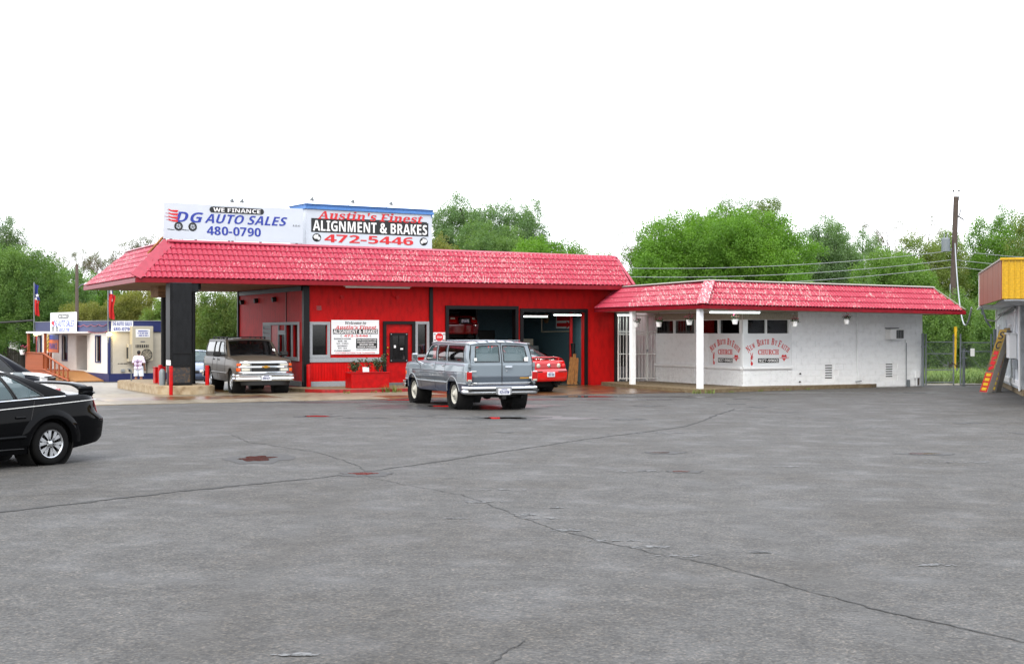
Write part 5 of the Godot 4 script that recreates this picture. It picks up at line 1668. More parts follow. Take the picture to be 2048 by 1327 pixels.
	bx("batten", Vector3(0, 0.015, 0), Vector3(2.4, 0.03, 0.1), M.white, e)
	bar("tube", [Vector3(-1.15, -0.025, 0.02), Vector3(1.15, -0.025, 0.02)], 0.022, M.white, e, 8)
	tube_light("lit fluorescent tube just inside the right bay, left of two", on(GARAGE, 9.25, 2.52, -1.5), GARAGE[0] + 4.0, 1.2)
	tube_light("lit fluorescent tube just inside the right bay, nearer its right jamb", on(GARAGE, 10.75, 2.58, -1.5), GARAGE[0] + 4.0, 1.35)
	# the car lift and things inside the bays
	var lift := thing("car_lift", "dark two-post lift holding up the maroon car in the left bay", "car lift", on(GARAGE, 6.6, 0.03, -4.6), GARAGE[0])
	for x in [-1.45, 1.2]:
		bx("lift_post", Vector3(x, 1.6, 0), Vector3(0.22, 3.1, 0.3), M.black_trim, lift)
		bx("lift_arm", Vector3(x * 0.6, 1.62, 0.5), Vector3(1.0, 0.08, 0.12), M.black_trim, lift, 0.008, Vector3(0, 0.5 * signf(x), 0))
		bx("lift_arm", Vector3(x * 0.6, 1.62, -0.5), Vector3(1.0, 0.08, 0.12), M.black_trim, lift, 0.008, Vector3(0, -0.5 * signf(x), 0))
	bx("cross_beam", Vector3(-0.12, 1.6, -0.02), Vector3(2.5, 0.1, 0.14), M.black_trim, lift)
	var rp := thing("red_lift_post", "red steel lift post against the right bay's side wall", "lift post", on(GARAGE, 11.42, 0.03, -2.6), GARAGE[0])
	bx("post", Vector3(0, 1.4, 0), Vector3(0.1, 2.8, 0.1), M.sign_red, rp)
	bx("base", Vector3(0, 0.03, 0), Vector3(0.25, 0.04, 0.25), M.sign_red, rp)
	var cab := thing("tool_cabinet", "white shop machine cabinet with dark openings in the right bay", "cabinet", on(GARAGE, 10.6, 0.03, -5.2), GARAGE[0] + 10.0)
	bx("body", Vector3(0, 0.7, 0), Vector3(1.25, 1.35, 0.6), M.grey_trim, cab, 0.02)
	bx("opening", Vector3(-0.15, 0.9, 0.3), Vector3(0.6, 0.7, 0.02), M.black, cab)
	bx("shelf_box", Vector3(-0.05, 1.52, 0.0), Vector3(0.95, 0.26, 0.4), M.cardboard, cab)
	bx("panel", Vector3(0.4, 0.8, 0.305), Vector3(0.34, 0.9, 0.02), M.grey_trim_dark, cab)
	var g := thing("balancer", "dark red shop machine on the floor beside the white cabinet", "machine", on(GARAGE, 11.0, 0.03, -4.3), GARAGE[0])
	bx("body", Vector3(0, 0.45, 0), Vector3(0.35, 0.85, 0.35), M.paint_maroon, g, 0.03)
	var wb := B.new()
	wb.lathe([Vector2(0.16, 0), Vector2(0.16, 0.12), Vector2(0.05, 0.14), Vector2(0, 0.14)], 14, Transform3D(Basis(Vector3.RIGHT, PI / 2), Vector3(0, 0.95, 0.1)))
	put("disc", wb, M.tyre, g)
	var dk := thing("tall_locker", "tall black locker against the back of the right bay", "locker", on(GARAGE, 9.5, 0.03, -7.2), GARAGE[0])
	bx("body", Vector3(0, 1.0, 0), Vector3(1.5, 2.0, 0.5), M.black, dk, 0.02)
	bx("door", Vector3(-0.36, 1.0, 0.26), Vector3(0.7, 1.9, 0.02), M.black, dk)
	bx("door", Vector3(0.36, 1.0, 0.26), Vector3(0.7, 1.9, 0.02), M.black, dk)
	var wsx := GARAGE[0] - 90.0
	var sg := thing("arrow_sign", "white sign with red print and a red arrow on the bay's side wall", "sign", on(GARAGE, 11.64, 2.36, -3.6), wsx)
	bx("board", Vector3.ZERO, Vector3(1.3, 0.55, 0.02), M.white_board, sg)
	bx("print_band", Vector3(0, 0.12, 0.012), Vector3(1.1, 0.18, 0.006), M.sign_red, sg)
	var ab := B.new()
	ab.prism(PackedVector2Array([Vector2(-0.55, -0.2), Vector2(-0.55, -0.06), Vector2(0.25, -0.06), Vector2(0.25, 0.02), Vector2(0.58, -0.13), Vector2(0.25, -0.27), Vector2(0.25, -0.2)]), 0.006, Transform3D(Basis(), Vector3(0, 0, 0.011)))
	put("arrow", ab, M.sign_red, sg)
	var po := thing("blue_poster", "blue poster with a white figure on the bay's side wall", "poster", on(GARAGE, 11.64, 1.95, -1.0), wsx)
	bx("sheet", Vector3.ZERO, Vector3(0.9, 0.72, 0.01), M.sign_blue, po)
	var fb := B.new()
	fb.ball(Vector3(0.1, 0.05, 0.006), Vector3(0.2, 0.26, 0.006), 10, 5)
	put("pale_shape", fb, M.white, po)
	bx("caption_band", Vector3(0, -0.28, 0.007), Vector3(0.8, 0.12, 0.004), M.white, po, 0.0)
	var wp := thing("wall_pipe", "pale conduit running along and down the bay's side wall", "pipe", on(GARAGE, 11.6, 0, 0), GARAGE[0])
	bar("run", [Vector3(0, 2.5, -5.4), Vector3(0, 1.95, -5.4), Vector3(0, 1.97, -2.9), Vector3(0, 1.1, -2.88)], 0.025, M.cream, wp, 6)
	var ck := thing("wall_clock", "small brown round clock high on the bay wall between the tubes", "clock", on(GARAGE, 11.62, 2.5, -5.0), wsx)
	var cb := B.new()
	cb.lathe([Vector2(0.2, 0), Vector2(0.2, 0.05), Vector2(0.16, 0.06), Vector2(0, 0.05)], 18, Transform3D(Basis(Vector3.RIGHT, PI / 2), Vector3.ZERO))
	put("case", cb, M.plywood, ck)
	# split boards leaning inside the right jamb
	var bd := thing("leaning_boards", "bundle of pale split boards leaning in the right bay's jamb", "boards", on(GARAGE, 10.22, 0.03, -0.25), GARAGE[0])
	for k in 3:
		bx("board", Vector3(-0.05 + k * 0.12, [0.5, 0.56, 0.46][k], -0.1 + k * 0.02), Vector3(0.125, [1.0, 1.12, 0.95][k], 0.03), M.wood, bd, 0.006, Vector3(0.08, 0, [-0.1, -0.06, -0.02][k]))
	bx("top_board", Vector3(0.08, 0.85, -0.06), Vector3(0.34, 0.28, 0.03), M.wood, bd, 0.006, Vector3(0.08, 0, -0.12))
	bar("dark_handle", [Vector3(0.1, 0.95, -0.15), Vector3(0.12, 1.5, -0.2)], [0.05, 0.08], M.black_trim, bd, 6)
	var bt := thing("window_bottle", "tall clear bottle shape standing inside the narrow front window", "bottle", on(GARAGE, 4.26, 1.19, -0.12), 0.0)
	var bm := B.new()
	bm.lathe([Vector2(0.05, 0), Vector2(0.06, 0.1), Vector2(0.06, 0.4), Vector2(0.025, 0.55), Vector2(0.022, 0.75), Vector2(0, 0.76)], 12)
	put("body", bm, M.scuff, bt)
	var bl := B.new()
	bl.lathe([Vector2(0.063, 0.15), Vector2(0.063, 0.35)], 12)
	put("wrapper", bl, M.sky_blue, bt)

func tube_light(label: String, at: Vector3, yaw: float, l: float, power := 0.8) -> void:
	var e := thing("tube_light", label, "lamp", at, yaw, "lit fluorescent tubes")
	bx("batten", Vector3(0, 0.05, 0), Vector3(l + 0.08, 0.035, 0.1), M.white, e)
	bar("tube", [Vector3(-l / 2, 0, 0), Vector3(l / 2, 0, 0)], 0.024, M.lit_tube, e, 8)
	var al := AreaLight3D.new()
	al.name = "tube_glow"
	al.area_size = Vector2(l, 0.05)
	al.light_energy = power
	al.light_color = Color(0.93, 1.0, 0.97)
	al.shadow_enabled = true
	al.area_range = 20.0
	al.transform = Transform3D(Basis(Vector3.RIGHT, -PI / 2), Vector3(0, -0.032, 0))
	e.add_child(al)

func sprig(parent: Node, a: Vector3, b: Vector3, n: int, s: float) -> void:
	var m := B.new()
	m.flat()
	for i in n:
		var p := a.lerp(b, rng.randf()) + Vector3(rng.randf_range(-1, 1), rng.randf_range(-0.5, 0.7), rng.randf_range(-1, 1)) * s * 1.2
		var u := Vector3(rng.randf_range(-1, 1), rng.randf_range(-0.4, 1), rng.randf_range(-1, 1)).normalized() * s
		var v := u.cross(Vector3(rng.randf_range(-1, 1), 1, rng.randf_range(-1, 1))).normalized() * s * 0.3
		m.quad(p, p + u * 0.5 + v, p + u, p + u * 0.5 - v)
	put("leaves", m, M.leaf_dark, parent)

func weed_tuft(parent: Node, h: float) -> void:
	var m := B.new()
	m.flat()
	for i in 26:
		var a := rng.randf() * TAU
		var o := Vector3(rng.randf_range(-1, 1) * h, 0, rng.randf_range(-0.4, 0.4) * h)
		var s := Vector3(-sin(a), 0, cos(a)) * h * 0.09
		var tip := o + Vector3(cos(a) * h * 0.4, h * rng.randf_range(0.6, 1.2), sin(a) * h * 0.4)
		m.tri(o - s, o + s, tip)
	put("blades", m, M.weed_green, parent)

func church_furniture() -> void:
	# six hanging pots of flowers
	var pots := [[-2.35, -3.05, 2.12, "white hanging flower pot next to the rear porch post, over the gate"], [-2.35, -1.55, 2.12, "white hanging flower pot midway between the two porch posts"], [-2.35, 0.33, 2.18, "white hanging flower pot partly hidden by the front porch post"], [-1.16, 1.2, 2.2, "white hanging flower pot below the long lit tube, before the dark windows"], [1.24, 1.2, 2.13, "white hanging flower pot at the right edge of the lettered corner panel"], [3.4, 1.2, 2.22, "white hanging flower pot in front of the plain block wall"]]
	for q in pots:
		var p := thing("hanging_flower_pot", q[3], "flower pot", on(CHURCH, q[0], q[2], q[1]), rng.randf() * 90.0, "flower pots hung along the church eaves")
		var b := B.new()
		b.lathe([Vector2(0.0, 0.0), Vector2(0.075, 0.0), Vector2(0.1, 0.14), Vector2(0.108, 0.145), Vector2(0.108, 0.165), Vector2(0.09, 0.16), Vector2(0.0, 0.14)], 16, Transform3D(), true)
		put("pot", b, M.white, p)
		flower_head(p, Vector3(0, 0.23, 0), 0.12, 16)
		for k in 3:
			var a := TAU * k / 3
			bar("hanger_wire", [Vector3(cos(a) * 0.1, 0.16, sin(a) * 0.1), Vector3(0, 2.72 - q[2] - 0.1, 0)], 0.003, M.wire, p, 4)
	tube_light("long lit fluorescent tube under the front eave of the white church wing", on(CHURCH, -1.17, 2.58, 1.22), CHURCH[0] - 2.0, 1.9, 0.4)
	tube_light("short lit fluorescent tube above the barred security gate", on(CHURCH, -1.5, 2.56, -5.3), CHURCH[0], 0.55, 0.15)
	# white barred gate in its frame
	var g := thing("security_gate", "white steel barred security gate closing the church entrance recess", "gate", on(CHURCH, -1.58, 0.14, -5.62), CHURCH[0] - 4.0)
	for x in [0.02, 0.36, 1.2, 1.6]:
		bx("upright", Vector3(x, 1.22, 0), Vector3(0.05, 2.42, 0.05), M.steel_white, g)
	for y in [0.1, 1.0, 1.72, 1.82, 2.42]:
		bx("rail", Vector3(0.81, y, 0), Vector3(1.55, 0.035, 0.035), M.steel_white, g)
	for k in 12:
		bx("bar", Vector3(0.1 + k * 0.128, 1.25, 0.0), Vector3(0.018, 2.33, 0.018), M.steel_white, g, 0.003)
	bx("lock_box", Vector3(1.2, 1.12, 0.03), Vector3(0.07, 0.1, 0.03), M.galv, g)
	# window unit air conditioner
	var ac := thing("window_air_conditioner", "white window air conditioner with dark side slots on the block wall", "air conditioner", on(CHURCH, 6.42, 1.7, 0.0), CHURCH[0])
	bx("case", Vector3(-0.03, 0.17, 0.13), Vector3(0.54, 0.36, 0.28), M.white, ac, 0.01)
	bx("top_flashing", Vector3(-0.06, 0.385, 0.06), Vector3(0.55, 0.03, 0.14), M.grey_trim_dark, ac)
	bx("slot_panel", Vector3(0.13, 0.17, 0.272), Vector3(0.34, 0.3, 0.012), M.dark_grille, ac)
	for k in 5:
		bx("slot_bar", Vector3(-0.02 + k * 0.075, 0.17, 0.28), Vector3(0.02, 0.3, 0.02), M.grey_trim, ac)
	# pipes on the block wall
	for q in [[4.85, 0.14, 2.68, 0.02, "pair of white pipes running up the middle of the block wall"], [7.03, 0.05, 1.62, 0.018, "grey conduit rising from the ground near the block wall's right end"]]:
		var p := thing("wall_pipe", q[4], "pipe", on(CHURCH, q[0], 0, 0.05), CHURCH[0])
		bar("pipe", [Vector3(0, q[1], 0), Vector3(0, q[2], 0)], q[3], M.white_paint if q[0] < 6 else M.grey_trim, p, 8)
		if q[0] < 6:
			bar("pipe", [Vector3(0.06, q[1] + 0.02, 0.01), Vector3(-0.035, q[1] + 0.6, 0.01), Vector3(-0.05, q[2], 0.01)], 0.016, M.white_paint, p, 8)
			bar("tap", [Vector3(-0.12, q[1] + 0.07, 0.02), Vector3(0.14, q[1] + 0.09, 0.02)], 0.018, M.galv_dull, p, 6)
		else:
			bx("cap_box", Vector3(0, q[2], 0), Vector3(0.07, 0.12, 0.07), M.white_paint, p)
			bx("foot_box", Vector3(0.08, 0.12, 0.02), Vector3(0.1, 0.25, 0.08), M.galv_dull, p)
	var mb := thing("meter_stub", "white meter box on a stub pipe at the block wall's corner", "meter", on(CHURCH, 7.5, 0, 0.06), CHURCH[0])
	bx("box", Vector3(0, 0.42, 0.02), Vector3(0.2, 0.24, 0.1), M.white_paint, mb)
	bar("stub", [Vector3(-0.03, 0.3, 0.02), Vector3(-0.03, 0.02, 0.02)], 0.03, M.white_paint, mb)
	bar("stub", [Vector3(0.07, 0.3, 0.02), Vector3(0.07, 0.05, 0.02)], 0.025, M.pole_wood, mb)
	for q in [[2.35, 0.52], [2.33, 0.24]]:
		var s := thing("wall_spigot", "small dark tap end sticking out of the block wall %s" % ("at knee height" if q[1] > 0.4 else "close to the walk"), "tap", on(CHURCH, q[0], q[1], 0.02), CHURCH[0])
		var sb := B.new()
		sb.ball(Vector3(0, 0, 0.03), Vector3(0.03, 0.03, 0.05), 8, 5)
		put("tap", sb, M.dark_grille, s)
	var rl := thing("roof_floodlight", "small grey floodlight on a white pipe between the two pink roofs", "lamp", on(CHURCH, -1.9, 3.2, -6.3), CHURCH[0])
	bar("mast", [Vector3(0, -0.2, 0), Vector3(0, 0.55, 0)], 0.05, M.steel_white, rl, 8)
	bar("mast_top", [Vector3(0.02, 0.55, 0), Vector3(0.02, 0.8, 0)], 0.03, M.galv, rl, 8)
	var hb := B.new()
	hb.ball(Vector3(-0.05, 0.86, 0.08), Vector3(0.19, 0.1, 0.13), 12, 6)
	put("lamp_head", hb, M.galv, rl)
	for q in [[-2.9, 1.62, "tall weeds left of the church walk's rounded corner"], [-2.5, 1.72, "tall weeds at the tip of the church walk's rounded corner"], [-1.5, 1.5, "low weeds just right of the front porch post"], [-0.2, 1.28, "low weeds at the walk's edge in line with the wall corner"], [1.1, 1.05, "low weeds at the walk's edge below the right lettered panel"], [2.0, 0.9, "rightmost low weeds along the church walk's edge"]]:
		var w := thing("weed", q[2], "weed", on(CHURCH, q[0], 0.0, q[1]), 0.0, "weeds along the church walk")
		weed_tuft(w, 0.16 if q[0] < -2 else 0.08)

func fence_and_poles() -> void:
	# pair of chain-link gates
	var defs := [[Vector3(14.83, 0.05, -51.0), 0.99, [0.1, 0.54, 1.12, 1.54], "left leaf of the chain-link gates, next to the white block wall"], [Vector3(16.07, 0.05, -51.0), 1.1, [0.02, 1.2, 1.52], "right leaf of the chain-link gates, with a white notice on it"]]
	for i in 2:
		var d: Array = defs[i]
		var g := thing("chain_link_gate", d[3], "gate", d[0], 0.0, "")
		for x in [0.0, d[1]]:
			bar("gate_post", [Vector3(x, 0, 0), Vector3(x, 1.83, 0)], 0.03, M.galv_dull, g, 8)
		for y in d[2]:
			bar("rail", [Vector3(0, y, 0), Vector3(d[1], y, 0)], 0.02, M.galv_dull, g, 6)
		bar("brace", [Vector3(0, 1.5, 0), Vector3(d[1], 0.1 if i else 0.3, 0)], 0.008, M.galv_dull, g, 4)
		var b := B.new()
		var n := 22
		for k in range(-n, n):
			for s in [-1.0, 1.0]:
				var x0 := k * 0.075
				# wires at 45 degrees clipped to the leaf
				var pts := []
				for e in 32:
					var y := 0.05 + e * 0.047
					var x: float = x0 + s * (y - 0.05) + (0.0 if s > 0 else 1.5)
					if x >= 0.0 and x <= d[1]:
						pts.append(Vector3(x, y, 0.004 * s))
				if pts.size() > 1:
					b.tube([pts[0], pts[pts.size() - 1]], 0.0028, 3, false)
		var o := put("chain_link", b, M.galv_dull, g)
		o.set_meta("kind", "stuff")
		if i == 1:
			bx("notice", Vector3(0.42, 1.17, 0.03), Vector3(0.15, 0.28, 0.01), M.white, g, 0.002)
		else:
			bar("chain", [Vector3(0.9, 0.82, 0.03), Vector3(1.02, 0.74, 0.05), Vector3(1.1, 0.62, 0.05), Vector3(1.12, 0.8, 0.04), Vector3(1.22, 0.8, 0.03)], 0.02, M.pole_wood, g, 5)
			bx("padlock", Vector3(1.1, 0.56, 0.05), Vector3(0.06, 0.09, 0.03), M.galv, g)
	for q in [[14.72, -51.0, 1.9, 0.05, "grey fence post fixed to the corner of the white block wall"], [17.3, -51.0, 2.05, 0.06, "tall square fence post at the right end of the chain-link gates"], [16.28, -51.3, 1.35, 0.05, "short grey post standing behind the middle of the gates"]]:
		var f := thing("fence_post", q[4], "post", Vector3(q[0], 0, q[1]))
		bar("post", [Vector3(0, 0, 0), Vector3(0, q[2], 0)], q[3], M.galv_dull, f, 8)
		bar("hinge", [Vector3(-0.06, q[2] * 0.75, 0), Vector3(0.09, q[2] * 0.75, 0)], 0.03, M.galv, f, 6)
	var yb := thing("yellow_marker_post", "thin yellow marker post in the grass before the utility pole", "post", Vector3(20.35, 0, -65.5))
	bar("post", [Vector3(0, 0, 0), Vector3(0.06, 2.2, 0)], 0.075, M.sign_yellow, yb, 10)
	# utility pole with transformer
	var p := thing("utility_pole", "tall dark wooden utility pole with a grey transformer can", "utility pole", Vector3(21.6, 0, -70.0))
	var pb := B.new()
	pb.tube([Vector3(0, 0, 0), Vector3(0.1, 4.5, 0), Vector3(0.24, 8.6, 0)], [0.165, 0.145, 0.125], 12)
	put("pole", pb, M.pole_wood, p)
	bar("cable_guard", [Vector3(-0.2, 0.1, 0.1), Vector3(-0.08, 4.3, 0.12)], 0.035, M.galv, p, 6)
	var tb := B.new()
	tb.lathe([Vector2(0, 5.9), Vector2(0.21, 5.9), Vector2(0.21, 6.5), Vector2(0.19, 6.56), Vector2(0, 6.58)], 16, Transform3D(Basis(), Vector3(-0.28, 0, 0.05)), true)
	put("transformer", tb, M.galv_dull, p)
	for x in [-0.36, -0.2]:
		bar("bushing", [Vector3(x, 6.55, 0.05), Vector3(x, 6.8, 0.05)], [0.035, 0.02], M.galv, p, 6)
	bar("bracket", [Vector3(0.1, 6.0, 0), Vector3(-0.2, 6.0, 0.05)], 0.04, M.galv_dull, p, 6)
	for x in [0.12, 0.38]:
		bar("top_pin", [Vector3(x, 8.4, 0), Vector3(x, 8.85, 0)], 0.015, M.galv_dull, p, 5)
		var ib := B.new()
		ib.ball(Vector3(x, 8.88, 0), Vector3(0.05, 0.06, 0.05), 8, 5)
		put("insulator", ib, M.dark_grille, p)
	bar("cutout_arm", [Vector3(0.22, 7.7, 0), Vector3(0.6, 7.45, 0.1)], 0.035, M.dark_grille, p, 6)
	bar("cutout", [Vector3(0.35, 7.62, 0.1), Vector3(0.45, 7.98, 0.1), Vector3(0.6, 7.95, 0.1)], 0.025, M.dark_grille, p, 6)
	bar("cutout", [Vector3(0.0, 7.65, 0.1), Vector3(-0.05, 8.1, 0.1)], 0.02, M.galv_dull, p, 6)
	# wires
	for k in 3:
		var y := [5.95, 5.5, 5.15][k] as float
		wire("power_line", ["uppermost of the three wires running left from the utility pole", "middle one of the three wires running left from the utility pole", "lowest of the three wires running left from the utility pole"][k], Vector3(21.7, y, -70), Vector3(3.5, [4.95, 4.55, 4.15][k], -66), 0.35, 0.014, M.wire_light, "wires left of the utility pole")
	for k in 3:
		var y := [5.95, 5.5, 5.15][k] as float
		wire("power_line", ["uppermost of the wires running right from the utility pole", "middle one of the wires running right from the utility pole", "lowest of the wires running right from the utility pole"][k], Vector3(21.7, y, -70), Vector3(42.0, y - 0.2, -72), 0.5, 0.014, M.wire_light, "wires right of the utility pole")
	wire("service_drop", "thick grey cable drooping from the pole to the yellow building", Vector3(21.75, 6.3, -69.9), on(RIGHT, -1.35, 2.72, -1.3), 1.9, 0.028, M.wire_light, "")
	wire("phone_line", "thin dark cable low across the trees behind the church roof", Vector3(21.6, 3.35, -69.9), Vector3(14.0, 3.2, -60.0), 0.15, 0.02, M.wire, "")
	wire("phone_line", "thin dark cable from the pole behind the brown fascia", Vector3(21.6, 3.35, -69.9), Vector3(36.0, 3.5, -76.0), 0.4, 0.02, M.wire, "")
	wire("phone_line", "dark sagging cables at the far left edge before the trees", Vector3(-40.0, 2.6, -100.0), Vector3(-33.0, 2.75, -98.0), 0.1, 0.07, M.wire, "")
	var p2 := thing("utility_pole", "dark wooden pole with crossarms seen under the back of the canopy", "utility pole", Vector3(-26.8, -0.74, -105.0))
	bar("pole", [Vector3(0, 0, 0), Vector3(0.1, 6.0, 0)], [0.2, 0.17], M.pole_wood, p2, 8)
	bar("crossarm", [Vector3(-1.0, 4.3, 0), Vector3(1.2, 4.2, 0)], 0.06, M.galv_dull, p2, 6)
	bar("crossarm", [Vector3(-0.8, 3.9, 0), Vector3(0.9, 3.85, 0)], 0.06, M.pole_wood, p2, 6)
	# two painted box signs leaning on the white shop
	for i in 2:
		var at: Vector3 = [Vector3(15.22, 0, -46.0), Vector3(15.72, 0, -46.6)][i]
		var s := thing("leaning_sign", ["front one of two yellow and red lettered sign boxes leaning on the white shop", "rear one of two lettered sign boxes leaning on the white shop"][i], "sign", at, -80.0, "")
		var lean := Node3D.new()
		lean.name = "leaning_box"
		s.add_child(lean)
		lean.rotation = Vector3(deg_to_rad(-19.5 if i == 0 else -15.0), 0, 0)
		bx("box", Vector3(0, 1.08, -0.085), Vector3(0.5, 2.16, 0.17), M.board_grey, lean, 0.006)
		bx("upper_face", Vector3(0, 1.42, -0.006), Vector3(0.49, 1.46, 0.012), M.sign_yellow, lean)
		bx("lower_face", Vector3(0, 0.35, -0.006), Vector3(0.49, 0.68, 0.012), M.sign_red, lean)
		letters("S", "sans_bold", 0.3, 0.26, Vector3(0, 1.95, 0.002), M.sign_black, lean)
		letters("C", "sans_bold", 0.3, 0.26, Vector3(0, 1.62, 0.002), M.sign_black, lean)
		for k in 4:
			bx("red_stroke", Vector3(0.02, 1.35 - k * 0.17, 0.003), Vector3(0.3, 0.13, 0.004), M.sign_red, lean, 0.0, Vector3(0, 0, 0.3 * (k % 2)))
		for k in 4:
			bx("yellow_stroke", Vector3(0.0, 0.6 - k * 0.16, 0.003), Vector3(0.3, 0.1, 0.004), M.sign_yellow, lean, 0.0)

func wire(called: String, label: String, a: Vector3, b: Vector3, sag: float, r: float, m: Material, group: String) -> void:
	var pts := []
	for i in 17:
		var t := i / 16.0
		pts.append(a.lerp(b, t) + Vector3(0, -4.0 * sag * t * (1 - t), 0))
	tag(bar(called, pts, r, m, self, 5), label, "cable", group)

# ---------------------------------------------------------------- vehicles (x forward, z to the right, on the ground)
func lin(p: Array, x: float) -> float:
	if x <= p[0][0]:
		return p[0][1]
	for i in p.size() - 1:
		if x <= p[i + 1][0]:
			return lerpf(p[i][1], p[i + 1][1], (x - p[i][0]) / maxf(p[i + 1][0] - p[i][0], 1e-5))
	return p[p.size() - 1][1]

func car_z(s: Dictionary, x: float, y: float) -> float:
	var f = (y - lerpf(s.sill, lin(s.belt, x), 0.55)) / (lin(s.belt, x) - s.sill)
	return lin(s.hw, x) - s.curve * 4.0 * f * f

func car_end(s: Dictionary, sg: float, t: float, y: float, off := 0.0) -> Vector3:
	var e: Array = s.endf if sg > 0 else s.endr
	var bow: float = s.bowf if sg > 0 else s.bowr
	var x: float = s.L / 2 + lin(e, y) + bow * (1.0 - t * t) + off
	return Vector3(x * sg, y, t * (car_z(s, sg * s.L / 2, y) + off * 0.4))

func car_side(s: Dictionary, side: float, x: float, y: float, off := 0.0) -> Vector3:
	return Vector3(x, y, side * (car_z(s, x, y) + off))

# a thin raised piece over part of an end (t across) or a side (x along)
func car_patch(called: String, s: Dictionary, sg: float, a0: float, a1: float, y0: float, y1: float, off: float, m: Material, parent: Node, on_side := false) -> MeshInstance3D:
	var b := B.new()
	var rows := []
	var n := 6
	for i in n + 3:
		var row := PackedVector3Array()
		var v := clampf((i - 1) / float(n), 0, 1)
		for k in n + 3:
			var u := clampf((k - 1) / float(n), 0, 1)
			var o := -0.012 if i == 0 or k == 0 or i == n + 2 or k == n + 2 else off
			var a := lerpf(a0, a1, u)
			var y := lerpf(y0, y1, v)
			row.append(car_side(s, sg, a, y, o) if on_side else car_end(s, sg, a, y, o))
		rows.append(row)
	b.grid(rows)
	return put(called, b, m, parent)

func car_panel(p: Callable, cells: Array, vlo: float, vhi: float, body: B, seal: B, gm: Material, parent: Node) -> void:
	for c in cells:
		var spans := [[0.0, 1.0]] if c[2] == "p" else [[0.0, vlo], [vhi, 1.0]]
		for sp in spans:
			var rows := []
			var n := 6 if c[2] == "p" else 2
			for j in n + 1:
				var row := PackedVector3Array()
				for i in 5:
					row.append(p.call(lerpf(c[0], c[1], i / 4.0), lerpf(sp[0], sp[1], float(j) / n)))
				rows.append(row)
			body.grid(rows)
		if c[2] == "w":
			var rows := []
			for j in 7:
				var row := PackedVector3Array()
				for i in 9:
					row.append(p.call(lerpf(c[0], c[1], i / 8.0), lerpf(vlo, vhi, j / 6.0)))
				rows.append(row)
			var gb := B.new()
			gb.grid(rows)
			put("window", gb, c[3] if c.size() > 3 else gm, parent)
			var edge := []
			for i in 9:
				edge.append(rows[0][i])
			for j in range(1, 7):
				edge.append(rows[j][8])
			for i in range(7, -1, -1):
				edge.append(rows[6][i])
			for j in range(5, -1, -1):
				edge.append(rows[j][0])
			seal.tube(edge, 0.014, 5)

func wheel(parent: Node, x: float, z: float, side: float, r: float, tw: float, style: String) -> void:
	var w := Node3D.new()
	w.name = "wheel"
	parent.add_child(w, true)
	w.transform = Transform3D(Basis(Vector3.RIGHT, PI / 2 * side), Vector3(x, r, z))
	var t := B.new()
	t.lathe([Vector2(0.6 * r, -tw / 2), Vector2(0.9 * r, -tw * 0.52), Vector2(0.985 * r, -tw * 0.4), Vector2(r, -tw * 0.3), Vector2(r, tw * 0.3), Vector2(0.985 * r, tw * 0.4), Vector2(0.9 * r, tw * 0.52), Vector2(0.7 * r, tw * 0.5), Vector2(0.64 * r, tw * 0.44)], 32)
	put("tyre", t, M.tyre, w)
	var rm := B.new()
	var face := tw * 0.4
	rm.lathe([Vector2(0.66 * r, face + 0.012), Vector2(0.62 * r, face + 0.01), Vector2(0.6 * r, face - 0.02), Vector2(0.58 * r, 0.0)], 32)
	if style == "twin":
		rm.lathe([Vector2(0.17 * r, face - 0.015), Vector2(0.13 * r, face + 0.002), Vector2(0.0, face + 0.004)], 20)
		for k in 6:
			for d in [-1.0, 1.0]:
				var a := TAU * k / 6 + 0.3
				var bs := Basis(Vector3.UP, a)
				var p := PackedVector2Array([Vector2(0.1 * r, 0.012 * d), Vector2(0.61 * r, 0.028 * d), Vector2(0.61 * r, 0.085 * d), Vector2(0.12 * r, 0.05 * d)])
				rm.prism(p, 0.022, Transform3D(bs * Basis(Vector3.RIGHT, -PI / 2), Vector3(0, face - 0.026, 0)))
	elif style == "steel":
		rm.lathe([Vector2(0.6 * r, face - 0.02), Vector2(0.5 * r, face - 0.05), Vector2(0.32 * r, face - 0.01), Vector2(0.28 * r, face + 0.015), Vector2(0.16 * r, face + 0.02), Vector2(0.15 * r, face + 0.05), Vector2(0.0, face + 0.055)], 24)
	else:
		rm.lathe([Vector2(0.2 * r, face - 0.01), Vector2(0.15 * r, face + 0.006), Vector2(0.0, face + 0.008)], 20)
		for k in 5:
			var p := PackedVector2Array([Vector2(0.1 * r, -0.03), Vector2(0.61 * r, -0.05), Vector2(0.61 * r, 0.05), Vector2(0.1 * r, 0.03)])
			rm.prism(p, 0.025, Transform3D(Basis(Vector3.UP, TAU * k / 5) * Basis(Vector3.RIGHT, -PI / 2), Vector3(0, face - 0.028, 0)))
	put("rim", rm, M.alloy if style != "steel" else M.rim_paint, w)
	var dk := B.new()
	dk.lathe([Vector2(0.6 * r, -0.02), Vector2(0.0, -0.02)], 24)
	dk.lathe([Vector2(0.3 * r, -0.015), Vector2(0.3 * r, 0.01), Vector2(0, 0.01)], 16)
	put("brake_disc", dk, M.underbody, w)
	if style == "steel":
		var sl := B.new()
		for k in 8:
			sl.box(Vector3(0, face - 0.036, 0.43 * r), Vector3(0.1 * r, 0.01, 0.09 * r), 0.0, Transform3D(Basis(Vector3.UP, TAU * k / 8)))
		put("hand_hole", sl, M.black, w)
	for k in 6 if style == "twin" else 5:
		var a := TAU * k / 6.0 + 0.3 if style == "twin" else TAU * k / 5.0
		var nb := B.new()
		nb.lathe([Vector2(0.012, 0), Vector2(0.012, 0.006), Vector2(0, 0.006)], 6, Transform3D(Basis(), Vector3(cos(a) * 0.17 * r, face, sin(a) * 0.17 * r)))
		if style == "twin":
			put("lug_nut", nb, M.black, w)

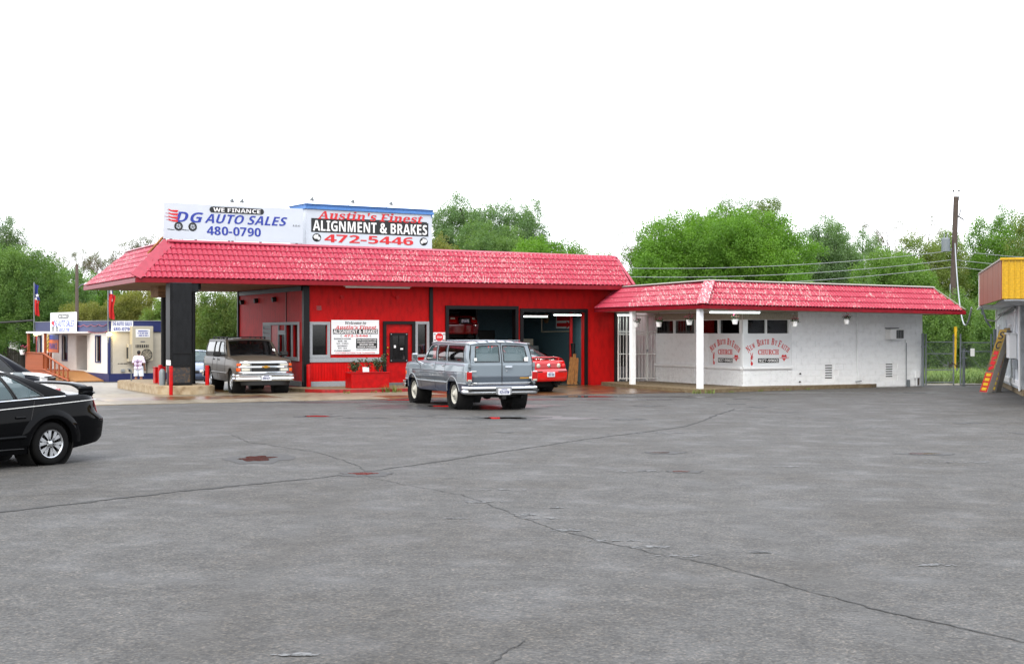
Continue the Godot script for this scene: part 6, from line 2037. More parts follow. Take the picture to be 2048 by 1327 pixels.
func car(called: String, label: String, cat: String, at: Vector3, heading: Vector2, s: Dictionary) -> Node3D:
	var o := thing(called, label, cat, at, rad_to_deg(atan2(heading.y, heading.x)))
	var paint_m: Material = M[s.paint]
	var body := B.new()
	var low := B.new()
	var seal := B.new()
	var ra: float = s.R + s.gap
	# ---- body sides with wheel arches
	var xs := []
	var x := -s.L / 2 as float
	while x < s.L / 2 - 0.01:
		xs.append(x)
		x += 0.09
	xs.append(s.L / 2)
	for wx in s.wx:
		for k in 15:
			var a := PI * k / 14
			xs.append(wx - cos(a) * ra)
		xs.append(wx - ra - 0.003)
		xs.append(wx + ra + 0.003)
	xs.sort()
	var under := func(px: float) -> float:
		var y := lin(s.sillp, px)
		for wx in s.wx:
			if absf(px - wx) <= ra:
				y = maxf(y, s.R + sqrt(maxf(ra * ra - (px - wx) * (px - wx), 0.0)))
		return y
	for side in [-1.0, 1.0]:
		for part in 2:
			var rows := []
			for px in xs:
				var yb: float = under.call(px)
				var yt := lin(s.belt, px)
				var sp := clampf(lin(s.split, px), yb, yt)
				var row := PackedVector3Array()
				var lo: float = yb if part == 0 else sp
				var hi: float = sp if part == 0 else yt
				var n := 4 if part == 0 else 6
				for j in n + 1:
					var y := lerpf(lo, hi, float(j) / n)
					var w := smoothstep(s.L / 2 - 0.3, s.L / 2, absf(px))
					var ex := lin(s.endf if px > 0 else s.endr, y) * w * signf(px)
					row.append(Vector3(px + ex, y, side * car_z(s, px, y)))
				if part == 1:
					var e: Vector3 = row[n]
					row.append(Vector3(e.x, yt + 0.012, e.z - side * 0.022))
					row.append(Vector3(e.x, yt + 0.018, e.z - side * 0.05))
				rows.append(row)
			(low if part == 0 else body).grid(rows)
		# turned-in arch edges and dark wheel wells
		for wx in s.wx:
			var r1 := PackedVector3Array()
			var r2 := PackedVector3Array()
			for k in 17:
				var a := PI * k / 16
				var p := Vector3(wx - cos(a) * ra, s.R + sin(a) * ra, 0)
				r1.append(p + Vector3(0, 0, side * (car_z(s, p.x, p.y) + 0.004)))
				r2.append(p + Vector3(0, 0, side * (car_z(s, p.x, p.y) - 0.06)))
			low.grid([r1, r2])
			var wb := B.new()
			var q := Transform3D(Basis(Vector3.RIGHT, PI / 2 * side), Vector3(wx, s.R, side * (lin(s.hw, wx) - 0.42)))
			wb.lathe([Vector2(0, 0), Vector2(ra + 0.02, 0), Vector2(ra + 0.02, 0.4)], 24, q)
			put("wheel_well", wb, M.underbody, o)
			wheel(o, wx, side * (lin(s.hw, wx) - s.tw / 2 - s.inset), side, s.R, s.tw, s.rim)
	# ---- ends
	for sg in [-1.0, 1.0]:
		for part in 2:
			var yb: float = under.call(sg * s.L / 2)
			var yt := lin(s.belt, sg * s.L / 2)
			var sp := clampf(lin(s.split, sg * s.L / 2), yb, yt)
			var lo: float = yb if part == 0 else sp
			var hi: float = sp if part == 0 else yt
			var rows := []
			var n := 8 if part == 0 else 10
			for j in n + 1:
				var row := PackedVector3Array()
				for k in 17:
					row.append(car_end(s, sg, k / 8.0 - 1.0, lerpf(lo, hi, float(j) / n)))
				rows.append(row)
			if part == 1:
				var row := PackedVector3Array()
				for k in 17:
					var p := car_end(s, sg, k / 8.0 - 1.0, yt)
					row.append(Vector3(p.x - sg * 0.02, yt + 0.018, p.z * (1.0 - 0.05 / absf(car_end(s, sg, 1.0, yt).z))))
				rows.append(row)
			(low if part == 0 else body).grid(rows)
	# ---- bonnet and boot lid
	var nc: int = s.cols.size()
	for d in 2:
		var xc: float = s.cols[nc - 1][0] if d == 0 else s.cols[0][0]
		var xe: float = s.L / 2 if d == 0 else -s.L / 2
		if absf(xe - xc) < 0.12:
			continue
		var sg := 1.0 if d == 0 else -1.0
		var bow: float = s.wbow if d == 0 else -s.rbow
		var rows := []
		for i in 13:
			var u := i / 12.0
			var row := PackedVector3Array()
			for k in 17:
				var t := k / 8.0 - 1.0
				var xa := xc + bow * (1 - t * t)
				var yt := lin(s.belt, xe)
				var xb := car_end(s, sg, t, yt).x - sg * 0.02
				var px := lerpf(xa, xb, u)
				var base := lerpf(xc, xe, u)
				var y = lin(s.belt, base) + 0.018 + (s.crown if d == 0 else s.crown * 0.7) * (1 - pow(absf(t), 3.0)) * (1.0 - pow(u, 4.0))
				row.append(Vector3(px, y, t * (car_z(s, base, lin(s.belt, base)) - 0.05)))
			rows.append(row)
		body.grid(rows)
	# ---- cabin
	var cb := func(u: float) -> float:
		var i := mini(int(u), nc - 2)
		return lerpf(s.cols[i][0], s.cols[i + 1][0], u - i)
	var ct := func(u: float) -> float:
		var i := mini(int(u), nc - 2)
		return lerpf(s.cols[i][1], s.cols[i + 1][1], u - i)
	for side in [-1.0, 1.0]:
		var P := func(u: float, v: float) -> Vector3:
			var xb: float = cb.call(u)
			var xt: float = ct.call(u)
			var zb: float = car_z(s, xb, lin(s.belt, xb)) - 0.05
			var b := Vector3(xb, lin(s.belt, xb) + 0.018, side * zb)
			var t := Vector3(xt, lin(s.roof, xt), side * (lin(s.hw, xb) - s.rin))
			var p := b.lerp(t, v)
			p.z += side * 0.035 * sin(PI * v)
			return p
		var cells := []
		for i in nc - 1:
			var c := [float(i), float(i + 1), s.kinds[i]]
			if s.has("gm") and s.kinds[i] == "w":
				c.append(M[s.gm[i]])
			cells.append(c)
		car_panel(P, cells, s.vlo, s.vhi, body, seal, M[s.glass], o)
	var rows := []
	for i in 25:
		var u := (nc - 1) * i / 24.0
		var xt: float = ct.call(u)
		var xb: float = cb.call(u)
		var row := PackedVector3Array()
		for k in 13:
			var t := k / 6.0 - 1.0
			var bow := 0.0
			if i == 24:
				bow = s.wbow * 0.55
			elif i == 0:
				bow = -s.rbow * 0.5
			row.append(Vector3(xt + bow * (1 - t * t), lin(s.roof, xt) + s.rcrown * (1 - pow(absf(t), 2.6)), t * (lin(s.hw, xb) - s.rin)))
		rows.append(row)
	body.grid(rows)
	for d in 2:
		var i0 := nc - 1 if d == 0 else 0
		var sg := 1.0 if d == 0 else -1.0
		var bow: float = s.wbow if d == 0 else s.rbow
		var P := func(u: float, v: float) -> Vector3:
			var t := u * 2.0 - 1.0
			var xb: float = s.cols[i0][0]
			var xt: float = s.cols[i0][1]
			var zb: float = car_z(s, xb, lin(s.belt, xb)) - 0.05
			var b := Vector3(xb + sg * bow * (1 - t * t), lin(s.belt, xb) + 0.018 + s.crown * (1 - pow(absf(t), 3.0)) * (1.0 if d == 0 else s.get("rearcrown", 0.7)), t * zb)
			var q := Vector3(xt + sg * bow * (0.55 if d == 0 else 0.5) * (1 - t * t), lin(s.roof, xt) + s.rcrown * (1 - pow(absf(t), 2.6)), t * (lin(s.hw, xb) - s.rin))
			var p := b.lerp(q, v)
			p.x += sg * 0.02 * sin(PI * v)
			return p
		var cells: Array = [[0.0, 0.05, "p"], [0.05, 0.95, "w"], [0.95, 1.0, "p"]]
		var lo := 0.03
		var hi := 0.93
		if d == 1 and s.has("rear_cells"):
			cells = s.rear_cells
			lo = s.rear_v[0]
			hi = s.rear_v[1]
		car_panel(P, cells, lo, hi, body, seal, M[s.glass] if d == 1 or not s.has("shield") else M[s.shield], o)
	put("body", body, paint_m, o)
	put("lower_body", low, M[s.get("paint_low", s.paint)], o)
	put("window_seal", seal, M.plastic_black, o)
	# ---- underside and cabin furniture
	var ub := B.new()
	ub.box(Vector3(0, s.sill + 0.06, 0), Vector3(s.L - 0.5, 0.2, s.W - 2 * s.tw - 0.45), 0.02)
	for wx in s.wx:
		ub.tube([Vector3(wx, s.R, -s.W / 2 + 0.2), Vector3(wx, s.R, s.W / 2 - 0.2)], 0.05, 8)
	ub.ball(Vector3(s.wx[1], s.R, 0), Vector3(0.15, 0.14, 0.15))
	ub.tube([Vector3(-s.L / 2 + 0.15, s.sill - 0.02, s.W * 0.28), Vector3(0.5, s.sill, s.W * 0.25)], 0.04, 8)
	put("underside", ub, M.underbody, o)
	var fl := B.new()
	var c0: float = s.cols[0][0]
	var c1: float = s.cols[nc - 1][0]
	fl.box(Vector3((c0 + c1) / 2, s.sill + 0.22, 0), Vector3(c1 - c0 - 0.1, 0.05, s.W - 0.25), 0.0)
	fl.box(Vector3(c1 - 0.12, lin(s.belt, c1) - 0.06, 0), Vector3(0.4, 0.14, s.W - 0.35), 0.03)
	if s.L / 2 + c0 > 0.3:
		fl.box(Vector3(c0 + 0.05, lin(s.belt, c0) - 0.03, 0), Vector3(0.5, 0.05, s.W - 0.3), 0.0)
	put("cabin_trim", fl, M.plastic_black, o)
	for q in s.seats:
		for z in ([-0.38, 0.38] if q[1] == 2 else [0.0]):
			var sb := B.new()
			var w := 0.52 if q[1] == 2 else s.W - 0.5 as float
			sb.box(Vector3(q[0], s.sill + 0.4, z), Vector3(0.5, 0.2, w), 0.05)
			sb.box(Vector3(q[0] - 0.28, s.sill + 0.72, z), Vector3(0.16, 0.55, w), 0.06)
			for hz in ([0.0] if q[1] == 2 else [-0.36, 0.36]):
				sb.box(Vector3(q[0] - 0.3, s.sill + 1.07, z + hz), Vector3(0.1, 0.17, 0.26), 0.04)
			put("seat", sb, M.seat_grey, o)
	var sw := B.new()
	var ring := []
	for i in 17:
		ring.append(Vector3(c1 - 0.52 + 0.1 * sin(TAU * i / 16), lin(s.belt, c1) - 0.02 + 0.17 * sin(TAU * i / 16), -0.38 + 0.18 * cos(TAU * i / 16)))
	sw.tube(ring, 0.014, 5)
	put("steering_wheel", sw, M.plastic_black, o)
	return o

func number_plate(o: Node, c: Vector3, yaw: float, txt: String) -> void:
	var p := bx("number_plate", c, Vector3(0.31, 0.155, 0.012), M.plate, o, 0.003, Vector3(0, yaw, 0))
	letters(txt, "sans_bold", 0.25, 0.075, Vector3(0, -0.01, 0.008), M.plate_ink, p)
	bx("plate_strip", Vector3(0, 0.058, 0.007), Vector3(0.16, 0.02, 0.003), M.plate_ink, p, 0.0)

func mirror(o: Node, c: Vector3, s: Vector3, m: Material) -> void:
	var b := B.new()
	b.box(c, s, 0.03)
	put("mirror", b, m, o)
	bx("mirror_glass", c + Vector3(-s.x / 2 - 0.004, 0, 0), Vector3(0.006, s.y * 0.8, s.z * 0.8), M.chrome, o, 0.0)

func handles(o: Node, s: Dictionary, list: Array, m: Material) -> void:
	for side in [-1.0, 1.0]:
		for q in list:
			var p := car_side(s, side, q[0], q[1], 0.012)
			bx("door_handle", p, Vector3(0.17, 0.035, 0.03), m, o, 0.01)

func seams(o: Node, s: Dictionary, list: Array) -> void:   # door gaps: thin dark lines standing in the skin
	var b := B.new()
	for side in [-1.0, 1.0]:
		for q in list:
			var pts := []
			for i in 9:
				var y := lerpf(q[1], lin(s.belt, q[0]), i / 8.0)
				pts.append(car_side(s, side, q[0] + q[2] * i / 8.0, y, 0.0))
			b.tube(pts, 0.006, 4)
	put("door_gap", b, M.plastic_black, o)

func trim_line(called: String, o: Node, s: Dictionary, x0: float, x1: float, y0: float, y1: float, r: float, m: Material) -> void:
	for side in [-1.0, 1.0]:
		var pts := []
		for i in 82:
			var u := i / 80.0
			var x := lerpf(x0, x1, u)
			var y := lerpf(y0, y1, u)
			var over := i == 81
			for wx in s.wx:   # the strip stops at the wheel openings
				if Vector2(x - wx, y - s.R).length() < s.R + s.gap + 0.02:
					over = true
			if over:
				if pts.size() > 1:
					bar(called, pts, r, m, o, 5)
				pts = []
			else:
				pts.append(car_side(s, side, x, y, 0.006))

func bumper(called: String, o: Node, s: Dictionary, sg: float, y0: float, y1: float, out: float, wrap: float, m: Material) -> void:
	# a rolled bar that follows the end in plan and returns along the sides
	var pts := []
	var hw: float = s.W / 2 + 0.02
	var e: float = s.L / 2 + out
	var plan := [Vector2(e - wrap, hw), Vector2(e - 0.16, hw), Vector2(e - 0.05, hw - 0.05), Vector2(e - 0.015, hw - 0.2), Vector2(e, 0.0), Vector2(e - 0.015, -hw + 0.2), Vector2(e - 0.05, -hw + 0.05), Vector2(e - 0.16, -hw), Vector2(e - wrap, -hw)]
	var rows := []
	var prof := [Vector2(-0.1, y0 + 0.01), Vector2(-0.02, y0), Vector2(0.0, y0 + 0.03), Vector2(0.0, lerpf(y0, y1, 0.48)), Vector2(-0.02, lerpf(y0, y1, 0.55)), Vector2(0.0, lerpf(y0, y1, 0.62)), Vector2(0.0, y1 - 0.03), Vector2(-0.02, y1), Vector2(-0.1, y1)]
	for i in plan.size():
		var a: Vector2 = plan[maxi(i - 1, 0)]
		var c: Vector2 = plan[mini(i + 1, plan.size() - 1)]
		var d := (c - a).normalized()
		var nrm := Vector2(-d.y, d.x)
		if nrm.dot(plan[i] - Vector2(e - 1.5, 0)) < 0:
			nrm = -nrm
		var row := PackedVector3Array()
		for q in prof:
			var v: Vector2 = plan[i] + nrm * q.x
			row.append(Vector3(v.x * sg, q.y, v.y))
		rows.append(row)
	var b := B.new()
	b.grid(rows)
	put(called, b, m, o)

func vehicles() -> void:
	black_sedan()
	blue_wagon()
	tan_wagon()
	red_sedan()
	other_cars()

func sedan_spec(paint_name: String) -> Dictionary:
	return {
		L = 4.8, W = 1.76, R = 0.315, tw = 0.21, wx = [1.37, -1.31], gap = 0.055, inset = 0.012, sill = 0.2, sillp = [[-2.4, 0.3], [-1.9, 0.24], [-1.6, 0.19], [1.7, 0.19], [2.4, 0.22]],
		belt = [[-2.4, 0.955], [-2.0, 0.985], [-1.5, 0.985], [-1.0, 0.965], [0.0, 0.92], [1.0, 0.88], [1.5, 0.85], [2.0, 0.77], [2.4, 0.66]],
		hw = [[-2.4, 0.72], [-2.3, 0.795], [-2.1, 0.85], [-1.5, 0.88], [0.0, 0.88], [1.5, 0.87], [2.1, 0.82], [2.3, 0.74], [2.4, 0.66]],
		curve = 0.05, endr = [[0.2, -0.06], [0.33, 0.03], [0.62, 0.07], [0.68, 0.05], [0.72, -0.01], [0.97, -0.06]], endf = [[0.2, -0.05], [0.35, 0.04], [0.55, 0.05], [0.66, -0.08]], bowr = 0.1, bowf = 0.22,
		split = [[-2.4, 0.5], [2.4, 0.5]], cols = [[-1.72, -0.78], [-1.3, -0.68], [-0.84, -0.6], [-0.8, -0.57], [0.02, 0.0], [0.1, 0.08], [0.98, 0.42], [1.18, 0.5]], kinds = ["p", "w", "p", "w", "p", "w", "p"],
		roof = [[-0.8, 1.36], [-0.3, 1.4], [0.2, 1.405], [0.5, 1.37]], rin = 0.29, vlo = 0.04, vhi = 0.88, crown = 0.05, rcrown = 0.035, wbow = 0.2, rbow = 0.14, paint = paint_name, glass = "pane_car", rim = "five", seats = [[0.1, 2], [-0.85, 1]],
	}

func black_sedan() -> void:
	var s := sedan_spec("paint_black")
	s.rim = "twin"
	s.belt = [[-2.4, 0.96], [-2.0, 1.0], [-1.5, 0.995], [-1.0, 0.955], [0.0, 0.9], [1.0, 0.87], [1.5, 0.84], [2.0, 0.77], [2.4, 0.66]]
	s.L = 4.62
	s.wx = [1.28, -1.36]
	s.endr = [[0.2, -0.08], [0.3, 0.03], [0.36, 0.08], [0.62, 0.1], [0.67, 0.08], [0.72, -0.02], [0.97, -0.07]]
	s.bowr = 0.06
	for q in s.hw:
		q[0] *= 0.9625
	var h := Vector2(-0.574, -0.819)
	# rear left wheel stands at (-6.76, 20.9)
	var off := Vector2(h.x * s.wx[1] - h.y * 0.8, h.y * s.wx[1] + h.x * 0.8)
	var o := car("black_sedan", "glossy black sedan with a rear wing and six-spoke alloys at the left edge", "car", Vector3(-6.8 - off.x, 0, -(20.9 - off.y)), h, s)
	# rear wing on two end feet
	var wing := B.new()
	var rows := []
	for i in 7:
		var a := TAU * i / 6
		var row := PackedVector3Array()
		for k in 17:
			var t := k / 8.0 - 1.0
			var drop := 0.13 * pow(absf(t), 6.0)
			row.append(Vector3(-2.1 + 0.11 * (1 - t * t) - 0.02 + cos(a) * 0.13, 1.155 - drop + 0.02 * (1 - t * t) + sin(a) * 0.022, t * 0.74))
		rows.append(row)
	wing.grid(rows)
	for z in [-0.7, 0.7]:
		wing.box(Vector3(-2.1, 1.05, z), Vector3(0.27, 0.16, 0.055), 0.025)
	put("rear_wing", wing, M.paint_black, o)
	car_patch("tail_light", s, -1.0, -1.0, -0.5, 0.73, 0.92, 0.006, M.lens_red, o)
	car_patch("tail_light", s, -1.0, 0.5, 1.0, 0.73, 0.92, 0.006, M.lens_red, o)
	for side in [-1.0, 1.0]:
		car_patch("headlight", s, 1.0, side * 0.45, side * 0.95, 0.52, 0.64, 0.006, M.lamp_glass, o)
		var rows2 := []
		for k in 17:
			var a := PI * k / 16
			var row := PackedVector3Array()
			for q in [[0.0, 0.012], [0.045, 0.035], [0.1, 0.03], [0.17, 0.002]]:
				var p := Vector2(s.wx[1] - cos(a) * (s.R + s.gap + q[0]), s.R + sin(a) * (s.R + s.gap + q[0] * 0.8))
				row.append(car_side(s, side, p.x, p.y, q[1]))
			rows2.append(row)
		var fb := B.new()
		fb.grid(rows2)
		put("wheel_flare", fb, M.paint_black, o)
	trim_line("belt_chrome", o, s, -1.62, 1.0, 1.0, 0.9, 0.012, M.chrome)
	trim_line("pin_stripe", o, s, -2.28, 2.0, 0.935, 0.72, 0.006, M.steel_white)
	trim_line("side_moulding", o, s, -0.9, 0.9, 0.44, 0.42, 0.03, M.paint_black)
	trim_line("sill_line", o, s, -0.9, 0.95, 0.27, 0.27, 0.01, M.plastic_black)
	seams(o, s, [[-0.98, 0.62, -0.1], [0.06, 0.22, 0.0], [1.02, 0.22, 0.02]])
	handles(o, s, [[-0.82, 0.72], [0.2, 0.7]], M.paint_black)
	mirror(o, Vector3(0.85, 0.98, -0.96), Vector3(0.12, 0.13, 0.2), M.paint_black)
	mirror(o, Vector3(0.85, 0.98, 0.96), Vector3(0.12, 0.13, 0.2), M.paint_black)
	number_plate(o, Vector3(-2.37, 0.8, 0), -PI / 2, "K42 RTV")
	bar("exhaust", [Vector3(-2.2, 0.26, 0.45), Vector3(-2.36, 0.26, 0.45)], 0.035, M.galv, o, 8)

func blue_wagon() -> void:
	var s := {
		L = 5.08, W = 1.9, R = 0.37, tw = 0.24, wx = [1.72, -1.54], gap = 0.075, inset = 0.05, sill = 0.42, sillp = [[-2.54, 0.45], [-1.9, 0.42], [2.54, 0.42]],
		belt = [[-2.54, 1.16], [0.0, 1.165], [1.0, 1.165], [1.6, 1.15], [2.3, 1.11], [2.54, 1.06]],
		hw = [[-2.54, 0.91], [-2.44, 0.945], [0.0, 0.965], [2.0, 0.95], [2.4, 0.92], [2.54, 0.88]],
		curve = 0.035, endr = [[0.4, -0.02], [0.7, 0.0], [1.2, 0.0]], endf = [[0.4, 0.0], [1.1, 0.0]], bowr = 0.03, bowf = 0.04,
		split = [[-2.54, 0.66], [2.54, 0.66]], cols = [[-2.53, -2.39], [-2.19, -2.13], [-1.05, -1.0], [-0.9, -0.87], [-0.3, -0.25], [-0.16, -0.12], [0.72, 0.26], [0.95, 0.37]], kinds = ["p", "w", "p", "w", "p", "w", "p"],
		gm = ["", "pane_tint", "", "pane_tint", "", "pane_car", ""],
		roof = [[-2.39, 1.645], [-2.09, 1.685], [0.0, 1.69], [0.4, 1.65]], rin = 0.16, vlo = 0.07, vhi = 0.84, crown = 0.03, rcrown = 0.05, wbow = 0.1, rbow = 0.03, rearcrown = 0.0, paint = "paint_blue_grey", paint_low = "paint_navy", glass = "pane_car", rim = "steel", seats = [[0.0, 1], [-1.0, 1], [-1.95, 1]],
		rear_cells = [[0.0, 0.075, "p"], [0.075, 0.465, "w"], [0.465, 0.535, "p"], [0.535, 0.925, "w"], [0.925, 1.0, "p"]], rear_v = [0.06, 0.84],
	}
	var h := Vector2(-0.375, 0.927)
	var off := Vector2(h.x * s.wx[1] - h.y * 0.93, h.y * s.wx[1] + h.x * 0.93)   # the left rear wheel
	var o := car("blue_grey_wagon", "old silver and slate blue two-tone wagon parked tail-on before the bays", "car", Vector3(-1.5 - off.x, 0, -(36.1 - off.y)), h, s)
	for side in [-1.0, 1.0]:
		car_patch("slate_band", s, side, -2.49, 2.49, 0.7, 0.95, 0.004, M.paint_slate, o, true)
	car_patch("slate_band", s, -1.0, -0.97, 0.97, 0.7, 0.86, 0.004, M.paint_slate, o)
	trim_line("trim_strip", o, s, -2.51, 2.49, 0.665, 0.665, 0.016, M.grey_trim)
	trim_line("upper_trim", o, s, -2.51, 2.49, 0.955, 0.955, 0.008, M.grey_trim)
	# barn doors: gap, hinges, handle, lamps
	var gap := B.new()
	gap.tube([Vector3(-2.575, 0.58, 0.0), Vector3(-2.58, 0.9, 0), Vector3(-2.58, 1.18, 0), Vector3(-2.45, 1.67, 0)], 0.009, 4)
	for z in [-0.84, 0.84]:
		gap.tube([Vector3(-2.555, 0.58, z), Vector3(-2.555, 1.17, z), Vector3(-2.42, 1.63, z * 0.93)], 0.008, 4)
	gap.tube([Vector3(-2.42, 1.635, -0.76), Vector3(-2.45, 1.68, 0), Vector3(-2.42, 1.635, 0.76)], 0.008, 4)
	put("door_gap", gap, M.plastic_black, o)
	for z in [-0.86, 0.86]:
		for y in [1.12, 0.72]:
			bx("hinge", Vector3(-2.575, y, z), Vector3(0.05, 0.11, 0.06), M.galv_dull, o, 0.012)
	bx("rear_handle", Vector3(-2.6, 1.08, 0.17), Vector3(0.04, 0.035, 0.2), M.chrome, o, 0.012)
	bx("lock", Vector3(-2.59, 0.98, 0.12), Vector3(0.02, 0.04, 0.04), M.chrome, o, 0.008)
	for side in [-1.0, 1.0]:
		bx("tail_light_frame", Vector3(-2.565, 0.84, side * 0.875), Vector3(0.06, 0.27, 0.17), M.chrome, o, 0.02)
		bx("tail_light", Vector3(-2.59, 0.845, side * 0.875), Vector3(0.05, 0.225, 0.135), M.lens_red, o, 0.015)
		bx("reversing_lens", Vector3(-2.616, 0.755, side * 0.875), Vector3(0.006, 0.035, 0.1), M.lamp_glass, o, 0.0)
	car_patch("rear_trim_strip", s, -1.0, -0.99, 0.99, 0.64, 0.69, 0.012, M.chrome, o)
	bumper("rear_bumper", o, s, -1.0, 0.4, 0.6, 0.16, 0.45, M.chrome)
	bumper("front_bumper", o, s, 1.0, 0.42, 0.62, 0.12, 0.4, M.chrome)
	var rub := B.new()
	rub.box(Vector3(-2.708, 0.495, 0), Vector3(0.02, 0.05, 1.9), 0.008)
	put("bumper_strip", rub, M.plastic_black, o)
	bx("plate_recess", Vector3(-2.715, 0.5, 0.0), Vector3(0.02, 0.2, 0.42), M.chrome, o)
	number_plate(o, Vector3(-2.735, 0.47, 0.0), -PI / 2, "R25-DTM")
	for z in [-0.55, -0.3, 0.35, 0.6]:
		bx("bumper_bolt", Vector3(-2.705, 0.44, z), Vector3(0.02, 0.025, 0.025), M.galv, o, 0.008)
	bar("tow_hitch", [Vector3(-2.29, 0.36, -0.5), Vector3(-2.49, 0.35, 0.0), Vector3(-2.29, 0.36, 0.5)], 0.04, M.underbody, o, 6)
	bx("hitch_receiver", Vector3(-2.61, 0.33, 0.0), Vector3(0.25, 0.1, 0.1), M.underbody, o)
	bx("stickers", Vector3(-2.56, 1.27, -0.7), Vector3(0.006, 0.07, 0.07), M.white, o, 0.0)
	bx("stickers", Vector3(-2.56, 1.27, 0.66), Vector3(0.006, 0.1, 0.1), M.white, o, 0.0)
	bx("badge_strip", Vector3(-2.585, 0.8, 0.6), Vector3(0.006, 0.03, 0.24), M.gold, o, 0.002)
	bx("badge", Vector3(-2.585, 0.81, 0.77), Vector3(0.008, 0.05, 0.07), M.steel_white, o, 0.002)
	bx("badge", Vector3(-2.575, 0.975, -0.75), Vector3(0.008, 0.02, 0.14), M.steel_white, o, 0.002)
	for k in 5:
		bx("roof_rib", Vector3(-1.2, 1.735, -0.5 + k * 0.25), Vector3(2.6, 0.015, 0.05), M.paint_blue_grey, o, 0.006)
	bar("drip_rail", [Vector3(-2.39, 1.655, -0.82), Vector3(0.0, 1.695, -0.825), Vector3(0.4, 1.66, -0.82)], 0.014, M.grey_trim, o, 5)
	bar("drip_rail", [Vector3(-2.39, 1.655, 0.82), Vector3(0.0, 1.695, 0.825), Vector3(0.4, 1.66, 0.82)], 0.014, M.grey_trim, o, 5)
	seams(o, s, [[-1.02, 0.62, 0.04], [-0.21, 0.5, 0.0], [0.98, 0.5, 0.02]])
	handles(o, s, [[-0.85, 1.08], [0.0, 1.08]], M.chrome)
	for side in [-1.0, 1.0]:
		bx("mirror", Vector3(0.82, 1.28, side * 1.17), Vector3(0.06, 0.2, 0.16), M.chrome, o, 0.02)
		bar("mirror_bracket", [Vector3(0.8, 1.05, side * 0.99), Vector3(0.82, 1.2, side * 1.14), Vector3(0.6, 1.1, side * 0.99)], 0.016, M.chrome, o, 5)
		car_patch("headlight", s, 1.0, side * 0.62, side * 0.95, 0.78, 0.95, 0.01, M.lamp_glass, o)
		car_patch("side_marker", s, side, 2.3, 2.46, 0.78, 0.88, 0.006, M.lens_orange, o, true)
		var lip := []
		for wx in s.wx:
			lip = []
			for k in 17:
				var a := PI * k / 16
				if s.R + sin(a) * (s.R + s.gap) > s.sill + 0.02:
					lip.append(car_side(s, side, wx - cos(a) * (s.R + s.gap + 0.012), s.R + sin(a) * (s.R + s.gap + 0.012), 0.004))
			bar("arch_trim", lip, 0.014, M.grey_trim, o, 5)
	car_patch("grille", s, 1.0, -0.58, 0.58, 0.72, 0.98, 0.012, M.dark_grille, o)
	bar("exhaust", [Vector3(-1.9, 0.33, 0.5), Vector3(-2.19, 0.3, 0.7)], 0.035, M.underbody, o, 8)
	bar("antenna", [Vector3(1.3, 1.17, 0.8), Vector3(1.2, 1.8, 0.8)], 0.004, M.wire, o, 4)

